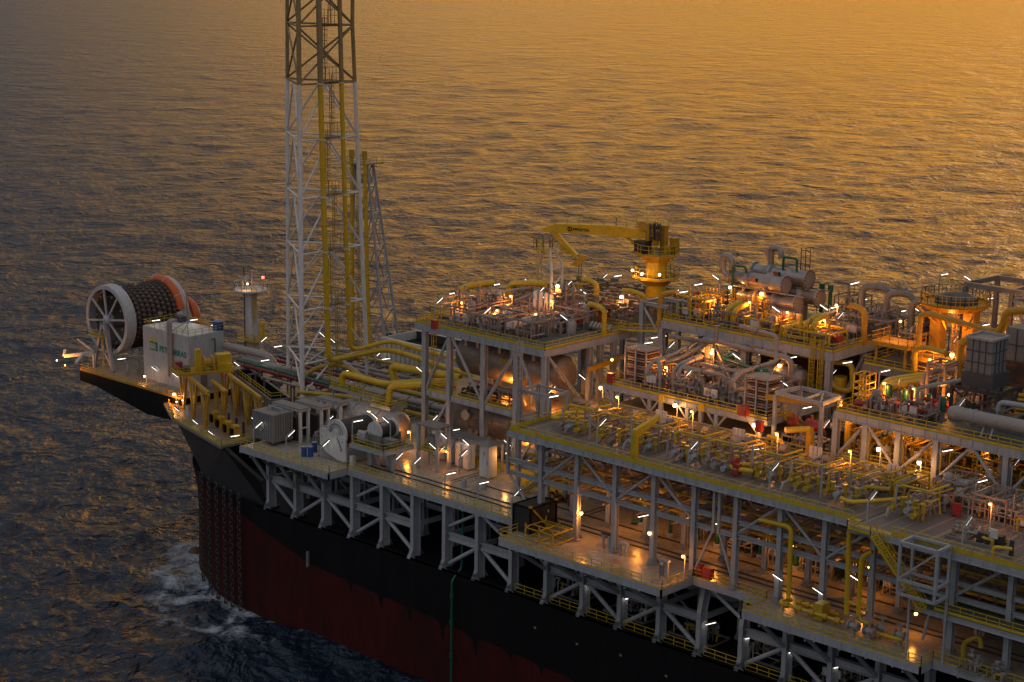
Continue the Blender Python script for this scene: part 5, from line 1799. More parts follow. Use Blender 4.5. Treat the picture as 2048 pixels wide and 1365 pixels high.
pipe('saddle_pipe', 'fat grey bent pipe under the upper silver tank', [(27, 20.5, 20.6), (31.5, 20.0, 21.0), (34.2, 20.2, 20.8), (34.6, 20.4, 19.3)], .62, 'oldclad', bend=1.4)
pipe('fire_line', 'thin red fire line strung across the lower silver tank', [(16.8, 20.6, 17.3), (42, 20.5, 17.3)], .1, 'crimson')
pipe('fire_line', 'thin red fire line glowing under the upper silver tank', [(24, 20.2, 21.4), (41.5, 20.3, 21.4)], .1, 'red')
# access platform over the dome vessel with three bent yellow pipes
ap = thing('access_platform', 'yellow railed walkway over the pale domed vessel', 'platform', (8, 12, L))
for (x0, x1, y0, y1) in ((-3.6, 1.4, 15.9, 18.9), (1.5, 9.2, 15.5, 17.8), (9.3, 13.7, 13.0, 16.6)):
    MB().box(x0, x1, y0, y1, 16.05, 16.2).build('floor', 'grating', ap)
    m = MB()
    for a, b in (((x0, y0), (x1, y0)), ((x1, y0), (x1, y1)), ((x0, y0), (x0, y1))):
        m.bar((a[0], a[1], 16.0), (b[0], b[1], 16.0), .12, .4)
    m.build('edge_girder', 'steel', ap)
    railing([(x0 + .05, y1, 16.2), (x0 + .05, y0 + .05, 16.2), (x1 - .05, y0 + .05, 16.2), (x1 - .05, y1, 16.2)], ap, toe=.2, step=1.1)
for x, y in ((-3, 16.2), (1.2, 18.4), (8.8, 15.8), (13.4, 13.3), (13.4, 16.3)):
    MB().box(x - .12, x + .12, y - .12, y + .12, L, 16.05).build('post', 'steel', ap)
pipe('gas_pipe', 'yellow pipe rising from the left of the railed walkway and running aft', [(-2.1, 17.4, 16.2), (-2.1, 17.4, 18.4), (7.2, 18.2, 18.0), (12.0, 23.0, 18.6), (18, 28, 18.6)], .5, 'yellow', bend=1.5, clamps=0)
pipe('gas_pipe', 'yellow pipe rising nearest the domed vessel end and running aft', [(11.6, 14.8, 16.2), (11.6, 14.8, 19.2), (16.0, 18.6, 19.4), (19, 22, 19.4)], .52, 'yellow', bend=1.3)
pipe('gas_pipe', 'short fat yellow hairpin pipe behind the railed walkway', [(0.5, 26.5, 16), (-0.4, 26.5, 18.3), (8.6, 27.0, 18.6), (14, 28, 18.6)], .62, 'yellow', bend=1.5)
pipe('gas_pipe', 'dull yellow pipe low behind the walkway near the tower', [(-16, 20, 12.2), (-8, 24, 12.2), (12, 24.4, 12.2)], .36, 'gold', bend=1.3)

# ------------------------------------------------------------------ crane
CX, CY = 35.4, 50.0
DX, DY = -.9023, -.4311
cr = thing('pedestal_crane', 'yellow knuckle boom crane on a round pedestal, jib folded down', 'crane', (CX, CY, M1Z))
MB().lathe((CX, CY, M1Z - .04), (0, 0, 1), [(0, 1.6), (6.0, 1.6), (6.3, 1.7), (9.5, 1.7), (9.7, 1.3)], 28).build('pedestal', 'yellow', cr, smooth=True)


def octo(zc, r, name):
    m = MB().cyl((CX, CY, zc - .25), (CX, CY, zc), r, n=8)
    m.cyl((CX, CY, zc - 1.3), (CX, CY, zc - .26), 1.9, r * .9, n=8)
    m.build(name, 'ochre', cr)
    MB().cyl((CX, CY, zc + .004), (CX, CY, zc + .03), r * .93, n=8).build(name + '_grating', 'grating', cr)
    railing([(CX + r * .96 * math.cos(i * math.pi / 4), CY + r * .96 * math.sin(i * math.pi / 4), zc) for i in range(9)], cr, h=1.5, toe=.2, step=1.0)


octo(35.2, 3.75, 'lower_platform')
octo(38.9, 3.6, 'upper_platform')
ladder((CX + 2.2, CY + .3), 35.3, 38.9, cr, d=(0, 1))
m = MB()
for a, b, sx, sy, z0, sz, mi in ((-1.0, -1.0, .8, .9, 38.95, 4.2, 0), (.9, .5, .9, .9, 38.95, 4.4, 0), (.4, -.9, .8, .7, 40.2, 2.2, 0), (2.3, 1.4, .9, 1.3, 38.95, 2.5, 0), (-.2, .2, 1.9, 1.4, 40.6, 1.0, 0), (2.2, -.2, .7, .8, 38.95, 1.4, 0)):
    m.cbox((CX + a, CY + b, z0), sx, sy, sz)
m.build('slew_house', 'ochre', cr)
m = MB().cbox((CX - 1.6, CY - 1.7, 38.95), 2.2, 1.5, 1.9)
m.build('cabin', 'charcoal', cr)
m = MB()
for k in range(12):
    a = Vector((CX + rnd.uniform(-.8, 1.2), CY + rnd.uniform(-1.2, .6), 42.8))
    m.tube([a, a + Vector((.2, -.5, 1.0)), a + Vector((.7, -1.1, .4)), a + Vector((.9, -1.2, -1.6))], .1, 6)
m.build('hose_bundle', 'charcoal', cr)
BN = Vector((DY, -DX, 0)).normalized()          # boom side normal, towards the viewer
if BN.y > 0:
    BN = -BN


def boom_plate(name, pts, half, mt, par, parentobj=None):
    m = MB()
    n = len(pts)
    pts = [Vector(p) for p in pts]
    m.add([p + BN * half for p in pts] + [p - BN * half for p in pts], [tuple(range(n)), tuple(range(n, 2 * n))[::-1]] + [(i, i + n, (i + 1) % n + n, (i + 1) % n) for i in range(n)])
    return m.build(name, mt, par)


bp_ = [(35.01, 49.81, 41.77), (32.52, 48.62, 42.54), (29.44, 47.15, 42.89), (20.43, 42.85, 42.59), (18.57, 41.96, 41.74), (18.8, 42.07, 41.19), (20.9, 43.07, 41.22), (25.36, 45.2, 41.29), (30.3, 47.56, 41.12), (34.3, 49.47, 41.24)]
boom_plate('boom', bp_, .75, 'yellow', cr)
jb = [(19.63, 42.46, 41.25), (20.3, 42.78, 41.54), (23.81, 44.46, 37.76), (23.37, 44.25, 37.24)]
boom_plate('jib', jb, .55, 'yellow', cr)
jt = [(24.25, 44.67, 37.87), (25.07, 45.07, 37.69), (25.01, 45.04, 37.04), (23.85, 44.48, 35.82), (23.1, 44.12, 36.01), (23.16, 44.15, 36.42)]
boom_plate('jib_head', jt, .5, 'ochre', cr)
a, b = Vector((30.43, 47.63, 41.44)), Vector((33.19, 48.94, 39.49))
m = MB().cyl(a + BN * .1, a.lerp(b, .6) + BN * .1, .22, n=10)
m.cyl(a.lerp(b, .5) + BN * .1, b + BN * .1, .36, n=10)
m.build('luffing_cylinder', 'gold', cr, smooth=True)
m = MB()
for c in ((21.62, 43.42, 38.73), (22.31, 43.74, 38.21)):
    m.cyl(Vector(c) - BN * .5, Vector(c) + BN * .9, .42, n=12)
m.build('sheave', 'gold', cr, smooth=True)
tp = [Vector(p) for p in bp_[1:4]]
railing([tp[2] + BN * .6, tp[1] + BN * .6, tp[0] + BN * .6], cr, h=1.3, toe=0, step=2.2)
m = MB()
for c in ((33.38, 49.03, 43.08), (34.4, 49.52, 42.91)):
    m.lathe(Vector(c) - BN * .9, BN, [(0, 0), (0, .8), (1.8, .8), (1.8, 0)], 16)
m.build('hoist_drum', 'ochre', cr, smooth=True)
railing([Vector(p) + BN * .9 for p in ((32.44, 48.59, 42.78), (37.14, 50.83, 42.94))], cr, h=1.8, toe=0)
tx = Vector((23.12, 44.14, 41.77)) + BN * .77
xd_ = Vector((-DX, -DY, 0)) + Vector((0, 0, -.035))
text_mesh('APPLETON', .56, 'maker_name', 'black', cr, tx, xd_, (0, 0, 1), bold=.015)
em = Vector((22.68, 43.92, 41.94)) + BN * .76
m = MB().torus(em, BN, .32, .075, 20, 6)
m.bar(em - Vector((0, 0, .18)), em + Vector((0, 0, .18)), .1)
m.build('maker_emblem', 'black', cr)
m = MB()
for i in range(4):
    for j in range(3):
        c = Vector((27.56, 46.25, 42.04)) + xd_ * (i * .8) + Vector((0, 0, -j * .3)) + BN * .755
        m.bar(c, c + xd_ * (.5 - .1 * j), .02, .1)
m.build('data_marks', 'ochre', cr)
hk = Vector((23.98, 44.54, 33.32))
m = MB().bar((hk.x, hk.y, hk.z), (hk.x, hk.y, hk.z + 4.0), .07)
m.bar((hk.x + .5, hk.y, hk.z), (hk.x + .5, hk.y, hk.z + 4.4), .07)
m.build('hoist_rope', 'dark', cr)
MB().lathe((hk.x + .25, hk.y, hk.z - 1.0), (0, 0, 1), [(0, 0), (.15, .5), (.8, .6), (1.0, .2)], 10).build('hook_block', 'gold', cr, smooth=True)
# boom rest
rx = Vector((19.52, 42.41, 30.92))
br = thing('boom_rest', 'white lattice trestle with a yellow ladder under the crane boom tip', 'trestle', (rx.x, rx.y, M1Z))
for dx, dy in ((-2.2, 0), (1.6, -1.2), (1.6, 1.4)):
    MB().tube([(rx.x + dx, rx.y + dy, M1Z - 2), (rx.x + dx, rx.y + dy, 35.6), (rx.x + dx * .35, rx.y + dy * .4, 38.5)], .24, 8, bend=.6).build('leg', 'white', br, smooth=True)
for z in (32, 35.5):
    for a_, b_ in (((-2.2, 0), (1.6, -1.2)), ((1.6, -1.2), (1.6, 1.4)), ((1.6, 1.4), (-2.2, 0))):
        brace(br, (rx.x + a_[0], rx.y + a_[1], z), (rx.x + b_[0], rx.y + b_[1], z + 2.4 * (z < 33)), .13, 'brace', 'white')
ladder((rx.x - .8, rx.y - .9), M1Z, 38.3, br, d=(.7, -.7))
MB().cyl((rx.x - .8, rx.y - .6, 38.3), (rx.x - .8, rx.y - .6, 38.45), 1.6, n=8).build('top_landing', 'gold', br)
railing([(rx.x - .8 + 1.5 * math.cos(i * .7854), rx.y - .6 + 1.5 * math.sin(i * .7854), 38.45) for i in range(9)], br, toe=0, h=1.6)

# ------------------------------------------------------------------ process equipment
def valve(m, c, s_=.35, axis='y', mi=0):
    """gate valve: body with two flanges, bonnet, stem and handwheel"""
    c = Vector(c)
    d = Vector((0, 1, 0)) if axis == 'y' else Vector((1, 0, 0))
    m.lathe(c - d * s_ * 1.2, d, [(0, 0), (0, s_ * .95), (s_ * .25, s_ * .95), (s_ * .3, s_ * .5), (s_ * .8, s_ * .75), (s_ * 1.6, s_ * .75), (s_ * 2.1, s_ * .5), (s_ * 2.15, s_ * .95), (s_ * 2.4, s_ * .95), (s_ * 2.4, 0)], 10, mi)
    m.cyl(c, c + Vector((0, 0, s_ * 2.2)), s_ * .32, s_ * .2, 8, mi)
    m.torus(c + Vector((0, 0, s_ * 2.25)), (0, 0, 1), s_ * .8, s_ * .12, 12, 5, mi)
    m.bar(c + Vector((-s_ * .8, 0, s_ * 2.25)), c + Vector((s_ * .8, 0, s_ * 2.25)), s_ * .12, mi=mi)
    return m


def skid(name, label, x0, x1, y0, y1, z, h, seed, pal, npipe=14, nval=8, nves=1, cat='skid', group=None, frame=True, tall=.35):
    """one equipment package on its own base: frame, vessels, pipe spools, valves, posts, panel"""
    r = random.Random(seed)
    t = thing(name, label, cat, ((x0 + x1) / 2, (y0 + y1) / 2, z), group)
    main, second, acc = pal
    m = MB()
    for y in (y0, y1):
        m.bar((x0, y, z + .14), (x1, y, z + .14), .2, .26)
    for i in range(4):
        x = x0 + (x1 - x0) * i / 3
        m.bar((x, y0 + .1, z + .13), (x, y1 - .1, z + .13), .18, .22)
    m.build('base_frame', 'ash', t)
    if frame:
        m = MB()
        hh = h * r.uniform(.55, .85)
        xs = [x0 + .2, (x0 + x1) / 2, x1 - .2]
        for x in xs:
            for y in (y0 + .2, y1 - .2):
                m.bar((x, y, z + .26), (x, y, z + hh), .16)
            m.bar((x, y0 + .2, z + hh), (x, y1 - .2, z + hh), .16, .2)
        for y in (y0 + .2, y1 - .2):
            m.bar((xs[0], y, z + hh + .02), (xs[2], y, z + hh + .02), .16, .2)
            m.bar((xs[0], y, z + hh * .5), (xs[2], y, z + hh * .5), .12, .14)
        m.build('support_frame', second, t)
    for i in range(nves):
        if r.random() < .55:
            vx, vy = r.uniform(x0 + 1, x1 - 1), r.uniform(y0 + 1, y1 - 1)
            rr, vh = r.uniform(.35, .75), h * r.uniform(.5, .9)
            m = MB().lathe((vx, vy, z + .3), (0, 0, 1), [(0, 0), (0, rr * .5), (.35, rr), (vh, rr), (vh + rr * .4, rr * .7), (vh + rr * .55, 0)], 14)
            for q in (.3, .7):
                m.lathe((vx, vy, z + .3 + vh * q), (0, 0, 1), [(0, rr), (0, rr + .06), (.1, rr + .06), (.1, rr)], 14)
            m.build('vertical_vessel', main, t, smooth=True)
        else:
            vy, rr = r.uniform(y0 + .8, y1 - .8), r.uniform(.4, .7)
            a, b = x0 + r.uniform(.4, 1.2), x1 - r.uniform(.4, 1.2)
            m = MB().lathe((a, vy, z + .6 + rr), (1, 0, 0), [(0, 0), (.12, rr * .7), (.3, rr), (b - a - .3, rr), (b - a - .12, rr * .7), (b - a, 0)], 16)
            for q in (.25, .75):
                m.box(a + (b - a) * q - .15, a + (b - a) * q + .15, vy - rr * .8, vy + rr * .8, z + .26, z + .6 + rr * .4)
            m.build('horizontal_vessel', main, t, smooth=True)
    for i in range(npipe):
        rr = r.choice((.06, .08, .1, .12, .16, .2))
        x, y = r.uniform(x0 + .3, x1 - .3), r.uniform(y0 + .3, y1 - .3)
        zc = z + r.choice((.45, .8, 1.2, 1.7, h * .5, h * .7))
        pts = [(x, y, z + .2), (x, y, zc)] if r.random() < .7 else [(x, y, zc)]
        for k in range(r.randint(1, 3)):
            if r.random() < .5:
                x = r.uniform(x0 + .2, x1 - .2)
            else:
                y = r.uniform(y0 + .2, y1 - .2)
            pts.append((x, y, zc))
            if r.random() < .35:
                zc = z + r.uniform(.5, h * (1 if r.random() < tall else .6))
                pts.append((x, y, zc))
        pts.append((x, y, z + .2 if r.random() < .6 else zc + .7))
        q = r.random()
        MB().tube(pts, rr, 7, bend=rr * 2.5, seg=3).build('pipe_spool', acc if q < .16 else (second if q < .55 else main), t, smooth=True)
    for i in range(nval):
        m = MB()
        valve(m, (r.uniform(x0 + .5, x1 - .5), r.uniform(y0 + .4, y1 - .4), z + r.uniform(.7, 1.6)), r.uniform(.2, .36), r.choice('xy'))
        m.build('valve', r.choice((main, second, 'steel', main, 'red' if r.random() < .12 else second)), t, smooth=True)
    for i in range(max(2, npipe // 5)):
        x, y = r.uniform(x0 + .2, x1 - .2), r.uniform(y0 + .2, y1 - .2)
        hh = h * r.uniform(.6, 1.15)
        MB().box(x - .07, x + .07, y - .07, y + .07, z + .02, z + hh).build('instrument_post', second, t)
    for i in range(r.randint(0, 2)):
        x, y = r.uniform(x0 + .6, x1 - .6), y0 + r.uniform(.3, 1)
        m = MB().box(x - .5, x + .5, y - .1, y + .15, z + 1.0, z + 2.0)
        m.box(x - .06, x + .06, y + .16, y + .26, z + .02, z + 1.4)
        m.build('panel', 'white', t)
    if r.random() < .6:
        x = r.uniform(x0 + .5, x1 - 1)
        MB().box(x, x + .6, y0 + .3, y1 - .3, z + h * .62, z + h * .62 + .12).build('cable_tray', 'ash', t)
    return t


PINK = ('pipe', 'pink', 'oldclad')
GREY = ('pipe', 'steel', 'green')
YEL = ('pipe', 'yellow', 'crimson')
DRK = ('ash', 'pipe', 'gold')
BRN = ('oldclad', 'ash', 'ochre')

# riser deck: one manifold per slot
def manifold(x, seed, label):
    r = random.Random(seed)
    t = thing('riser_manifold', label, 'manifold', (x, 7, ZP), 'riser manifolds on the long deck')
    # header loop: up, along the deck, then back inboard
    MB().tube([(x, 4.3, ZP + .1), (x, 4.3, ZP + 3.0), (x + .7, 4.6, ZP + 3.3), (x + 4.0, 5.0, ZP + 3.2), (x + 4.2, 9.0, ZP + 3.2)], .13, 8, bend=.45).build('header_loop', 'yellow', t, smooth=True)
    MB().tube([(x + .6, 6.2, ZP + .1), (x + .6, 6.2, ZP + 2.4), (x + 3.8, 6.4, ZP + 2.5), (x + 4.0, 10.6, ZP + 2.4), (x + 4.0, 10.6, ZP + .1)], .1, 8, bend=.4).build('header_loop', 'gold', t, smooth=True)
    for k in range(3):
        yx = x + .6 + k * 1.55 + r.uniform(-.2, .2)
        zz_ = ZP + .75 + r.uniform(-.1, .3)
        mt = ('pipe', 'pink', 'ash')[k]
        ys_ = r.uniform(1.4, 4.4)
        MB().tube([(yx, ys_, ZP + .2), (yx, ys_ + .3, zz_), (yx, 12.5, zz_), (yx, 14.8, zz_)], .17, 8, bend=.4).build('flow_line', mt, t, smooth=True)
        for j in range(3):
            m = MB()
            valve(m, (yx, 3.0 + j * 3.2 + r.uniform(-.5, .5), zz_), .4 if j == 0 else .32, 'y')
            m.build('valve', r.choice(('pipe', 'steel', 'pink', 'gold')), t, smooth=True)
        for j in range(2):
            yy = 4 + j * 4 + r.uniform(-.6, .6)
            m = MB().cyl((yx + .5, yy, ZP + .05), (yx + .5, yy, ZP + 1.0), .16, n=8)
            m.cyl((yx + .5, yy, ZP + 1.0), (yx + .5, yy, ZP + 1.15), .34, n=10)
            m.cyl((yx + .5, yy, ZP + 1.15), (yx + .5, yy, ZP + 1.9), .24, n=8)
            m.cyl((yx + .5, yy, ZP + 1.9), (yx + .5, yy, ZP + 2.05), .34, n=10)
            m.build('choke', 'gold' if j == 0 else 'pipe', t, smooth=True)
    for k in range(11):
        a = Vector((x + r.uniform(.2, 4.6), r.uniform(3, 12), ZP + .1))
        hh = r.uniform(.9, 2.2)
        b = a + Vector((r.uniform(-1.4, 1.4), 0, hh))
        MB().tube([a, (a.x, a.y, a.z + hh), (b.x, a.y, b.z), (b.x, a.y + r.uniform(.8, 2.2), b.z), (b.x, a.y + 2.2, ZP + .3)], r.choice((.08, .1, .13)), 7, bend=.3).build('branch_line', r.choice(('yellow', 'pipe', 'pink', 'gold')), t, smooth=True)
    for k in range(2):
        px_, py_ = x + .2 + k * 2.9 + r.uniform(-.5, .5), 2.6 + k * 2.0 + r.uniform(-.4, 1.5)
        MB().box(px_ - .09, px_ + .09, py_ - .09, py_ + .09, ZP + .01, ZP + r.uniform(3.0, 4.2)).build('support_post', 'pink' if k else 'steel', t)
    m = MB().cyl((x + 4.4, 13.6, ZP + 1.2), (x + 5.3, 13.6, ZP + 1.2), .55, n=12)
    m.cyl((x + 5.3, 13.6, ZP + 1.2), (x + 5.45, 13.6, ZP + 1.2), .7, n=12)
    m.build('gas_cylinder', 'ash', t, smooth=True)
    if seed % 2:
        m = MB()
        for k in range(3):
            m.box(x + 2.2 + k * .62, x + 2.7 + k * .62, 13.6, 13.9, ZP + 1.4, ZP + 2.4)
        m.box(x + 2.1, x + 4.1, 13.75, 13.85, ZP + .02, ZP + 1.4)
        m.build('junction_boxes', 'white', t)
    return t


MANLAB = ['manifold of yellow and grey pipes at the left end of the long deck', 'second manifold from the left end of the long deck', 'third manifold on the long deck, left of the fat yellow davit',
          'fourth manifold on the long deck, right behind the fat yellow davit', 'fifth manifold on the long deck, right of the red hose box', 'sixth manifold on the long deck, below the pale roof frame',
          'seventh manifold on the long deck, left of the yellow bend', 'eighth manifold, last one before the stair on the long deck']
for i, x in enumerate((56.6, 62.5, 68.4, 75.2, 80.6, 87.0, 92.8, 98.2)):
    manifold(x, 100 + i, MANLAB[i])
pipe('hairpin_pipe', 'yellow hairpin pipe lying at the left end of the long deck', [(55.8, 9.4, ZP + 1.1), (54.2, 6.4, ZP + 1.1), (54.2, 4.6, ZP + 1.1), (55.2, 4.0, ZP + 1.1), (57.5, 7.4, ZP + 1.1)], .3, 'yellow', bend=.9)
pipe('hairpin_pipe', 'yellow hairpin pipe beside white boxes on the long deck', [(86.5, 5.5, ZP + 1.0), (84.5, 3.4, ZP + 1.0), (85.8, 2.4, ZP + 1.0), (88.2, 3.2, ZP + 1.0)], .3, 'yellow', bend=.8)
pipe('bent_pipe', 'yellow pipe bending along the right part of the long deck', [(106.8, 9.0, ZP + .6), (105.6, 5.0, ZP + .9), (103.2, 1.4, ZP + .9), (101.6, 1.8, ZP + .9)], .26, 'yellow', bend=1.4)
pipe('bent_pipe', 'short yellow bend with a coupling near the right end of the long deck', [(101.5, 7.0, ZP + .3), (101.5, 7.0, ZP + 1.2), (104.2, 8.2, ZP + 1.2)], .3, 'gold', bend=.6)
pipe('down_bend', 'yellow gooseneck at the back edge of the long deck under the grey truss', [(82.6, 14.0, ZP + 2.2), (84.8, 14.0, ZP + 2.2), (85.2, 14.0, ZP + .1)], .3, 'yellow', bend=.9)
dv = thing('davit', 'fat yellow davit arm rising from the front edge of the long deck', 'davit', (73.2, -1.2, ZP))
MB().bar((73.2, -1.2, ZP + .02), (73.2, -1.2, ZP + 3.4), .75, .7).build('post', 'yellow', dv)
m = MB()
m.add([(73.2 + sx * .3, y, z) for sx in (-1, 1) for y, z in ((-1.6, ZP + 3.2), (-1.5, ZP + 4.1), (3.4, ZP + 5.2), (3.4, ZP + 4.7), (-.6, ZP + 3.2))],
      [(0, 1, 2, 3, 4), (9, 8, 7, 6, 5)] + [(i, i + 5, (i + 1) % 5 + 5, (i + 1) % 5) for i in range(5)])
m.build('arm', 'yellow', dv)
dv2 = thing('davit', 'stubby yellow davit at the back edge of the long deck below the roof frame', 'davit', (88, 15.4, ZP))
MB().bar((88.0, 15.4, ZP + .02), (88.0, 15.4, ZP + 4.2), .7, .7).build('post', 'ochre', dv2)
MB().cyl((88, 15.2, ZP + 4.0), (86.2, 12.6, ZP + 4.0), .4, n=12).build('arm', 'yellow', dv2, smooth=True)


def redbox(x, y, z, label, sx=.9, sy=.7, h=1.6):
    t = thing('hose_box', label, 'hose box', (x, y, z), 'red fire hose boxes')
    MB().box(x - sx / 2, x + sx / 2, y, y + sy, z + .25, z + h).build('body', 'red', t)
    m = MB()
    for dx in (-.35, .35):
        m.box(x + dx * sx - .04, x + dx * sx + .04, y + .1, y + .2, z + .004, z + .25)
    m.build('leg', 'crimson', t)
    MB().box(x - sx * .38, x + sx * .38, y - .03, y - .002, z + .4, z + h - .15).build('door', 'crimson', t)
    return t


for p, z, lab in (((76.69, 4.11, 23.3), ZP, 'red hose box on the long deck beside a white post'), ((86.12, 2.33, 23.3), ZP, 'red hose box behind the rail left of the white boxes on the long deck'),
                  ((21.25, 14.66, 29.4), M1Z, 'red hose box at the top left rail of the tank module'), ((53.84, 16.81, 26.6), MHZ, 'red hose box at the left corner of the exchanger deck'),
                  ((77.23, 15.68, 26.6), MHZ, 'wide red hose box at the right front of the exchanger deck'), ((83.15, -0.48, 10.4), L, 'dark red hose box at the step of the lower deck'),
                  ((84.65, -0.74, 10.4), L, 'wider red hose box right of the step of the lower deck'), ((113.06, 7.55, 23.3), ZP, 'red hose reel box at the right of the long deck'),
                  ((83.27, 10.76, 26.6), MHZ, 'slim red hose box at the right end of the exchanger deck')):
    redbox(p[0], p[1], z, lab, sx=1.4 if 'wide' in lab else .9)
pa = (85.03, 3.32, 23.3)
m = MB().lathe((pa[0], pa[1], ZP + 1.6), (1, 0, 0), [(0, 0), (0, .55), (.6, .55), (.6, 0)], 16)
m.box(pa[0] + .1, pa[0] + .5, pa[1] - .3, pa[1] + .3, ZP + .01, ZP + 1.2)
tag(m.build('hose_reel_stand', 'red', None, loc=(pa[0], pa[1], ZP), smooth=True), 'round red hose reel on a stand on the long deck', 'hose reel')
pa = (110.19, 10.75, 23.3)
m = MB().lathe((pa[0], pa[1], ZP + .9), (.6, .8, 0), [(0, 0), (0, .6), (.9, .6), (.9, 0)], 16)
m.box(pa[0] - .2, pa[0] + .6, pa[1], pa[1] + .7, ZP + .01, ZP + .5)
tag(m.build('hose_reel_stand', 'red', None, loc=(pa[0], pa[1], ZP), smooth=True), 'bright red drum shaped hose reel at the right of the long deck', 'hose reel')
for i, p in enumerate([(108.88, 9.95, 23.3), (113.4, 6.6, 23.3), (115.93, 6.61, 23.3), (118.61, 6.82, 23.3), (121.89, 5.25, 23.3)]):
    skid('metering_skid', ['meter skid with tall pink posts right of the stair', 'meter skid behind the red hose reel box', 'third meter skid on the right part of the long deck', 'fourth meter skid on the right part of the long deck', 'meter skid at the right picture edge of the long deck'][i],
         p[0] - 1.5, p[0] + 3.0, p[1] + 2.0, p[1] + 7.5, ZP, 3.4, 300 + i, ('pipe', 'pink', 'yellow'), 12, 7, 1, group='meter skids on the long deck')
manifold(107.2, 131, 'low manifold between the stair head and the meter skids')
skid('valve_skid', 'low valve skid in front of the eighth manifold and the stair', 102, 106, 8.5, 14.5, ZP, 2.6, 311, ('pipe', 'gold', 'yellow'), 10, 7, 0)

for i, p in enumerate([(122.78, -1.39, 23.3), (124.18, 0.04, 23.3), (119.27, 1.38, 23.3)]):
    t = thing('deck_hydrant', ['yellow bent stub pipe at the right front rail of the long deck', 'black post valve with a pink handwheel at the right front rail of the long deck', 'squat dark box fitting at the right of the long deck'][i], 'fitting', (p[0], p[1], ZP))
    if i == 0:
        MB().tube([(p[0], p[1], ZP), (p[0], p[1], ZP + 1.0), (p[0] + 1.8, p[1] + .8, ZP + 1.0)], .2, 8, bend=.4).build('bend', 'yellow', t, smooth=True)
        MB().cyl((p[0] + 1.2, p[1] + .5, ZP), (p[0] + 1.2, p[1] + .5, ZP + .85), .12, n=8).build('support', 'pipe', t)
    elif i == 1:
        MB().cyl((p[0], p[1], ZP), (p[0], p[1], ZP + 1.7), .26, n=10).build('body', 'charcoal', t, smooth=True)
        MB().torus((p[0] + .2, p[1] + .4, ZP + 2.1), (.5, -.8, .3), .55, .07, 18, 6).build('handwheel', 'pink', t, smooth=True)
        MB().bar((p[0], p[1], ZP + 1.7), (p[0] + .2, p[1] + .4, ZP + 2.1), .12).build('stem', 'pipe', t)
    else:
        for k in range(2):
            MB().box(p[0] + k * 2.0, p[0] + .9 + k * 2.0, p[1] + k * .2, p[1] + .9 + k * .2, ZP + .01, ZP + 1.2).build('box', 'charcoal', t)
skid('drain_skid', 'low row of small valves along the right front of the long deck', 116.0, 122.5, .6, 3.0, ZP, 1.5, 333, ('pink', 'pipe', 'gold'), 12, 7, 0, frame=False)
# top of the tank module
rows = [('front left', 18.0, 24.0, 19.2, 24.0), ('front middle', 24.6, 30.6, 19.0, 24.4), ('front right', 31.2, 36.8, 19.4, 24.0),
        ('rear left', 17.0, 23.0, 25.2, 30.5), ('rear middle', 23.8, 30.4, 25.4, 31.0), ('rear right', 31.0, 37.0, 25.6, 31.2), ('far left', 18.0, 27.0, 31.6, 36.0), ('far right', 28.0, 36.8, 32.0, 36.0)]
for i, (nm, a, b, c, d) in enumerate(rows):
    skid('pipe_skid', 'pink lit skid of pipes and valves, %s on top of the tank module' % nm, a, b, c, d, M1Z, 4.6 if i in (0, 3) else 3.6, 400 + i, PINK, 26, 10, 1, group='pipe skids on top of the tank module', tall=.6)
pw = (34.12, 25.37, 29.4)
bt = thing('battery_rack', 'pale stepped rack of white panels at the front right of the tank module top', 'rack', (34.0, 22.2, M1Z))
for k, (dx, dz) in enumerate(((0, 0), (3.0, 1.1))):
    for j in range(5):
        x = 31.6 + dx
        MB().box(x, x + .5, 19.6 + j * .95, 20.4 + j * .95, M1Z + 1.2 + dz, M1Z + 2.2 + dz).build('panel', 'white', bt)
    m = MB()
    for j in (0, 4):
        m.box(31.7 + dx, 31.9 + dx, 19.9 + j * .95, 20.1 + j * .95, M1Z + .01, M1Z + 1.2 + dz)
    m.bar((31.8 + dx, 19.6, M1Z + 1.1 + dz), (31.8 + dx, 24.2, M1Z + 1.1 + dz), .2)
    m.build('stand', 'pink', bt)
for i, x in enumerate((27.0, 28.1, 29.2, 30.3)):
    m = MB().lathe((x, 31.0, M1Z), (0, 0, 1), [(0, .34), (4.6, .34), (4.8, .2), (4.85, 0)], 10)
    tag(m.build('filter_column', 'white', None, loc=(x, 31, M1Z), smooth=True), ['slim white filter column, leftmost of four on the tank module top', 'second of four slim white filter columns from the left', 'third of four slim white filter columns from the left', 'slim white filter column, rightmost of four on the tank module top'][i], 'filter', 'white filter columns')
for i, (x, y, h_) in enumerate(((17.6, 23.6, 5.4), (18.9, 23.8, 5.2), (21.2, 24.6, 5.8), (29, 36, 6.0), (30.2, 36.2, 5.8))):
    m = MB().lathe((x, y, M1Z), (0, 0, 1), [(0, .28), (h_ - 1.6, .28), (h_ - 1.5, .42), (h_ - .8, .42), (h_ - .7, .2), (h_, .16)], 10)
    tag(m.build('vent_stack', 'oldclad', None, loc=(x, y, M1Z), smooth=True), ['brown capped vent stack nearest the left rail of the tank module', 'second brown vent stack from the left rail of the tank module', 'tallest brown vent stack behind the yellow pipe on the tank module',
        'left one of two brown vent stacks at the back of the tank module', 'right one of two brown vent stacks at the back of the tank module'][i], 'vent', 'brown vent stacks')
pipe('gas_header', 'fat yellow header pipe at the back left corner of the tank module', [(16.6, 24.6, M1Z + .2), (16.6, 24.6, M1Z + 4.2), (16.8, 27.4, M1Z + 4.6), (17.4, 31.5, M1Z + 4.6)], .55, 'yellow', bend=1.0)
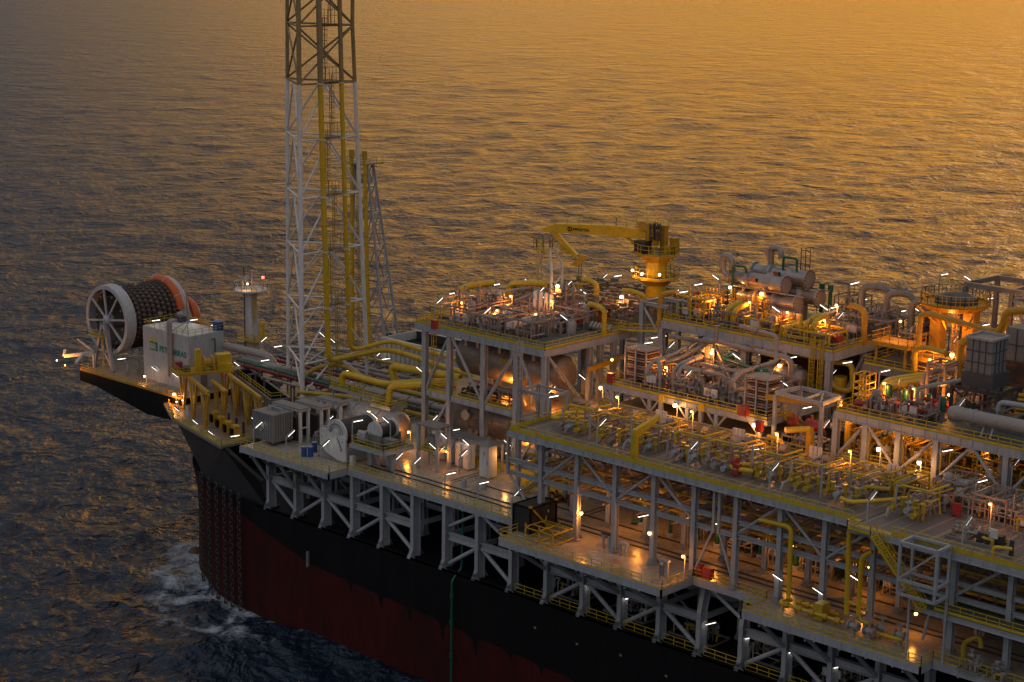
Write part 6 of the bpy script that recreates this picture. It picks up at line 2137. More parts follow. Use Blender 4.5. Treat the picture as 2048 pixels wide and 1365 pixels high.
pipe('gas_header', 'fat yellow header pipe farther back on the left of the tank module', [(19.0, 33.6, M1Z + 2.0), (19, 33.6, M1Z + 4.4), (22, 36.4, M1Z + 4.6), (24.2, 36.5, M1Z + 4.6)], .5, 'yellow', bend=1.2)
pipe('relief_pipe', 'long slanted grey pipe over the pipework of the tank module', [(20.5, 27.2, M1Z + 3.8), (21.5, 35.6, M1Z + 3.9)], .2, 'pipe')
pipe('relief_pipe', 'second slanted grey pipe over the pipework of the tank module', [(26, 27.4, M1Z + 3.6), (24.6, 34.6, M1Z + 3.9)], .16, 'pipe')


def gooseneck(base, h, reach, dirv, r_, label, mt='yellow'):
    b = Vector(base)
    d = Vector((dirv[0], dirv[1], 0)).normalized()
    t = thing('gooseneck_davit', label, 'davit', tuple(b), 'yellow goosenecks at deck edges')
    m = MB().tube([b, b + Vector((0, 0, h)), b + d * reach * .55 + Vector((0, 0, h + reach * .22)), b + d * reach + Vector((0, 0, h + reach * .25))], r_, 12, bend=h * .4, seg=7)
    m.build('arm', mt, t, smooth=True)
    MB().cyl(b, b + Vector((0, 0, .5)), r_ * 1.35, n=12).build('socket', mt, t, smooth=True)
    return t


gooseneck((41.0, 30.8, M1Z), 3.9, 2.6, (-.9, -.3), .38, 'yellow gooseneck davit at the right edge of the tank module')
gooseneck((30.6, 41.2, M1Z), 5.0, 2.4, (-.9, -.4), .4, 'yellow gooseneck davit beside the red valve behind the tank module')
gooseneck((46.8, 36.7, 31.0), 4.6, 2.6, (1, .25), .42, 'yellow gooseneck at the left corner of the compression deck', 'ochre')
gooseneck((43.2, 37.4, 33.8), 1.0, 3.4, (-.75, -.6), .36, 'yellow gooseneck bowing left over the portal frame')
gooseneck((77.0, 44.6, M2Z), 4.6, 2.4, (-.9, -.2), .42, 'orange lit gooseneck at the right edge of the compression deck', 'ochre')
m = MB().lathe((34.9, 28.2, M1Z), (0, 0, 1), [(0, .3), (.3, .8), (.9, .95), (1.5, .8), (1.8, .3), (1.85, 0)], 16)
tag(m.build('ball_tank', 'dark', None, loc=(34.9, 28.2, M1Z), smooth=True), 'dark round ball tank on the open part of the tank module top', 'tank')
m = MB().lathe((36.6, 28.4, M1Z), (0, 0, 1), [(0, .8), (1.5, .8), (1.9, .6), (2.2, 0)], 16)
tag(m.build('small_tank', 'pipe', None, loc=(36.6, 28.4, M1Z), smooth=True), 'small pale domed tank right of the dark ball tank', 'tank')
pr = thing('pump_row', 'row of grey bent pump bodies along the right edge of the tank module', 'pumps', (38, 34, M1Z))
for i in range(6):
    m = MB().tube([(36.6 + i * .7, 33.4, M1Z + .1), (36.6 + i * .7, 33.4, M1Z + 1.1), (37.2 + i * .7, 32.0, M1Z + .5)], .26, 8, bend=.6)
    m.build('pump_body', 'pipe', pr, smooth=True)
for i, (x, y) in enumerate(((33.6, 36.6), (36.4, 35.2), (29.0, 40.5), (34, 40.2), (38.8, 39.6))):
    t = thing('red_valve', ['red valve with T handle behind the dark ball tank', 'red valve nearest the yellow gooseneck davit', 'tall red valve left among the dark valve heads', 'red valve in the middle before the dark valve heads', 'red valve at the right before the dark valve heads'][i], 'valve', (x, y, M1Z), 'red valves by the valve deck')
    MB().cyl((x, y, M1Z), (x, y, M1Z + 2.4), .22, n=8).build('stem', 'red', t, smooth=True)
    MB().cyl((x - .5, y, M1Z + 2.5), (x + .5, y, M1Z + 2.5), .24, n=10).build('actuator', 'red', t, smooth=True)

# valve heads on the far deck
vh = None
for i in range(15):
    for j in range(11):
        x, y = 17.2 + i * 1.62 + rnd.uniform(-.2, .2), 38.6 + j * 1.55 + rnd.uniform(-.2, .2)
        if (x - CX) ** 2 + (y - CY) ** 2 < 8 or (x - rx.x) ** 2 + (y - rx.y) ** 2 < 9:
            continue
        if vh is None:
            vh = thing('actuated_valve', 'small dark valve head on a post among the rows of the far deck', 'valve', (0, 0, M1Z), 'valve heads on the far deck')
            ORG[vh.name] = (0, 0, M1Z)
            m = MB().bar((0, 0, M1Z), (0, 0, M1Z + 2.0), .14)
            m.tube([(-.3, 0, M1Z), (-.3, 0, M1Z + 1.2), (0, 0, M1Z + 1.5)], .09, 6)
            m.build('post', 'pipe', vh)
            m = MB().box(-.62, .62, -.28, .28, M1Z + 2.0, M1Z + 2.6)
            m.build('head', 'tan', vh)
            MB().cyl((-.1, -.34, M1Z + 1.3), (-.1, .34, M1Z + 1.3), .26, n=8).build('body', 'pink', vh, smooth=True)
            vh.location = (x, y, M1Z - .03)
        else:
            dup(vh, (x, y, M1Z - .03 + rnd.choice((0, .25, .5, .8))), rnd.uniform(-.25, .25) + (1.57 if rnd.random() < .2 else 0))

# exchanger deck
for x0, x1, y0, y1, lab in ((53.8, 57.2, 20.6, 23.6, 'pale ribbed plate exchanger at the left end of the exchanger deck'), (75.6, 78.8, 18.9, 22.0, 'brown ribbed plate exchanger at the right end of the exchanger deck')):
    t = thing('plate_exchanger', lab, 'heat exchanger', (x0, y0, MHZ), 'plate exchangers')
    for k in range(11):
        z = MHZ + .5 + k * .36
        MB().box(x0, x1, y0, y1, z, z + .22).build('plate', 'pink' if k % 3 else 'rust', t)
    m = MB()
    for x in (x0 - .14, (x0 + x1) / 2, x1 + .14):
        for y in (y0 - .14, y1 + .14):
            m.box(x - .1, x + .1, y - .1, y + .1, MHZ + .01, MHZ + 5.0)
    m.build('tie_posts', 'steel', t)
    MB().box(x0 - .3, x1 + .3, y0 - .3, y1 + .3, MHZ + 4.6, MHZ + 4.75).build('top_plate', 'pink', t)
Z3 = 30.0
xp = [([(58.1, 19.8, MHZ + .1), (58.3, 19.8, 29.2), (58.4, 20.6, 30.0), (58.2, 26, 30.2), (56.5, 33, 30.8)], .34, 'pipe', 'grey pipe rising beside the left plate exchanger and slanting back'),
      ([(59.6, 21.6, 29.9), (60.2, 24, 30.2), (58.8, 33.6, 31.0)], .3, 'oldclad', 'brown lit pipe slanting back over the exchanger deck'),
      ([(60.6, 19.6, MHZ + .1), (60.6, 19.6, 29.0), (59.6, 20.6, 30.0), (58.6, 21.2, 30.0)], .3, 'pipe', 'orange lit pipe bend next to the left plate exchanger'),
      ([(62.3, 20.4, MHZ + .1), (62.3, 20.4, 29.6), (62.2, 22, 30.2), (61.6, 27.4, 30.4)], .28, 'pipe', 'left one of twin grey risers on the exchanger deck'),
      ([(63.2, 20.4, MHZ + .1), (63.2, 20.4, 29.8), (63.1, 22, 30.3), (62.4, 26.6, 30.5)], .28, 'pipe', 'right one of twin grey risers on the exchanger deck'),
      ([(63.4, 26.4, 28.4), (63.4, 24.6, 30.0), (70.6, 24.5, 30.0), (71.0, 22.0, 30.0)], .26, 'pipe', 'rear long grey crossing pipe over the exchanger deck'),
      ([(63.3, 21.0, 30.0), (69.8, 21.4, 30.0), (70.3, 21.4, 29.6), (70.3, 21.4, 26.8)], .28, 'pipe', 'front long grey crossing pipe with a bright bend'),
      ([(71.6, 21.0, MHZ + .1), (71.6, 21.0, 29.4), (71.4, 23.2, 30.4), (72.0, 30.6, 30.8), (71.0, 32.0, 31.2), (71, 32, 34), (64, 33, 34.2)], .3, 'pipe', 'grey pipe looping up from the right part of the exchanger deck'),
      ([(66.5, 33.4, 28.5), (58.6, 33.2, 30.0), (58.4, 33.2, 29.0), (66, 30.5, 29.0)], .0, '', ''),
      ([(64.6, 30.4, 30.6), (64.8, 28.2, 30.4), (72.0, 26.0, 30.4), (73.5, 26.5, 30.4)], .28, 'green', 'green pipe with a hook bend above the exchanger deck'),
      ([(69.2, 22.6, 26.8), (69.2, 22.6, 28.3), (71.2, 22.4, 28.4), (71.4, 20.6, 27.0)], .26, 'pipe', 'orange lit arch pipe low on the exchanger deck'),
      ([(53.2, 31.0, 31.2), (61.0, 31.6, 31.4), (61.0, 31.6, 34)], .3, 'ash', 'dull grey pipe behind the left plate exchanger')]
for pts, r_, mt, lab in xp:
    if r_:
        pipe('process_pipe', lab, pts, r_, mt, 'pipes of the exchanger deck', bend=.8, clamps=4)
for i, (nm, a, b, c, d) in enumerate((('left', 58.0, 62.0, 18.2, 22.4), ('middle left', 63.0, 67.5, 18.4, 22.4), ('middle right', 68.2, 71.6, 18.2, 22.0), ('right', 72.0, 75.0, 18.4, 23), ('back left', 57.0, 64.0, 24, 30), ('back right', 66.0, 76.0, 24, 31))):
    skid('valve_skid', 'skid of handwheels and pipes, %s on the exchanger deck' % nm, a, b, c, d, MHZ, 3.2 if i < 4 else 4.0, 500 + i, PINK, 12, 10, 0 if i < 4 else 2, group='valve skids on the exchanger deck', frame=i > 3)
# white box stand
m = MB()
p = (70.09, 21.76, 26.6)
for k in range(2):
    m.box(p[0] + k * .75, p[0] + .62 + k * .75, p[1], p[1] + .4, MHZ + 1.3, MHZ + 2.5)
m.bar((p[0] + .3, p[1] + .5, MHZ), (p[0] + .3, p[1] + .5, MHZ + 1.6), .1)
m.bar((p[0] + 1.1, p[1] + .5, MHZ), (p[0] + 1.1, p[1] + .5, MHZ + 1.6), .1)
tag(m.build('switch_box', 'white', None, loc=(p[0], p[1], MHZ)), 'pair of white switch boxes by the front rail of the exchanger deck', 'switch box')
# pale roof frame right of it
rf = thing('roof_frame', 'pale open rectangular roof frame on four legs right of the exchanger deck', 'frame', (84.5, 19.5, ZP))
zt = 30.5
fx = [(80.9, 17.8), (88.4, 17.2), (88.0, 21.9), (81.6, 22.4)]
m = MB()
for a, b in zip(fx, fx[1:] + fx[:1]):
    m.bar((a[0], a[1], zt - .25), (b[0], b[1], zt - .25), .3, .5)
m.bar((85.6, 17.5, zt - .2), (85.2, 22.1, zt - .2), .25, .3)
m.bar((85.4, 22.0, zt - .2), (88, 17.4, zt - .2), .2, .2)
m.build('top_frame', 'steel', rf)
for a in fx:
    MB().box(a[0] - .22, a[0] + .22, a[1] - .22, a[1] + .22, ZP + .01, zt - .5).build('leg', 'steel', rf)
MB().bar((79.5, 17.6, zt - 1.0), (86.4, 19.4, zt - 1.0), .3, .7).build('hoist_beam', 'ochre', rf)
MB().box(80.6, 90, 16.6, 23.2, ZP - .25, ZP - .15).build('floor', 'grating', rf)
railing([(80.8, 16.7, ZP - .15), (89.8, 16.7, ZP - .15)], rf, toe=.3)
for i, (x, y) in enumerate(((81.6, 20.8), (84.4, 21.2))):
    t = thing('red_pressure_tank', ['round red pressure tank end left under the pale roof frame', 'longer red pressure tank right under the pale roof frame'][i], 'tank', (x, y, ZP), 'red tanks under the roof frame')
    MB().lathe((x - .6 - .4 * i, y, 26.0), (1, 0, 0), [(0, 0), (.1, .5), (.35, .78), (1.4 + i * 1.2, .78), (1.65 + i * 1.2, .5), (1.75 + i * 1.2, 0)], 18).build('shell', 'red', t, smooth=True)
    m = MB()
    for dx in (-.2, .9 + i):
        m.box(x + dx - .1, x + dx + .1, y - .5, y + .5, ZP - .14, 25.5)
    m.build('saddle', 'charcoal', t)
    MB().cyl((x, y, 26.7), (x, y, 27.3), .2, n=8).build('nozzle', 'orange', t, smooth=True)
skid('pump_skid', 'dark jumble of pumps and small pipes under the pale roof frame', 82, 88, 17.6, 20.6, ZP - .14, 2.2, 560, ('charcoal', 'pipe', 'gold'), 12, 6, 0)
pipe('fat_riser', 'fat yellow riser glowing orange between roof frame and right module', [(87.6, 22.5, 27.4), (89.2, 22.8, 27.6), (89.4, 22.6, 23.4)], .75, 'yellow', bend=.9)

# compression deck: four coolers on saddles
CL = [('upper front', 52.1, 61.9, 47.0, 37.8, 1.15), ('upper rear', 53.6, 63.6, 50.6, 38.5, 1.15), ('lower front', 53.4, 64.2, 47.0, 35.2, 1.05), ('lower rear', 55.4, 65.6, 50.6, 35.9, 1.05)]
for nm, a, b, y, zc, r_ in CL:
    t = thing('gas_cooler', '%s large dull silver cooler drum on the compression deck' % nm, 'cooler', (a, y, M2Z), 'stacked gas coolers')
    MB().lathe((a, y, zc), (1, 0, 0), [(0, 0), (0, r_ + .25), (.3, r_ + .25), (.3, r_), (2.2, r_), (2.3, r_ + .12), (3.2, r_ + .35), (3.5, r_ + .35), (3.6, r_), (6.5, r_), (6.6, r_ + .4), (6.9, r_ + .4), (7.4, r_), (b - a - .4, r_), (b - a - .4, r_ + .35), (b - a, r_ + .35), (b - a, 0)], 30).build('shell', 'clad' if 'upper' in nm else 'oldclad', t, smooth=True)
    m = MB()
    for q in (.3, .7):
        x = a + (b - a) * q
        m.box(x - .2, x + .2, y - 1.1, y + 1.1, (M2Z if 'lower' in nm else zc - 1.7), zc - r_ * .6)
    m.build('saddle', 'ash', t)
    MB().box(a + 4.2, a + 5.0, y - r_ - .04, y - r_ + .05, zc + .1, zc + .6).build('warning_plate', 'orange', t)
    MB().box(a + 5.2, a + 5.5, y - r_ - .04, y - r_ + .05, zc + .1, zc + .6).build('data_plate', 'black', t)
    m = MB()
    for k in range(16):
        q = 6.283 * k / 16
        m.cyl((b - .02, y + math.cos(q) * (r_ + .22), zc + math.sin(q) * (r_ + .22)), (b + .12, y + math.cos(q) * (r_ + .22), zc + math.sin(q) * (r_ + .22)), .09, n=6)
    m.build('end_bolts', 'rust', t)
pipe('cooler_bend', 'fat grey swan neck on the front cooler', [(52.6, 46.4, 37.8), (51.0, 46.2, 38.6), (50.8, 46.2, 41.0), (52.4, 46.4, 41.0), (52.6, 46.4, 39)], .5, 'oldclad', bend=.9)
pipe('cooler_bend', 'fat grey swan neck on the rear cooler', [(56.6, 50.6, 39.4), (56.4, 50.6, 42.4), (58.2, 50.6, 42.4), (58.4, 50.6, 41.0)], .5, 'oldclad', bend=.9)
pipe('cooling_line', 'green bent pipe feeding the front cooler', [(53.4, 45.4, 35.0), (53.4, 45.4, 39.9), (55.6, 45.6, 39.9), (55.6, 45.8, 39)], .2, 'green', bend=.5)
pipe('cooling_line', 'green bent pipe feeding the rear cooler', [(59.2, 50.0, 39.4), (59.2, 50, 41.4), (61.6, 50, 41.4), (61.6, 50, 39.6)], .2, 'green', bend=.5)
m = MB()
for x in (51, 53.4):
    for y in (45.4, 52.2):
        m.bar((x, y, M2Z), (x, y, 37.4), .26)
for z in (34.6, 36.9):
    for y in (45.4, 52.2):
        m.bar((51, y, z), (66, y, z), .2)
tag(m.build('cooler_stand', 'ash', None, loc=(52, 48, M2Z)), 'grey steel stand carrying the stacked coolers', 'stand')
ft = thing('fin_frame', 'short railed ladder frame on top of the rear cooler', 'frame', (62, 51, 40))
m = MB()
for x in (61.6, 62.4, 63.2):
    m.bar((x, 51, 39.6), (x, 51, 43.0), .1)
for z in (40.6, 41.6, 42.6):
    m.bar((61.6, 51, z), (63.2, 51, z), .1)
m.build('rungs', 'rust', ft)
for i, (nm, a, b, c, d) in enumerate((('front left', 48.6, 54.0, 38.0, 42.6), ('front centre left', 54.8, 60.2, 37.8, 42.6), ('front centre right', 61.0, 66.6, 37.8, 42.6), ('front right', 67.2, 75.8, 37.8, 42.6),
                                      ('back left', 48.4, 51.0, 44, 52), ('back right', 67.5, 76, 44.5, 51), ('far back right', 66.5, 75.5, 52, 56.2))):
    skid('compressor_skid', 'busy skid of pipes, %s on the compression deck' % nm, a, b, c, d, M2Z, (4.4, 4.0, 3.4, 3.2, 4, 4, 3)[i], 600 + i, YEL if i in (0, 2, 3) else ('pipe', 'ash', 'yellow'), 22, 11, 1, group='skids on the compression deck')
for i, (x, y, h_) in enumerate(((57.4, 38.8, 2.6), (58.6, 38.8, 2.6), (70.9, 39.2, 2.8), (72.0, 39.2, 2.9), (67.4, 38.4, 1.3), (68.1, 38.4, 1.3))):
    t = thing('spring_elbow', ['left one of two tall yellow elbows at the front of the compression deck', 'right one of two tall yellow elbows at the front of the compression deck', 'left one of two bright elbows at the right of the compression deck', 'right one of two bright elbows at the right of the compression deck',
                               'left one of two short yellow elbows by the compression deck rail', 'right one of two short yellow elbows by the compression deck rail'][i], 'pipe', (x, y, M2Z), 'yellow elbows of the compression deck')
    MB().tube([(x, y, M2Z + 1.0), (x, y, M2Z + 1 + h_ * .6), (x + .3, y + 1.2, M2Z + 1 + h_ * .85), (x + .5, y + 2.6, M2Z + 1.1 + h_ * .9)], .42 if h_ > 2 else .25, 12, bend=h_ * .45, seg=7).build('elbow', 'yellow', t, smooth=True)
    MB().cyl((x, y, M2Z + .01), (x, y, M2Z + 1.02), .5 if h_ > 2 else .3, n=12).build('bellows', 'ash', t, smooth=True)
gr = thing('guard_cage', 'yellow guard cages around the machines at the left of the compression deck', 'cage', (56, 44, M2Z))
for (x0, x1, y0, y1, z, h_) in ((50.0, 54.5, 42.8, 44.6, M2Z, 4.6), (56.0, 60.5, 43.2, 45, M2Z, 4.0)):
    m = MB()
    n = 7
    for i in range(n + 1):
        x = x0 + (x1 - x0) * i / n
        m.bar((x, y0, z), (x, y0, z + h_), .1)
    for k in range(7):
        m.bar((x0, y0, z + h_ * k / 6 + .05), (x1, y0, z + h_ * k / 6 + .05), .1)
    for i in range(4):
        y = y0 + (y1 - y0) * i / 3
        m.bar((x1, y, z), (x1, y, z + h_), .1)
    for k in range(7):
        m.bar((x1, y0, z + h_ * k / 6 + .05), (x1, y1, z + h_ * k / 6 + .05), .1)
    m.build('bars', 'ochre', gr)
m = MB()
for k in range(5):
    m.box(62.2 + k * 1.1, 63.1 + k * 1.1, 42.9, 43.2, M2Z + 1.6, M2Z + 3.0)
m.box(62.2, 67.6, 43.05, 43.15, M2Z, M2Z + 1.6)
tag(m.build('panel_row', 'pink', None, loc=(65, 43, M2Z)), 'row of pinkish lit junction panels on the compression deck', 'panels')
m = MB().lathe((71.5, 42, M2Z + 1.4), (.8, -.45, 0), [(0, 0), (0, .5), (6.0, .5), (6.0, 0)], 12)
tag(m.build('red_pipe', 'red', None, loc=(71.5, 42, M2Z), smooth=True), 'thick red pipe at the right end of the compression deck', 'pipe')
m = MB()
for x in (63.9, 65.4):
    m.cyl((x, 53.5, M2Z), (x, 53.5, M2Z + 4.6), .3, n=8)
    m.cyl((x, 53.5, M2Z + 4.6), (x, 53.5, M2Z + 5.6), .42, n=8)
tag(m.build('green_stacks', 'green', None, loc=(64, 53.5, M2Z)), 'pair of dark green stubs behind the coolers', 'stacks')
# beneath the compression deck
for i, (nm, a, b, c, d) in enumerate((('left', 45, 52, 38, 45), ('middle', 54, 62, 38, 45), ('right', 64, 72, 38, 45))):
    skid('compressor_train', 'machinery in the gloom under the compression deck, %s' % nm, a, b, c, d, 22.0, 6.0, 640 + i, ('oldclad', 'ash', 'green') if i == 2 else DRK, 16, 6, 2, group='machinery under the compression deck')
vessel('knockout_drum', 'dull drum with end rings under the compression deck', (66.5, 36.0, 27.6), (73.0, 36.0, 27.6), 1.25, 'oldclad', floor=22.0, rings=2)
pipe('wide_pipe', 'grey pipe slung along under the front edge of the compression deck, left', [(55.6, 35.8, 28.6), (55.6, 35.8, 30.4), (56.4, 35.6, 30.6), (63.6, 35.4, 30.4), (64.2, 36.2, 30.2)], .42, 'pipe', bend=.9)
pipe('wide_pipe', 'grey pipe under the compression deck turning down at the right', [(65.0, 35.6, 30.4), (70.6, 35.2, 30.4), (71.6, 35.0, 29.8), (71.6, 35.0, 25.4)], .42, 'pipe', bend=.9)
pipe('yellow_loop', 'yellow pipe loop at the right end under the compression deck', [(75.0, 39.0, 30.0), (78.2, 40.0, 30.0), (78.6, 40.0, 26.2), (76.2, 39.6, 26.0), (75.0, 39.4, 27.4)], .4, 'gold', bend=1.0)
m = MB().cyl((76.2, 40.4, 22), (76.2, 40.4, 27.8), .95, n=16)
tag(m.build('yellow_column', 'gold', None, loc=(76.2, 40.4, 22), smooth=True), 'stout dull yellow column under the compression deck corner', 'column')

# ------------------------------------------------------------------ right hand module: top deck
for i, (x, y) in enumerate(((91.6, 26.4), (92.6, 25.2), (93.6, 24.0))):
    pipe('hairpin_bend', ['rear one of three fat yellow bends on the right module', 'middle one of three fat yellow bends on the right module', 'front one of three fat yellow bends on the right module'][i],
         [(x, y, M3Z + .1), (x - .3, y + .2, M3Z + 2.2), (x + .6, y + 2.4, M3Z + 2.4), (x + 1.6, y + 7.0, M3Z + 2.3)], .48, 'yellow', 'yellow bends of the right module', bend=1.4)
cg = thing('stair_cage', 'orange lit yellow stair cage at the left corner of the right module', 'cage', (91.3, 21.5, M3Z))
m = MB()
for x in (90.8, 91.7, 92.6):
    for y in (20.4, 22.6):
        m.bar((x, y, M3Z), (x, y, M3Z + 4.4), .14)
for z in (1.6, 2.4, 3.2, 4.3):
    for y in (20.4, 22.6):
        m.bar((90.8, y, M3Z + z), (92.6, y, M3Z + z), .12)
    for x in (90.8, 92.6):
        m.bar((x, 20.4, M3Z + z), (x, 22.6, M3Z + z), .12)
m.bar((91.4, 20.4, M3Z + 2.4), (92.6, 20.2, M3Z + 5.0), .14)
m.build('bars', 'yellow', cg)
MB().box(90.7, 92.7, 20.3, 22.7, M3Z + 1.5, M3Z + 1.6).build('floor', 'ochre', cg)
for i, p in enumerate([(93.73, 24.13, 29.8), (96.48, 23.41, 29.8), (99.96, 23.18, 29.8), (101.85, 23.42, 29.8), (92.93, 37.31, 29.8), (92.9, 40.07, 29.8)]):
    t = thing('green_pump', ['green vertical pump nearest the yellow bends', 'second green vertical pump right of the yellow bends', 'green vertical pump before the pinkish frame', 'green vertical pump below the dark lattice block',
                             'far green pump left, behind the pinkish frame', 'far green pump right, behind the pinkish frame'][i], 'pump', (p[0], p[1], M3Z), 'green vertical pumps')
    MB().lathe((p[0], p[1], M3Z + .9), (0, 0, 1), [(0, .3), (.1, .42), (1.7, .42), (1.9, .3), (1.95, 0)], 14).build('motor', 'green', t, smooth=True)
    MB().lathe((p[0], p[1], M3Z), (0, 0, 1), [(0, .5), (.2, .5), (.3, .3), (.9, .34)], 12).build('pump_case', 'pink', t, smooth=True)
for i, (x, y, mt) in enumerate(((91.8, 19.2, 'orange'), (95.2, 22.0, 'crimson'), (98.6, 26.4, 'orange'))):
    m = MB().lathe((x, y, M3Z + .9), (1, .25, 0), [(0, 0), (.1, .42), (.3, .5), (1.0, .5), (1.1, .42), (2.6, .42), (2.8, .2), (2.85, 0)], 14)
    m.box(x + .2, x + .6, y - .3, y + .3, M3Z + .004, M3Z + .6)
    m.box(x + 1.8, x + 2.1, y, y + .6, M3Z + .004, M3Z + .6)
    tag(m.build('motor', 'red' if mt == 'orange' else mt, None, loc=(x, y, M3Z), smooth=True), ['red motor below the orange lit cage', 'crimson motor between two green pumps', 'bright red motor farther back on the right module'][i], 'motor', 'red motors')
fr = thing('open_pipe_stand', 'pinkish lit open frame with a bent pipe on the right module', 'frame', (99.6, 24, M3Z))
m = MB()
for x in (98.2, 100.6):
    for y in (25.6, 28.6):
        m.bar((x, y, M3Z), (x, y, M3Z + 6.2), .3)
for z in (M3Z + 6.2, M3Z + 5.8):
    for y in (25.6, 28.6):
        m.bar((98.1, y, z), (100.7, y, z), .2)
    for x in (98.2, 100.6):
        m.bar((x, 25.6, z), (x, 28.6, z), .2)
m.build('frame', 'pink', fr)
MB().tube([(99.0, 20.4, M3Z + .2), (99.8, 20.8, M3Z + .2), (99.8, 20.8, M3Z + 4.0), (103.5, 25.0, M3Z + 5.0)], .24, 8, bend=.6).build('bent_pipe', 'pipe', fr, smooth=True)
pipe('vent_bend', 'pinkish pipe bend left of the open frame', [(97.4, 26, M3Z), (97.4, 26, M3Z + 4.2), (97.8, 28, M3Z + 4.6), (99, 31, M3Z + 4.4)], .34, 'pink', bend=.9)
for i, (nm, a, b, c, d) in enumerate((('front left', 93.0, 97.4, 18.4, 21.4), ('front middle', 97.8, 102.6, 18.4, 23.2), ('rear left', 94.5, 97.0, 28.5, 34.5), ('centre', 94.2, 98.0, 24.4, 27.6), ('rear centre', 98.4, 104, 29.5, 35), ('front right', 106, 116, 23, 29), ('far right', 117, 128, 18.6, 27))):
    skid('pump_skid', 'jumble of pumps and pipes, %s on the right module' % nm, a, b, c, d, M3Z, 3.2, 700 + i, ('pink', 'pipe', 'red') if i < 5 else BRN, 20, 9, 1, group='pump skids on the right module', frame=i in (2, 4))
# dark stack block on a lattice frame
sb = thing('intake_tower', 'panelled grey box standing on a dark lattice frame on the right module', 'tower', (105.6, 26.5, M3Z))
X0, X1, Y0, Y1 = 102.6, 108.8, 24.0, 29.8
m = MB()
for x in (X0, X1):
    for y in (Y0, Y1):
        m.bar((x, y, M3Z), (x, y, 34.0), .34)
for a, b in (((X0, Y0), (X1, Y0)), ((X1, Y0), (X1, Y1)), ((X0, Y0), (X0, Y1)), ((X0, Y1), (X1, Y1))):
    m.bar((a[0], a[1], 34.0), (b[0], b[1], 34.0), .3, .4)
    m.bar((a[0], a[1], 30.2), (b[0], b[1], 33.8), .2)
    m.bar((b[0], b[1], 30.2), (a[0], a[1], 33.8), .2)
m.build('lattice_frame', 'charcoal', sb)
MB().box(103.4, 107.7, 24.6, 28.8, 34.2, 36.0).build('lower_casing', 'dark', sb)
MB().box(103.7, 107.2, 24.9, 28.6, 36.0, 40.2).build('upper_casing', 'ash', sb)
m = MB()
for k in range(1, 4):
    x = 103.7 + 3.5 * k / 4
    m.box(x - .06, x + .06, 24.82, 24.897, 36.05, 40.1)
for k in range(1, 4):
    y = 24.9 + 3.7 * k / 4
    m.box(107.203, 107.28, y - .06, y + .06, 36.05, 40.1)
for z in (37.3, 38.7):
    m.box(103.7, 107.28, 24.8, 24.896, z - .06, z + .06)
    m.box(107.204, 107.27, 24.9, 28.6, z - .06, z + .06)
m.build('panel_joint', 'dark', sb)
m = MB()
for a, b in (((103.6, 24.8), (107.3, 24.8)), ((107.3, 24.8), (107.3, 28.7)), ((103.6, 24.8), (103.6, 28.7)), ((103.6, 28.7), (107.3, 28.7))):
    m.bar((a[0], a[1], 40.3), (b[0], b[1], 40.3), .16, .3)
m.build('top_rim', 'steel', sb)
sb2 = thing('intake_block', 'second panelled grey box cut by the right picture edge', 'tower', (107.5, 35, M3Z))
MB().box(104.6, 111, 33.4, 38, 36.2, 40.4).build('casing', 'ash', sb2)
MB().box(104.2, 111, 33.0, 38.4, 33.0, 36.2).build('lower_casing', 'rust', sb2)
m = MB()
for k in range(1, 5):
    m.box(104.6 + k * 1.3, 104.7 + k * 1.3, 33.3, 33.397, 36.3, 40.3)
m.box(104.6, 111, 33.3, 33.396, 38.2, 38.3)
m.build('panel_joint', 'dark', sb2)
m = MB()
for x in (104.4, 110.5):
    for y in (33.2, 38):
        m.bar((x, y, M3Z), (x, y, 33), .3)
m.build('leg', 'dark', sb2)
bp = thing('exhaust_duct', 'thick pale grey duct lying along the front of the right module', 'duct', (106, 20, M3Z))
MB().lathe((105.8, 20.2, 31.8), (1, 0, 0), [(-1.2, .3), (-1.1, .75), (-.3, .95), (.3, .95), (.5, .85), (2, .85), (2.1, .98), (2.3, .98), (2.4, .85), (14, .85), (24, .85)], 22).build('duct', 'pipe', bp, smooth=True)
for x in (109.4, 110.6, 115.5, 121):
    m = MB()
    for dy in (-.8, .8):
        m.bar((x, 20.2, 31.2), (x, 20.2 + dy, M3Z), .2)
    m.build('stand', 'steel', bp)
pipe('teal_pipe', 'teal grey bent pipe behind the pale duct', [(109, 24, 31), (109, 24, 33.2), (113, 24.5, 33.2)], .35, 'steel', bend=.8)
for i in range(5):
    m = MB().tube([(110.2, 26 + i * .2, 31.6 + i * .55), (112, 25.4 + i * .2, 31.9 + i * .55), (116, 25.4 + i * .2, 31.9 + i * .55)], .22, 8)
    tag(m.build('coil_pipe', 'gold', None, loc=(111, 26, M3Z), smooth=True), 'one of the stacked dull yellow pipes behind the pale duct', 'pipe', 'stacked pipes behind the duct')
# middle deck of that module
for i, (nm, a, b, c, d) in enumerate((('left', 91.2, 94.4, 19.4, 25), ('second bay', 95.2, 99.2, 19.4, 26), ('third bay', 100, 104.4, 19.4, 26), ('fourth bay', 105.2, 113, 19.4, 26), ('fifth bay', 114.6, 122, 19.4, 26))):
    skid('process_skid', 'shadowy pipes and pumps in the %s under the right module' % nm, a, b, c, d, M3M, 4.2, 740 + i, ('pipe', 'gold', 'green'), 16, 6, 2, group='machinery under the right module')

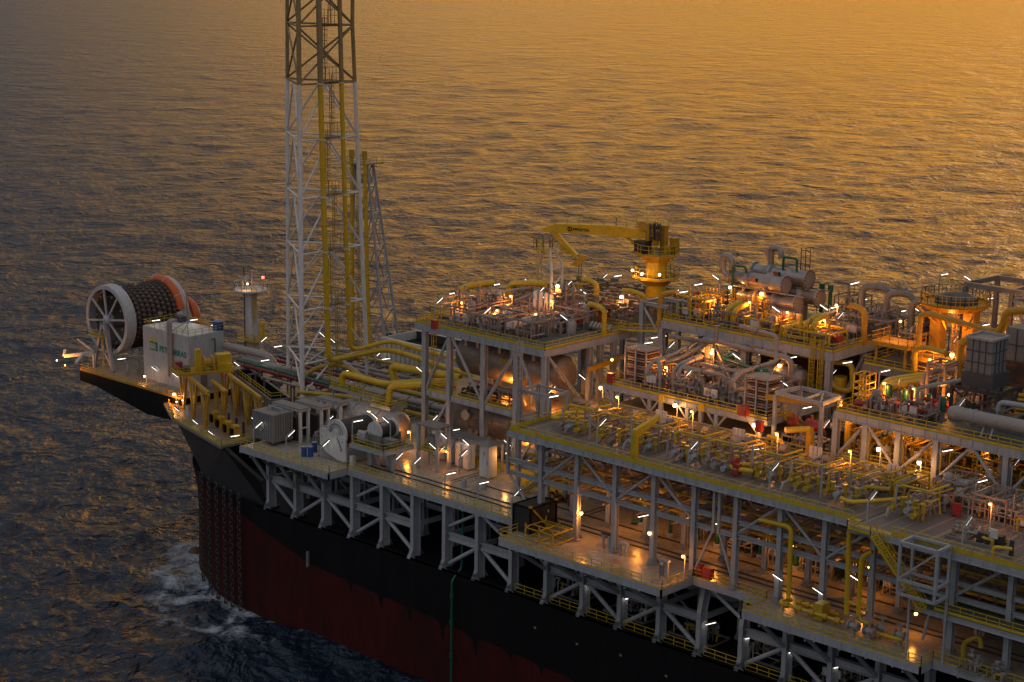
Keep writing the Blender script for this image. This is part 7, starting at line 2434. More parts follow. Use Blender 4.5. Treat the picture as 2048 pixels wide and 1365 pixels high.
# ------------------------------------------------------------------ far right module
rtw = thing('ring_tower', 'orange lit round railed platform on two fat legs at the far right', 'tower', (88.4, 49, 30.6))
for x in (86.0, 91.0):
    MB().box(x - .8, x + .8, 48.2, 50, 30.61, 38.2).build('leg', 'ochre', rtw)
m = MB().cyl((88.4, 49, 38.2), (88.4, 49, 38.9), 4.0, 4.9, 20)
m.build('ring_platform', 'ochre', rtw)
MB().lathe((88.2, 49.6, 38.9), (0, 0, 1), [(0, 3.0), (.7, 2.9), (1.3, 1.6), (1.5, 0)], 20).build('dome', 'dark', rtw, smooth=True)
railing([(88.4 + 4.7 * math.cos(i * .3927), 49 + 4.7 * math.sin(i * .3927), 38.9) for i in range(17)], rtw, h=1.7, toe=.3, step=.7, mt='ochre')
ladder((89.4, 47.9), 30.7, 38.9, rtw, d=(1, 0), mt='ochre')
for x, y in ((84.2, 46.2), (92.8, 46.2), (88.4, 44.6)):
    MB().bar((x, y, 38.3), (x + (88.4 - x) * .5, y + 2.2, 35.5), .3).build('bracket', 'ochre', rtw)
rfb = thing('roof_truss', 'large brownish open roof frame on posts at the far right corner', 'frame', (93, 54, 30.6))
m = MB()
c4 = [(87.8, 52.6), (104, 52.0), (104, 60.5), (88.4, 60.6)]
for z in (41.0,):
    for a, b in zip(c4, c4[1:] + c4[:1]):
        m.bar((a[0], a[1], z), (b[0], b[1], z), .4, .7)
    m.bar((95, 52.4, z), (95, 60.6, z), .35, .6)
m.build('top_frame', 'oldclad', rfb)
for a in c4 + [(95, 52.4), (99, 52.2)]:
    MB().box(a[0] - .3, a[0] + .3, a[1] - .3, a[1] + .3, 30.62 if a[1] < 57 else L, 40.64).build('post', 'oldclad', rfb)
brace(rfb, (95.2, 52.4, 40), (98.8, 52.2, 34), .15, 'brace', 'oldclad')
MB().bar((90, 56, 40.4), (103, 57.5, 40.4), .8, .5).build('crane_beam', 'ochre', rfb)
pipe('gas_header', 'long yellow header pipe lying left of the panelled grey box', [(87.2, 42.0, 31.5), (87.2, 42, 38.0), (88.5, 42, 38.4), (97.6, 40.6, 37.9), (99.4, 40, 38.0)], .4, 'ochre', bend=1.0)
pipe('gas_header', 'fat yellow pipe stepping up behind the panelled grey box', [(94.6, 40, 31.0), (94.6, 40, 35.6), (95.6, 40, 36.2), (98.8, 40.2, 37.2), (100.6, 40, 38.6), (100.7, 40, 40.8), (103.2, 40, 41.4), (112, 40, 41.4)], .55, 'ochre', bend=1.2)
pipe('gas_header', 'low yellow pipe arching over in front of the far right deck', [(88.6, 39, 31), (88.6, 38.6, 34.0), (90.5, 38.4, 34.6), (93.5, 38.2, 34.4)], .42, 'gold', bend=.9)
for i, (x, y) in enumerate(((71.4, 52.5), (76.0, 51.8), (80.6, 51.0))):
    pipe('exhaust_bend', ['left of three grey goosenecks at the far right skyline', 'middle of three grey goosenecks at the far right skyline', 'right of three grey goosenecks at the far right skyline'][i],
         [(x, y, M2Z if x < 77 else 30.6), (x, y, 38.4 - i * .3), (x + 2.8, y + 1.0, 38.6 - i * .3), (x + 4.0, y + 1.2, 37.6 - i * .3)], .5, 'ash', 'grey goosenecks on the skyline', bend=1.2)
m = MB().lathe((81.4, 52.4, 36.8), (1, .3, 0), [(0, 0), (.3, .8), (.8, 1.05), (2.6, 1.05), (3.1, .8), (3.4, 0)], 18)
m.box(82, 82.4, 51.6, 53.6, 30.6, 36.2)
m.box(83.6, 84, 52, 54, 30.6, 36.2)
tag(m.build('air_receiver', 'oldclad', None, loc=(82, 52.5, 30.6), smooth=True), 'tan air receiver drum left of the round orange tower', 'tank')
for i, (x0, x1, y0, y1, z) in enumerate(((80.9, 86.6, 40.2, 45.0, 33.6), (87.4, 92.6, 39.8, 43.6, 32.6))):
    t = thing('railed_platform', ['left orange railed platform on the far right module', 'right orange railed platform below the round tower'][i], 'platform', (x0, y0, 30.6), 'orange railed platforms')
    MB().box(x0, x1, y0, y1, z - .4, z).build('floor', 'ochre', t)
    railing([(x0, y1, z), (x0, y0, z), (x1, y0, z), (x1, y1, z)], t, toe=.2, mt='ochre', h=1.4)
    for x in (x0 + .6, x1 - .6):
        MB().bar((x, y0 + .6, 30.61), (x, y0 + .6, z - .4), .3).build('leg', 'ochre', t)
for i, (nm, a, b, c, d, h_) in enumerate((('left', 81.4, 85.4, 46, 54, 6.0), ('middle', 92.8, 98, 43.5, 51, 5.4), ('right', 100, 110, 41.5, 50, 6.2), ('front left', 80.9, 86.4, 39.6, 40.1, 2), ('front right', 93.5, 101, 39.6, 43, 3.2), ('far', 98, 110, 51, 56.5, 6))):
    if i != 3:
        skid('generator_skid', 'brownish orange lit machinery, %s on the far right module' % nm, a, b, c, d, 30.6, h_, 760 + i, BRN, 22, 8, 2, group='machinery on the far right module', tall=.7)
for i, (nm, a, b, c, d) in enumerate((('left', 81.5, 90, 41, 48), ('right', 91, 104, 41, 48))):
    skid('generator_skid', 'dim machinery below the far right module, %s' % nm, a, b, c, d, 23.0, 5.2, 780 + i, DRK, 14, 4, 2, group='machinery below the far right module')
for i, (nm, a, b, c, d) in enumerate((('left', 66.8, 71, 52, 56.4), ('right', 71.6, 79.8, 46.5, 56.5))):
    skid('exhaust_skid', 'tall pipes and ducts at the skyline right of the coolers, %s' % nm, a, b, c, d, M2Z if i == 0 else 30.6, 6.0, 790 + i, BRN, 22, 4, 1, group='skyline ducts', tall=.9)

# ------------------------------------------------------------------ between lower and long deck: pipes, pumps and racks
LOW = [('yellow', .22, 15.9, 5.0), ('pipe', .3, 16.4, 9.4), ('gold', .26, 15.6, 11.0), ('ash', .42, 20.8, 9.2), ('pipe', .3, 20.4, 11.6), ('ash', .5, 21.2, 4.2), ('crimson', .16, 18.3, 8.6), ('green', .2, 16.9, 12.2), ('gold', .2, 18.9, 3.4), ('pipe', .36, 13.4, 13.6), ('oldclad', .3, 19.6, 13.2)]
for i, (mt, r_, z, y) in enumerate(LOW):
    pipe('rack_pipe', ['yellow pipe nearest the front in the rack under the long deck', 'pale pipe in the lower tier of the rack under the long deck', 'dull yellow pipe in the lower tier under the long deck', 'thick dull pipe in the upper tier under the long deck', 'pale pipe in the upper tier under the long deck',
                       'thickest dark pipe hugging the front of the rack under the long deck', 'thin crimson line through the rack under the long deck', 'green pipe through the rack under the long deck', 'thin dull yellow pipe at the front of the rack under the long deck', 'grey pipe low behind the inner legs', 'brown pipe at the back of the rack under the long deck'][i],
         [(51, y, z), (134, y, z)], r_, mt, 'pipes under the long deck', n=8)
for i in range(11):
    x = 54 + i * 5.6
    m = MB()
    for z in (15.0, 17.9, 19.9):
        m.bar((x, 2.6, z), (x, 14.4, z), .26, .3)
    o = m.build('rack_beam', 'tan', rdk)
for i, (x, y, h_) in enumerate(((65.6, 10.2, 3.2), (71.0, 9.6, 4.6), (73.2, 11.4, 4.8), (78.0, 10.4, 5.2), (84.4, 11, 5), (90.2, 10.4, 5), (97.2, 11, 5.4))):
    t = thing('green_riser', 'green bent pipe on the lower deck, %s from the left among the inner legs' % ORD[i], 'pipe', (x, y, L), 'green pipes on the lower deck')
    MB().tube([(x, y, L + .5), (x, y, L + h_), (x + 1.6, y + .6, L + h_ + .4), (x + 3.0, y + 2, L + h_ + .4)] if i else [(x - 1.3, y - .4, L + .4), (x, y, L + .5), (x + .2, y + .2, L + h_)], .27, 10, bend=.8).build('run', 'green', t, smooth=True)
    MB().cyl((x, y, L + .004), (x, y, L + .5), .5, n=12).build('base_flange', 'steel', t, smooth=True)
for i in range(10):
    a = 72.5 + i * 6.0
    skid('deck_pumpset', 'pumps and valves in the orange gloom of the lower deck, %s bay from the left' % ORD[i], a, a + 5.0, 10.4, 16.0, L, 3.6, 800 + i, ('rust', 'pipe', 'green') if i % 2 else ('oldclad', 'pink', 'gold'), 14, 8, 1, group='machinery on the lower deck', frame=bool(i % 2))
for i in range(3):
    a = 52.5 + i * 6.5
    skid('cable_rack', 'low cable and pipe rack behind the legs, %s from the left' % ORD[i], a, a + 5.4, 14.6, 16.6, L, 3.6, 820 + i, DRK, 9, 2, 0, cat='rack', group='racks behind the legs')
# yellow valve train on the outer step of the lower deck
vt2 = thing('valve_train', 'yellow pipe train with thick flanges along the outer step of the lower deck', 'pipe train', (101, -3, L))
a0, b0 = Vector((96.86, -2.51, 11.3)), Vector((105.79, -2.57, 11.3))
off = Vector((.5, 1.7, 0))
for o_, e0, e1 in ((Vector((0, 0, 0)), 0, 1.0), (off, .05, .72)):
    p0, p1 = a0.lerp(b0, e0) + o_, a0.lerp(b0, e1) + o_
    MB().tube([p0, p1], .2, 10).build('run', 'yellow', vt2, smooth=True)
    for k in range(5):
        c = p0.lerp(p1, (k + .5) / 5)
        d = (p1 - p0).normalized()
        MB().cyl(c - d * .3, c + d * .3, .38, n=12).build('flange_pair', 'ochre', vt2, smooth=True)
MB().tube([a0, a0 + off * .5 + Vector((-.6, 0, 0)), a0 + off], .22, 10, bend=.4).build('end_bend', 'yellow', vt2, smooth=True)
c = a0.lerp(b0, .55) + off * .5
MB().cbox((c.x, c.y, L + .1), 1.2, 1.6, 2.0).build('valve_block', 'gold', vt2)
for k in range(6):
    c = a0.lerp(b0, k / 5)
    MB().bar((c.x, c.y + .6, L), (c.x, c.y + .6, 11.3), .2).build('support', 'gold', vt2)
for i, p in enumerate([(107.4, -3.35, 11.6), (109.48, -3.41, 11.6), (110.02, -1.57, 11.6), (112.6, -1.97, 11.6), (107.39, -0.73, 11.6)]):
    m = MB()
    valve(m, p, .55, 'x')
    m.box(p[0] - .2, p[0] + .2, p[1] - .2, p[1] + .2, L + .004, p[2] - .3)
    tag(m.build('grey_valve', 'pipe', None, loc=(p[0], p[1], L), smooth=True), ['grey valve at the right end of the yellow flanged train', 'grey valve in front, second from the yellow train', 'reddish lit grey valve, third from the yellow train', 'grey valve farthest right beside the yellow hook pipe', 'raised grey valve behind the row by the tall yellow pipes'][i], 'valve', 'grey valves on the outer step')
pipe('hook_pipe', 'yellow pipe hooking round at the right end of the grey valves', [(109.39, -2.5, 11.2), (112.88, -2.38, 11.2), (113.28, -1.35, 11.2), (112.16, -0.56, 11.2)], .24, 'yellow', bend=.7)
pipe('drop_pipe', 'yellow pipe dropping from the rack to the left end of the flanged train', [(92.51, -1.2, 20.19), (96.98, -1.2, 20.32), (97.06, -1.2, 11.75), (a0.x + .4, a0.y + 1, 11.5)], .3, 'yellow', bend=.8)
pipe('drop_pipe', 'tall yellow pipe rising straight to the underside of the long deck', [(106.49, -2.6, 23.2), (105.67, -2.6, 22.65), (105.93, -2.6, 12.44)], .3, 'yellow', bend=.7)
pipe('drop_pipe', 'yellow pipe with a top bend, right of the tallest yellow pipe', [(108.94, -2.8, 20.66), (107.57, -2.8, 19.73), (107.6, -2.8, 12.23), (108.94, -2.4, 12.01)], .28, 'yellow', bend=.8)
pipe('link_pipe', 'thin yellow cross link between the two tall yellow pipes', [(106.03, -2.7, 13.94), (107.69, -2.7, 13.9), (108.44, -2.7, 14.47), (108.7, -2.7, 13.58)], .12, 'yellow', bend=.3)
pipe('arch_pipe', 'yellow arch pipe at the bottom right on the outer deck', [(119.84, -0.6, 9.75), (119.71, -0.6, 12.29), (121.61, -0.6, 13.64), (121.84, -0.6, 12.32)], .28, 'gold', bend=.7)
for i, p in enumerate([(121.8, -2.77, 11.2), (125.22, -3.03, 11.2)]):
    skid('valve_cluster', ['pale valve cluster beside the yellow arch pipe', 'pale valve cluster nearest the bottom right corner'][i], p[0] - 1, p[0] + 1.6, p[1] - 1, p[1] + 1.2, L, 1.6, 850 + i, ('pipe', 'ash', 'gold'), 6, 5, 0, frame=False)
vessel('dark_drum', 'long dark drum low behind the bottom right columns', (112.5, 6.5, 12.6), (134, 6.5, 12.6), 1.3, 'dark', floor=L, rings=4)
for k in range(9):
    x = 107.6 + k * 1.9
    m = MB().tube([(x, 3.6, 16.2), (x, 3.6, 19.5), (x + .5, 4.4, 20.0), (x + .9, 4.4, 18.2)], .16, 7)
    m.cyl((x, 3.6, 17.0), (x, 3.6, 18.0), .34, n=8)
    tag(m.build('mezzanine_pump', 'ash', None, loc=(x, 3.6, 16.2)), 'dim grey pump head in the row on the mezzanine behind the lattice hoist', 'pump', 'pump heads on the mezzanine')
# gear on the main deck seen between the lowest columns
for i in range(6):
    a = 54 + i * 11
    skid('deck_gear', 'dim pipes and winch gear on the main deck behind the lowest columns, %s bay' % ORD[i], a, a + 7, 3.4, 7.2, .02, 3.0, 870 + i, ('ash', 'pipe', 'gold'), 8, 4, 0, group='gear on the main deck', frame=False)
# extra machinery on the middle level of the tank module and around it
skid('pump_skid', 'dark pumps under the big silver tank of the left module', 23, 33, 18.4, 21.0, M1M, 2.2, 890, ('charcoal', 'oldclad', 'red'), 14, 6, 0, frame=False)
skid('valve_skid', 'orange lit valves in front of the lower silver tank', 27, 37, 19.0, 21.2, L, 2.6, 891, ('pipe', 'rust', 'red'), 14, 8, 1, frame=False)
skid('pipe_skid', 'yellow and grey pipes between left module and exchanger deck', 43.5, 51, 24, 33, L, 9.0, 892, ('ash', 'oldclad', 'gold'), 20, 5, 2)
skid('pipe_skid', 'dark tangle of pipes behind the portal frame', 44.5, 51, 30, 36, 22.5, 6, 893, ('dark', 'ash', 'gold'), 18, 3, 1)
m = MB().cyl((43.6, 21.5, 21.6), (46.5, 21.5, 21.6), .5, n=12)
m.tube([(46.5, 21.5, 21.6), (47.5, 21.5, 21.6), (47.5, 21.5, L)], .5, 12, bend=.8)
tag(m.build('drain_bend', 'pink', None, loc=(44, 21.5, L), smooth=True), 'orange lit pipe bend right of the upper silver tank', 'pipe')
m = MB().bar((42.2, 26, 25.2), (42.2, 36, 26.0), .4, .7)
tag(m.build('hoist_rail', 'ochre', None, loc=(42, 30, 25)), 'dull yellow hoist rail across the right face of the tank module', 'rail')
for i in range(3):
    skid('pump_set', 'pale pumps under the middle canopy tables, %s' % ('left', 'middle', 'right')[i], 3.8 + i * 2.4, 5.8 + i * 2.4, 5.4, 8.6, L, 2.6, 900 + i, ('clad', 'pipe', 'ash'), 6, 5, 1, frame=False, group='pumps under the canopies')

# ------------------------------------------------------------------ lamps
TUBE = {}


def tube_proto(kind):
    """tube lamp: bent post, housing, glowing tube; origin at the foot of the post, tube centre 3.1 m up"""
    d, reach = {'u': (Vector((0, .88, .47)), .95), 'd': (Vector((-.90, 0, .40)), .95), 'h': (Vector((.30, .95, .06)), .9), 'e': (Vector((.93, 0, .34)), .95),
                'w': (Vector((.35, .93, .05)), 0), 'x': (Vector((-.93, 0, .30)), 0)}[kind]
    t = thing('tube_lamp', None, None, (0, 0, 0))
    c = Vector((d.x, d.y, 0)).normalized() * reach + Vector((0, 0, 3.1))
    a, b = c - d * .72, c + d * .72
    if reach:
        m = MB().tube([(0, 0, 0), (0, 0, a.z - .25), tuple(a), tuple(a + d * .3)], .1, 6, bend=.3)
        m.build('post', 'steel', t, smooth=True)
    sd = d.cross(Vector((0, 0, 1))).normalized()
    upn = sd.cross(d).normalized()
    o_ = upn * .09
    hs = MB().bar(a - d * .1 + o_, b + d * .1 + o_, .34, .1).build('housing', 'ash', t)
    MB().bar(a, b, .24, .1).build('tube', 'tube', hs)
    return t


def tubes(kind, pts, group, phrase, used={}):
    for p in pts:
        d = {'u': (0, .95), 'd': (-.95, 0), 'h': (.27, .86), 'e': (.95, 0), 'w': (0, 0), 'x': (0, 0)}[kind]
        base = (p[0] - d[0], p[1] - d[1], p[2] - 3.1)
        if kind not in TUBE:
            TUBE[kind] = tube_proto(kind)
            o = TUBE[kind]
            o.location = base
        else:
            o = dup(TUBE[kind], base)
        LAMPS.append((o, p, group, phrase))


LAMPS = []
# forecastle and bow
tubes('w', [(-60.5, 23.83, 17), (-56.2, 29.11, 17)] + [(-59.73, 36.66, 14.4)], 'bow', 'above the roof of the white deckhouse')
tubes('x', [(-58.29, 21.6, 8.67), (-51.97, 21.6, 8.55)], 'bow', 'on the wall of the white deckhouse')
tubes('w', [(-65.53, 19.5, 9.56)], 'bow', 'behind the foot of the hose reel')
tubes('x', [(-40.46, 13.21, 5.9), (-31.33, 10.22, 5.9), (-23.93, 7.84, 5.9)], 'bow', 'on the rail of the brown bow deck')
tubes('w', [(-18.94, 8.8, 6.2)], 'bow', 'on the rail at the corner of the bow deck')
tubes('u', [(-46.81, 37.91, 13.5)], 'bow', 'beside the foremast')
tubes('w', [(-40.14, 35.8, 13.6)], 'bow', 'by the black fairlead')
tubes('x', [(-34.73, 22.02, 13.5)], 'bow', 'behind the ochre trolley')
tubes('w', [(-33.47, 27.26, 13.5)], 'bow', 'over the grey S bend pipe')
# left part of the lower deck
tubes('x', [(-6.28, 2.8, 12.5)], 'left', 'on the side of the boxy tank')
tubes('u', [(-0.75, -1.05, 13.5), (6.42, -0.61, 13.5), (14.12, -0.44, 13.5), (4.11, 9.14, 13.5)], 'left', 'between boxy tank and white reel')
tubes('d', [(-0.24, 16.16, 13.5), (1.37, 15.56, 13.5)], 'left', 'behind the white reel')
tubes('h', [(21.49, -0.71, 18.4)], 'left', 'over the drum of the white reel')
tubes('d', [(18.38, 5.52, 17.4), (21.17, 5.13, 17.4)], 'left', 'over the pale domed vessel')
tubes('d', [(-20.64, 31.84, 18.5), (-25.5, 33.71, 18.5)], 'left', 'by the foot of the flare tower')
tubes('w', [(-17.44, 32.64, 13.6), (-19.43, 43.23, 13.6), (-25.67, 54.88, 13.6)], 'left', 'among the yellow flare pipes')
tubes('u', [(-23.45, 45.29, 13.6), (-12.74, 48.07, 13.6)], 'left', 'among the yellow flare pipes')
tubes('d', [(15.5, 17.59, 22)], 'left', 'at the left legs of the tank module')
tubes('u', [(26.62, 2.59, 13.5), (29.97, 2.96, 13.5), (15.12, 21.06, 13.5)], 'front', 'at the front of the cream deck')
tubes('d', [(28.66, 7.48, 14.5), (30.73, 12.33, 14.5), (25.98, 12.51, 14.5), (35.13, 16.51, 14.5)], 'front', 'near the white cabinets')
tubes('h', [(22.14, 18.62, 13.5)], 'front', 'in front of the lower silver tank')
tubes('u', [(28.38, 9.36, 13.5), (31.93, 10.57, 13.5)], 'front', 'near the white cabinets')
tubes('h', [(37.44, 2.33, 13.3), (43.74, 2.46, 13.3)], 'front', 'along the front rail of the cream deck')
tubes('x', [(35.17, 13.43, 13.6)], 'front', 'behind the capped kiosk')
tubes('u', [(50.23, 2.19, 13.4)], 'front', 'left of the black container')
# long deck
tubes('u', [(65.63, 1.42, 26.4), (80.43, 1.28, 26.4), (92.86, 0.83, 26.4)], 'long', 'along the front rail of the long deck')
tubes('u', [(107.29, -0.72, 26.4), (119.49, -1.17, 26.4)], 'long', 'along the front rail of the long deck')
tubes('h', [(52.29, 6.98, 26.4)], 'long', 'at the left end of the long deck')
tubes('w', [(83.18, 11.44, 24.5)], 'long', 'at the back of the long deck')
tubes('w', [(62.56, 4.65, 15), (71.85, 2.61, 15)], 'under', 'under the long deck by the inner legs')
tubes('x', [(105.52, -0.9, 16.35), (100.88, -0.9, 13.43), (95.25, -0.9, 13.63)], 'under', 'on the outer legs of the long deck')
tubes('w', [(64.63, 1.6, 3.97), (70.94, 1.6, 3.94), (83.89, 1.6, 4.01), (89.99, 1.6, 3.89), (96.31, 1.6, 3.89), (102.74, 1.6, 3.87)], 'hull', 'on the main deck between the lowest columns')
# tank module
tubes('u', [(16.4, 20.78, 32.5), (26.63, 20.66, 32.5), (21.31, 38.59, 32.5), (20.79, 45.78, 32.5), (20.71, 54.75, 32.5)], 'top', 'on top of the tank module and valve deck')
tubes('h', [(13.82, 26.43, 32.5), (13.38, 36.47, 32.5), (21.73, 57, 32.5)], 'top', 'on top of the tank module and valve deck')
tubes('d', [(15.06, 42.46, 32.5), (26.1, 34.21, 32.5), (37.91, 25.34, 32.5), (27.03, 42.38, 32.5)], 'top', 'on top of the tank module and valve deck')
tubes('w', [(31.01, 37.07, 32), (31.61, 47.5, 32)], 'top', 'on top of the tank module and valve deck')
tubes('u', [(45.9, 13.77, 25)], 'top', 'at the right face of the tank module')
tubes('d', [(37.29, 30.56, 22.5)], 'top', 'right of the tank module')
# exchanger deck
tubes('h', [(51.63, 25.07, 29.7)], 'mid', 'over the left plate exchanger')
tubes('u', [(64.81, 20.47, 29.7)], 'mid', 'at the front rail of the exchanger deck')
tubes('d', [(65.62, 30.33, 30.5)], 'mid', 'among the loops of the exchanger deck')
tubes('d', [(78.88, 22.58, 30.4)], 'mid', 'above the pale roof frame')
tubes('h', [(81.8, 23.82, 27.4)], 'mid', 'under the pale roof frame')
tubes('u', [(86.6, 21.15, 26.6)], 'mid', 'at the right leg of the pale roof frame')
# compression deck
tubes('h', [(45.95, 43.33, 35.1), (43.74, 49.84, 35.1), (68.28, 50.27, 35.1), (68.05, 58.23, 35.1)], 'rear', 'on the compression deck')
tubes('u', [(45.36, 42.11, 35.1), (57.89, 40.1, 35.1), (71.54, 40.36, 35.1), (72.04, 45.95, 35.1)], 'rear', 'on the compression deck')
tubes('d', [(63.25, 42.86, 35.1), (62.84, 52.58, 35.1), (67.22, 49.23, 35.1), (42.09, 56.74, 35.1)], 'rear', 'on the compression deck')
tubes('e', [(59.93, 68.76, 35.1)], 'rear', 'on the compression deck')
tubes('u', [(64.95, 37, 29.98), (48.82, 37, 28.35)], 'rear', 'under the compression deck')
tubes('x', [(46.47, 38, 29.49)], 'rear', 'under the compression deck')
tubes('w', [(44.08, 37.5, 27.8), (41.92, 37.5, 26.12), (45.47, 37.5, 28.87), (69.93, 37.5, 29.94), (68.92, 37.5, 29.77), (79.02, 37.5, 30.78)], 'rear', 'under the compression deck')
tubes('u', [(76.45, 38, 28.76)], 'rear', 'under the compression deck')
# right module and far right
tubes('d', [(73.88, 55.51, 33.8), (73.51, 64.2, 33.8), (78.35, 60.84, 33.8), (66.47, 92.45, 33.8)], 'right', 'at the far right module')
tubes('h', [(73.21, 60.89, 33.8), (61.9, 92.72, 33.8), (86.73, 61.15, 33.8)], 'right', 'at the far right module')
tubes('w', [(82.94, 69.42, 36)], 'right', 'at the far right module')
tubes('u', [(88.64, 49.19, 33.8)], 'right', 'at the far right module')
tubes('h', [(90.25, 28.69, 33)], 'right', 'on the right module')
tubes('d', [(77.36, 51.87, 27.8)], 'right', 'on the right module')
tubes('u', [(105.15, 21.88, 32.8)], 'right', 'on the right module')
tubes('h', [(114.07, 11.6, 27)], 'right', 'in front of the right module')
tubes('w', [(105.89, 18, 27.67)], 'right', 'under the right module')
tubes('u', [(114.67, 18.5, 28.05)], 'right', 'under the right module')
byp = {}
for o, p, g, ph in LAMPS:
    byp.setdefault(ph, []).append((o, p, g))
for ph, lst in byp.items():
    lst.sort(key=lambda q: (Vector(q[1]) - CAM).dot(rt) / (Vector(q[1]) - CAM).dot(fw))
    for i, (o, p, g) in enumerate(lst):
        where = '' if len(lst) == 1 else (', %s from the left' % ORD[i] if i < len(lst) - 1 else ', rightmost')
        tag(o, 'white tube lamp %s%s' % (ph, where), 'lamp', 'white tube lamps')

# sodium floodlights: warm bulbs on posts, each with its own light
FL = []


def floods(pts, post, power, phrase, bulb='sodium', r=.2, dirv=(0, -.5, -.5)):
    for p in pts:
        FL.append((Vector(p), post, power, phrase, bulb, r, Vector(dirv)))


floods([(-45.56, 16.42, 7)], 2.0, 260, 'at the corner of the brown bow deck', r=.3)
floods([(-58.74, 19.66, 7.4)], 1.3, 60, 'at the foot of the white deckhouse', 'bulb')
floods([(-42.55, 14.7, 6.5), (-42.68, 16.09, 6.5)], 1.4, 20, 'on the brown bow deck', 'bulb', .14)
floods([(-77.6, 15.2, 6.9), (-79.4, 14.6, 7.6)], 0, 420, 'below the boom at the tip of the bow', dirv=(.1, .1, 1.0), r=.13)
floods([(-52.08, 38.6, 23.12)], 0, 50, 'under the lamp platform of the foremast', 'bulb')
floods([(11.01, 11, 15.52)], 2.6, 120, 'on the pale domed vessel', 'bulb', .26)
floods([(17.9, 12.9, 13.4)], 1.6, 200, 'at the domed end of the pale vessel')
floods([(29.8, 21.0, 20.6), (38.3, 21.0, 20.2)], 0, 520, 'under the big silver tank', dirv=(.3, .8, .6), r=.18)
floods([(34.2, 20.6, 11.8)], 1.4, 420, 'low before the lower silver tank', dirv=(-.2, .8, .7), r=.18)
floods([(37.72, 13.69, 14)], 3.4, 120, 'behind the kiosk on the cream deck', 'bulb', .26)
floods([(29.5, 9.4, 13.4)], 0, 110, 'under the raised winch booth', dirv=(.4, -.3, -.8), r=.14)
floods([(64.41, -0.9, 14.4), (75.75, -0.9, 14.41)], 0, 330, 'on an outer leg of the long deck', 'sodium', .26, (0, 1.0, -.4))
floods([(66.5, 8.6, 14.6), (79, 8.8, 14.2), (90.5, 9, 14), (101.5, 9, 14)], 0, 220, 'among the inner legs under the long deck', r=.14)
floods([(83.0, -3.4, 13.8)], 3, 160, 'at the step of the outer deck')
floods([(112.18, 2, 12.9)], 0, 120, 'low behind the lattice hoist', r=.22)
floods([(60.5, 10.5, 27.2), (72.6, 11, 27.4), (86.2, 10.6, 27.2), (97.0, 10.4, 27.2)], 3.8, 340, 'over the manifolds of the long deck', r=.16)
floods([(118.2, 6.0, 26.4)], 3.6, 200, 'over the meter skids of the long deck', r=.16)
floods([(49.76, 19.88, 24.9)], 1.6, 200, 'on a post between tank module and exchanger deck', 'bulb', .28, (.3, -.5, -.4))
floods([(52.25, 19.24, 29.5)], 0, 130, 'behind the left end of the exchanger deck')
floods([(65.93, 16.2, 26.05), (78.95, 16.2, 25.9)], 3.0, 200, 'in front of the V braced truss', 'bulb', .3)
floods([(59.0, 22.8, 29.0), (70.4, 22.6, 28.8), (64.2, 26.4, 31.8), (76.5, 24, 30.4)], 2.4, 300, 'between the grey loops of the exchanger deck', r=.18)
floods([(57.41, 35.6, 28.79), (69.19, 35.6, 28.9)], 0, 320, 'under the front edge of the compression deck', 'sodium', .3)
floods([(20.4, 21.6, 32.6), (27.4, 22.0, 32.4), (33.8, 23.6, 32.6), (24.0, 28.6, 33.2), (31.5, 29.6, 33.4)], 3.2, 240, 'between the pink pipes on top of the tank module', r=.16)
floods([(23.54, 39.99, 33.2), (35.93, 40.86, 33.2)], 3.6, 170, 'on a tall post of the valve deck', 'bulb', .3)
floods([(32.98, 47, 36.18)] + [(35.87, 45.8, 36.17), (39.32, 45.8, 36.49)], 0, 130, 'under the crane platforms', 'bulb', .24, (0, -.5, -.7))
floods([(58.24, 46.13, 36.2)], 4.2, 240, 'on a tall post at the front of the compression deck', 'sodium', .3)
floods([(53.31, 45, 36.62)], 0, 220, 'at the left end of the coolers', 'bulb', .24)
floods([(53.5, 40.8, 35.6), (59.6, 41.2, 35.8), (66.0, 41.6, 35.2), (72.6, 41, 35.2), (70, 48, 36)], 3.4, 260, 'between the machines of the compression deck', r=.16)
floods([(83.5, 43.2, 36.4), (89.6, 46.4, 36.8), (96.5, 45.0, 35.8), (104.6, 43, 36), (91, 38.6, 33.0)], 0, 300, 'below the far right platforms', r=.18, dirv=(0, -.4, -.6))
floods([(78.91, 56.06, 34.2)], 3.4, 140, 'on the skyline left of the round tower', 'bulb', .26)
floods([(92.42, 41.88, 33.4)], 3.4, 300, 'left of the panelled grey box', 'sodium', .32)
floods([(88.4, 21.4, 28.6)], 0, 520, 'beside the fat yellow riser', r=.2, dirv=(.6, .2, .2))
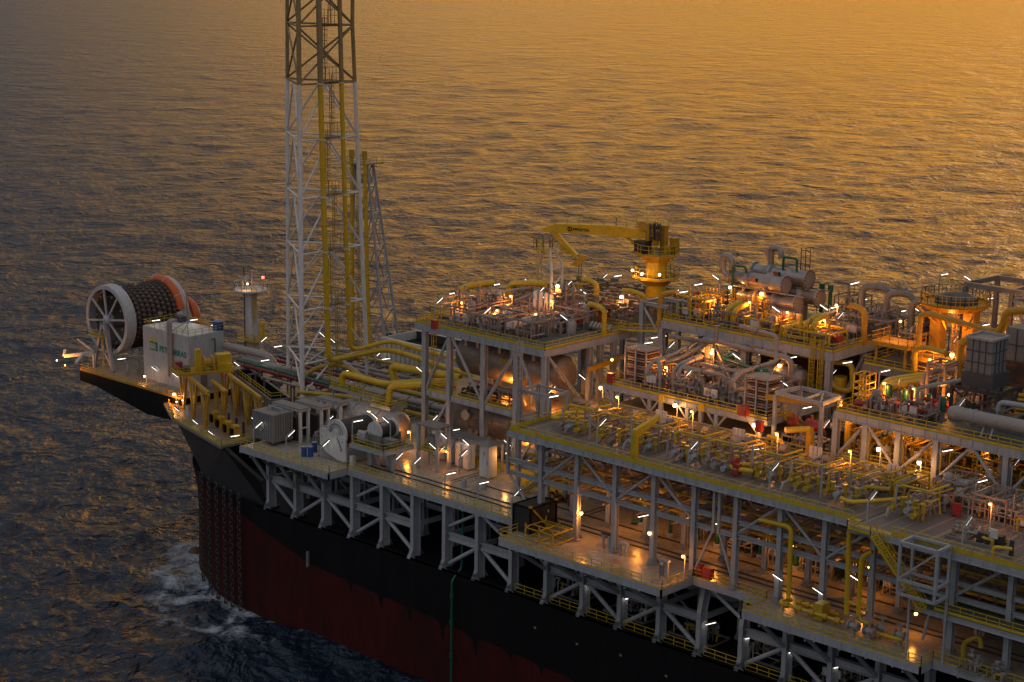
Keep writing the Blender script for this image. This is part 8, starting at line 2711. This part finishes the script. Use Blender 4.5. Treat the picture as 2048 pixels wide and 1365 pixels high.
floods([(93.4, 23.4, 32.8), (97.6, 23.4, 32.8), (101.8, 24.8, 32.6)], 2.8, 260, 'between the pumps of the right module', r=.16)
floods([(103.42, 15.8, 26.04), (97.74, 15.8, 26.56)], 3.2, 180, 'on a post before the right module', 'bulb', .28)
floods([(97.6, 22.5, 28.0), (101.8, 22.5, 28.0), (109, 22.5, 28)], 0, 260, 'in the shadow under the right module', r=.14)
floods([(47.5, 27.0, 23.5)], 0, 260, 'between tank module and exchanger deck', r=.16)
byp = {}
for q in FL:
    byp.setdefault(q[3], []).append(q)
li = 0
for ph, lst in byp.items():
    lst.sort(key=lambda q: (q[0] - CAM).dot(rt) / (q[0] - CAM).dot(fw))
    for i, (p, post, power, _, bulb, r_, dv_) in enumerate(lst):
        where = '' if len(lst) == 1 else (', %s from the left' % ORD[i] if i < len(lst) - 1 else ', rightmost')
        t = thing('flood_lamp', 'flood lamp %s%s' if len(ph.split()) > 8 else 'amber flood lamp %s%s' % (ph, where), 'lamp', (p.x, p.y, p.z - post), 'amber flood lamps')
        m = MB().cyl(p + Vector((0, 0, r_ * .9)), p + Vector((0, 0, r_ * 1.7)), r_ * .9, r_ * .4, 10)
        if post:
            m.bar(p + Vector((0, .25 + r_, r_)), (p.x, p.y + .25 + r_, p.z - post), .12)
            m.bar(p + Vector((0, .25 + r_, r_)), p + Vector((0, 0, r_ * 1.4)), .1)
        bk = m.build('bracket', 'steel', t)
        MB().lathe(p - Vector((0, 0, r_)), (0, 0, 1), [(0, 0), (r_ * .2, r_ * .65), (r_, r_), (r_ * 1.7, r_ * .75), (r_ * 2, 0)], 10).build('bulb', bulb, bk, smooth=True)
        ld = bpy.data.lights.new('flood_light', 'POINT')
        ld.energy = power * 1.6
        ld.color = (1.0, .33, .04) if bulb == 'sodium' else (1.0, .43, .10)
        ld.shadow_soft_size = .22
        lo_ = bpy.data.objects.new('flood_light', ld)
        sc.collection.objects.link(lo_)
        lo_.parent = t
        lo_.location = Vector((0, 0, post)) + dv_.normalized() * (r_ + .35)
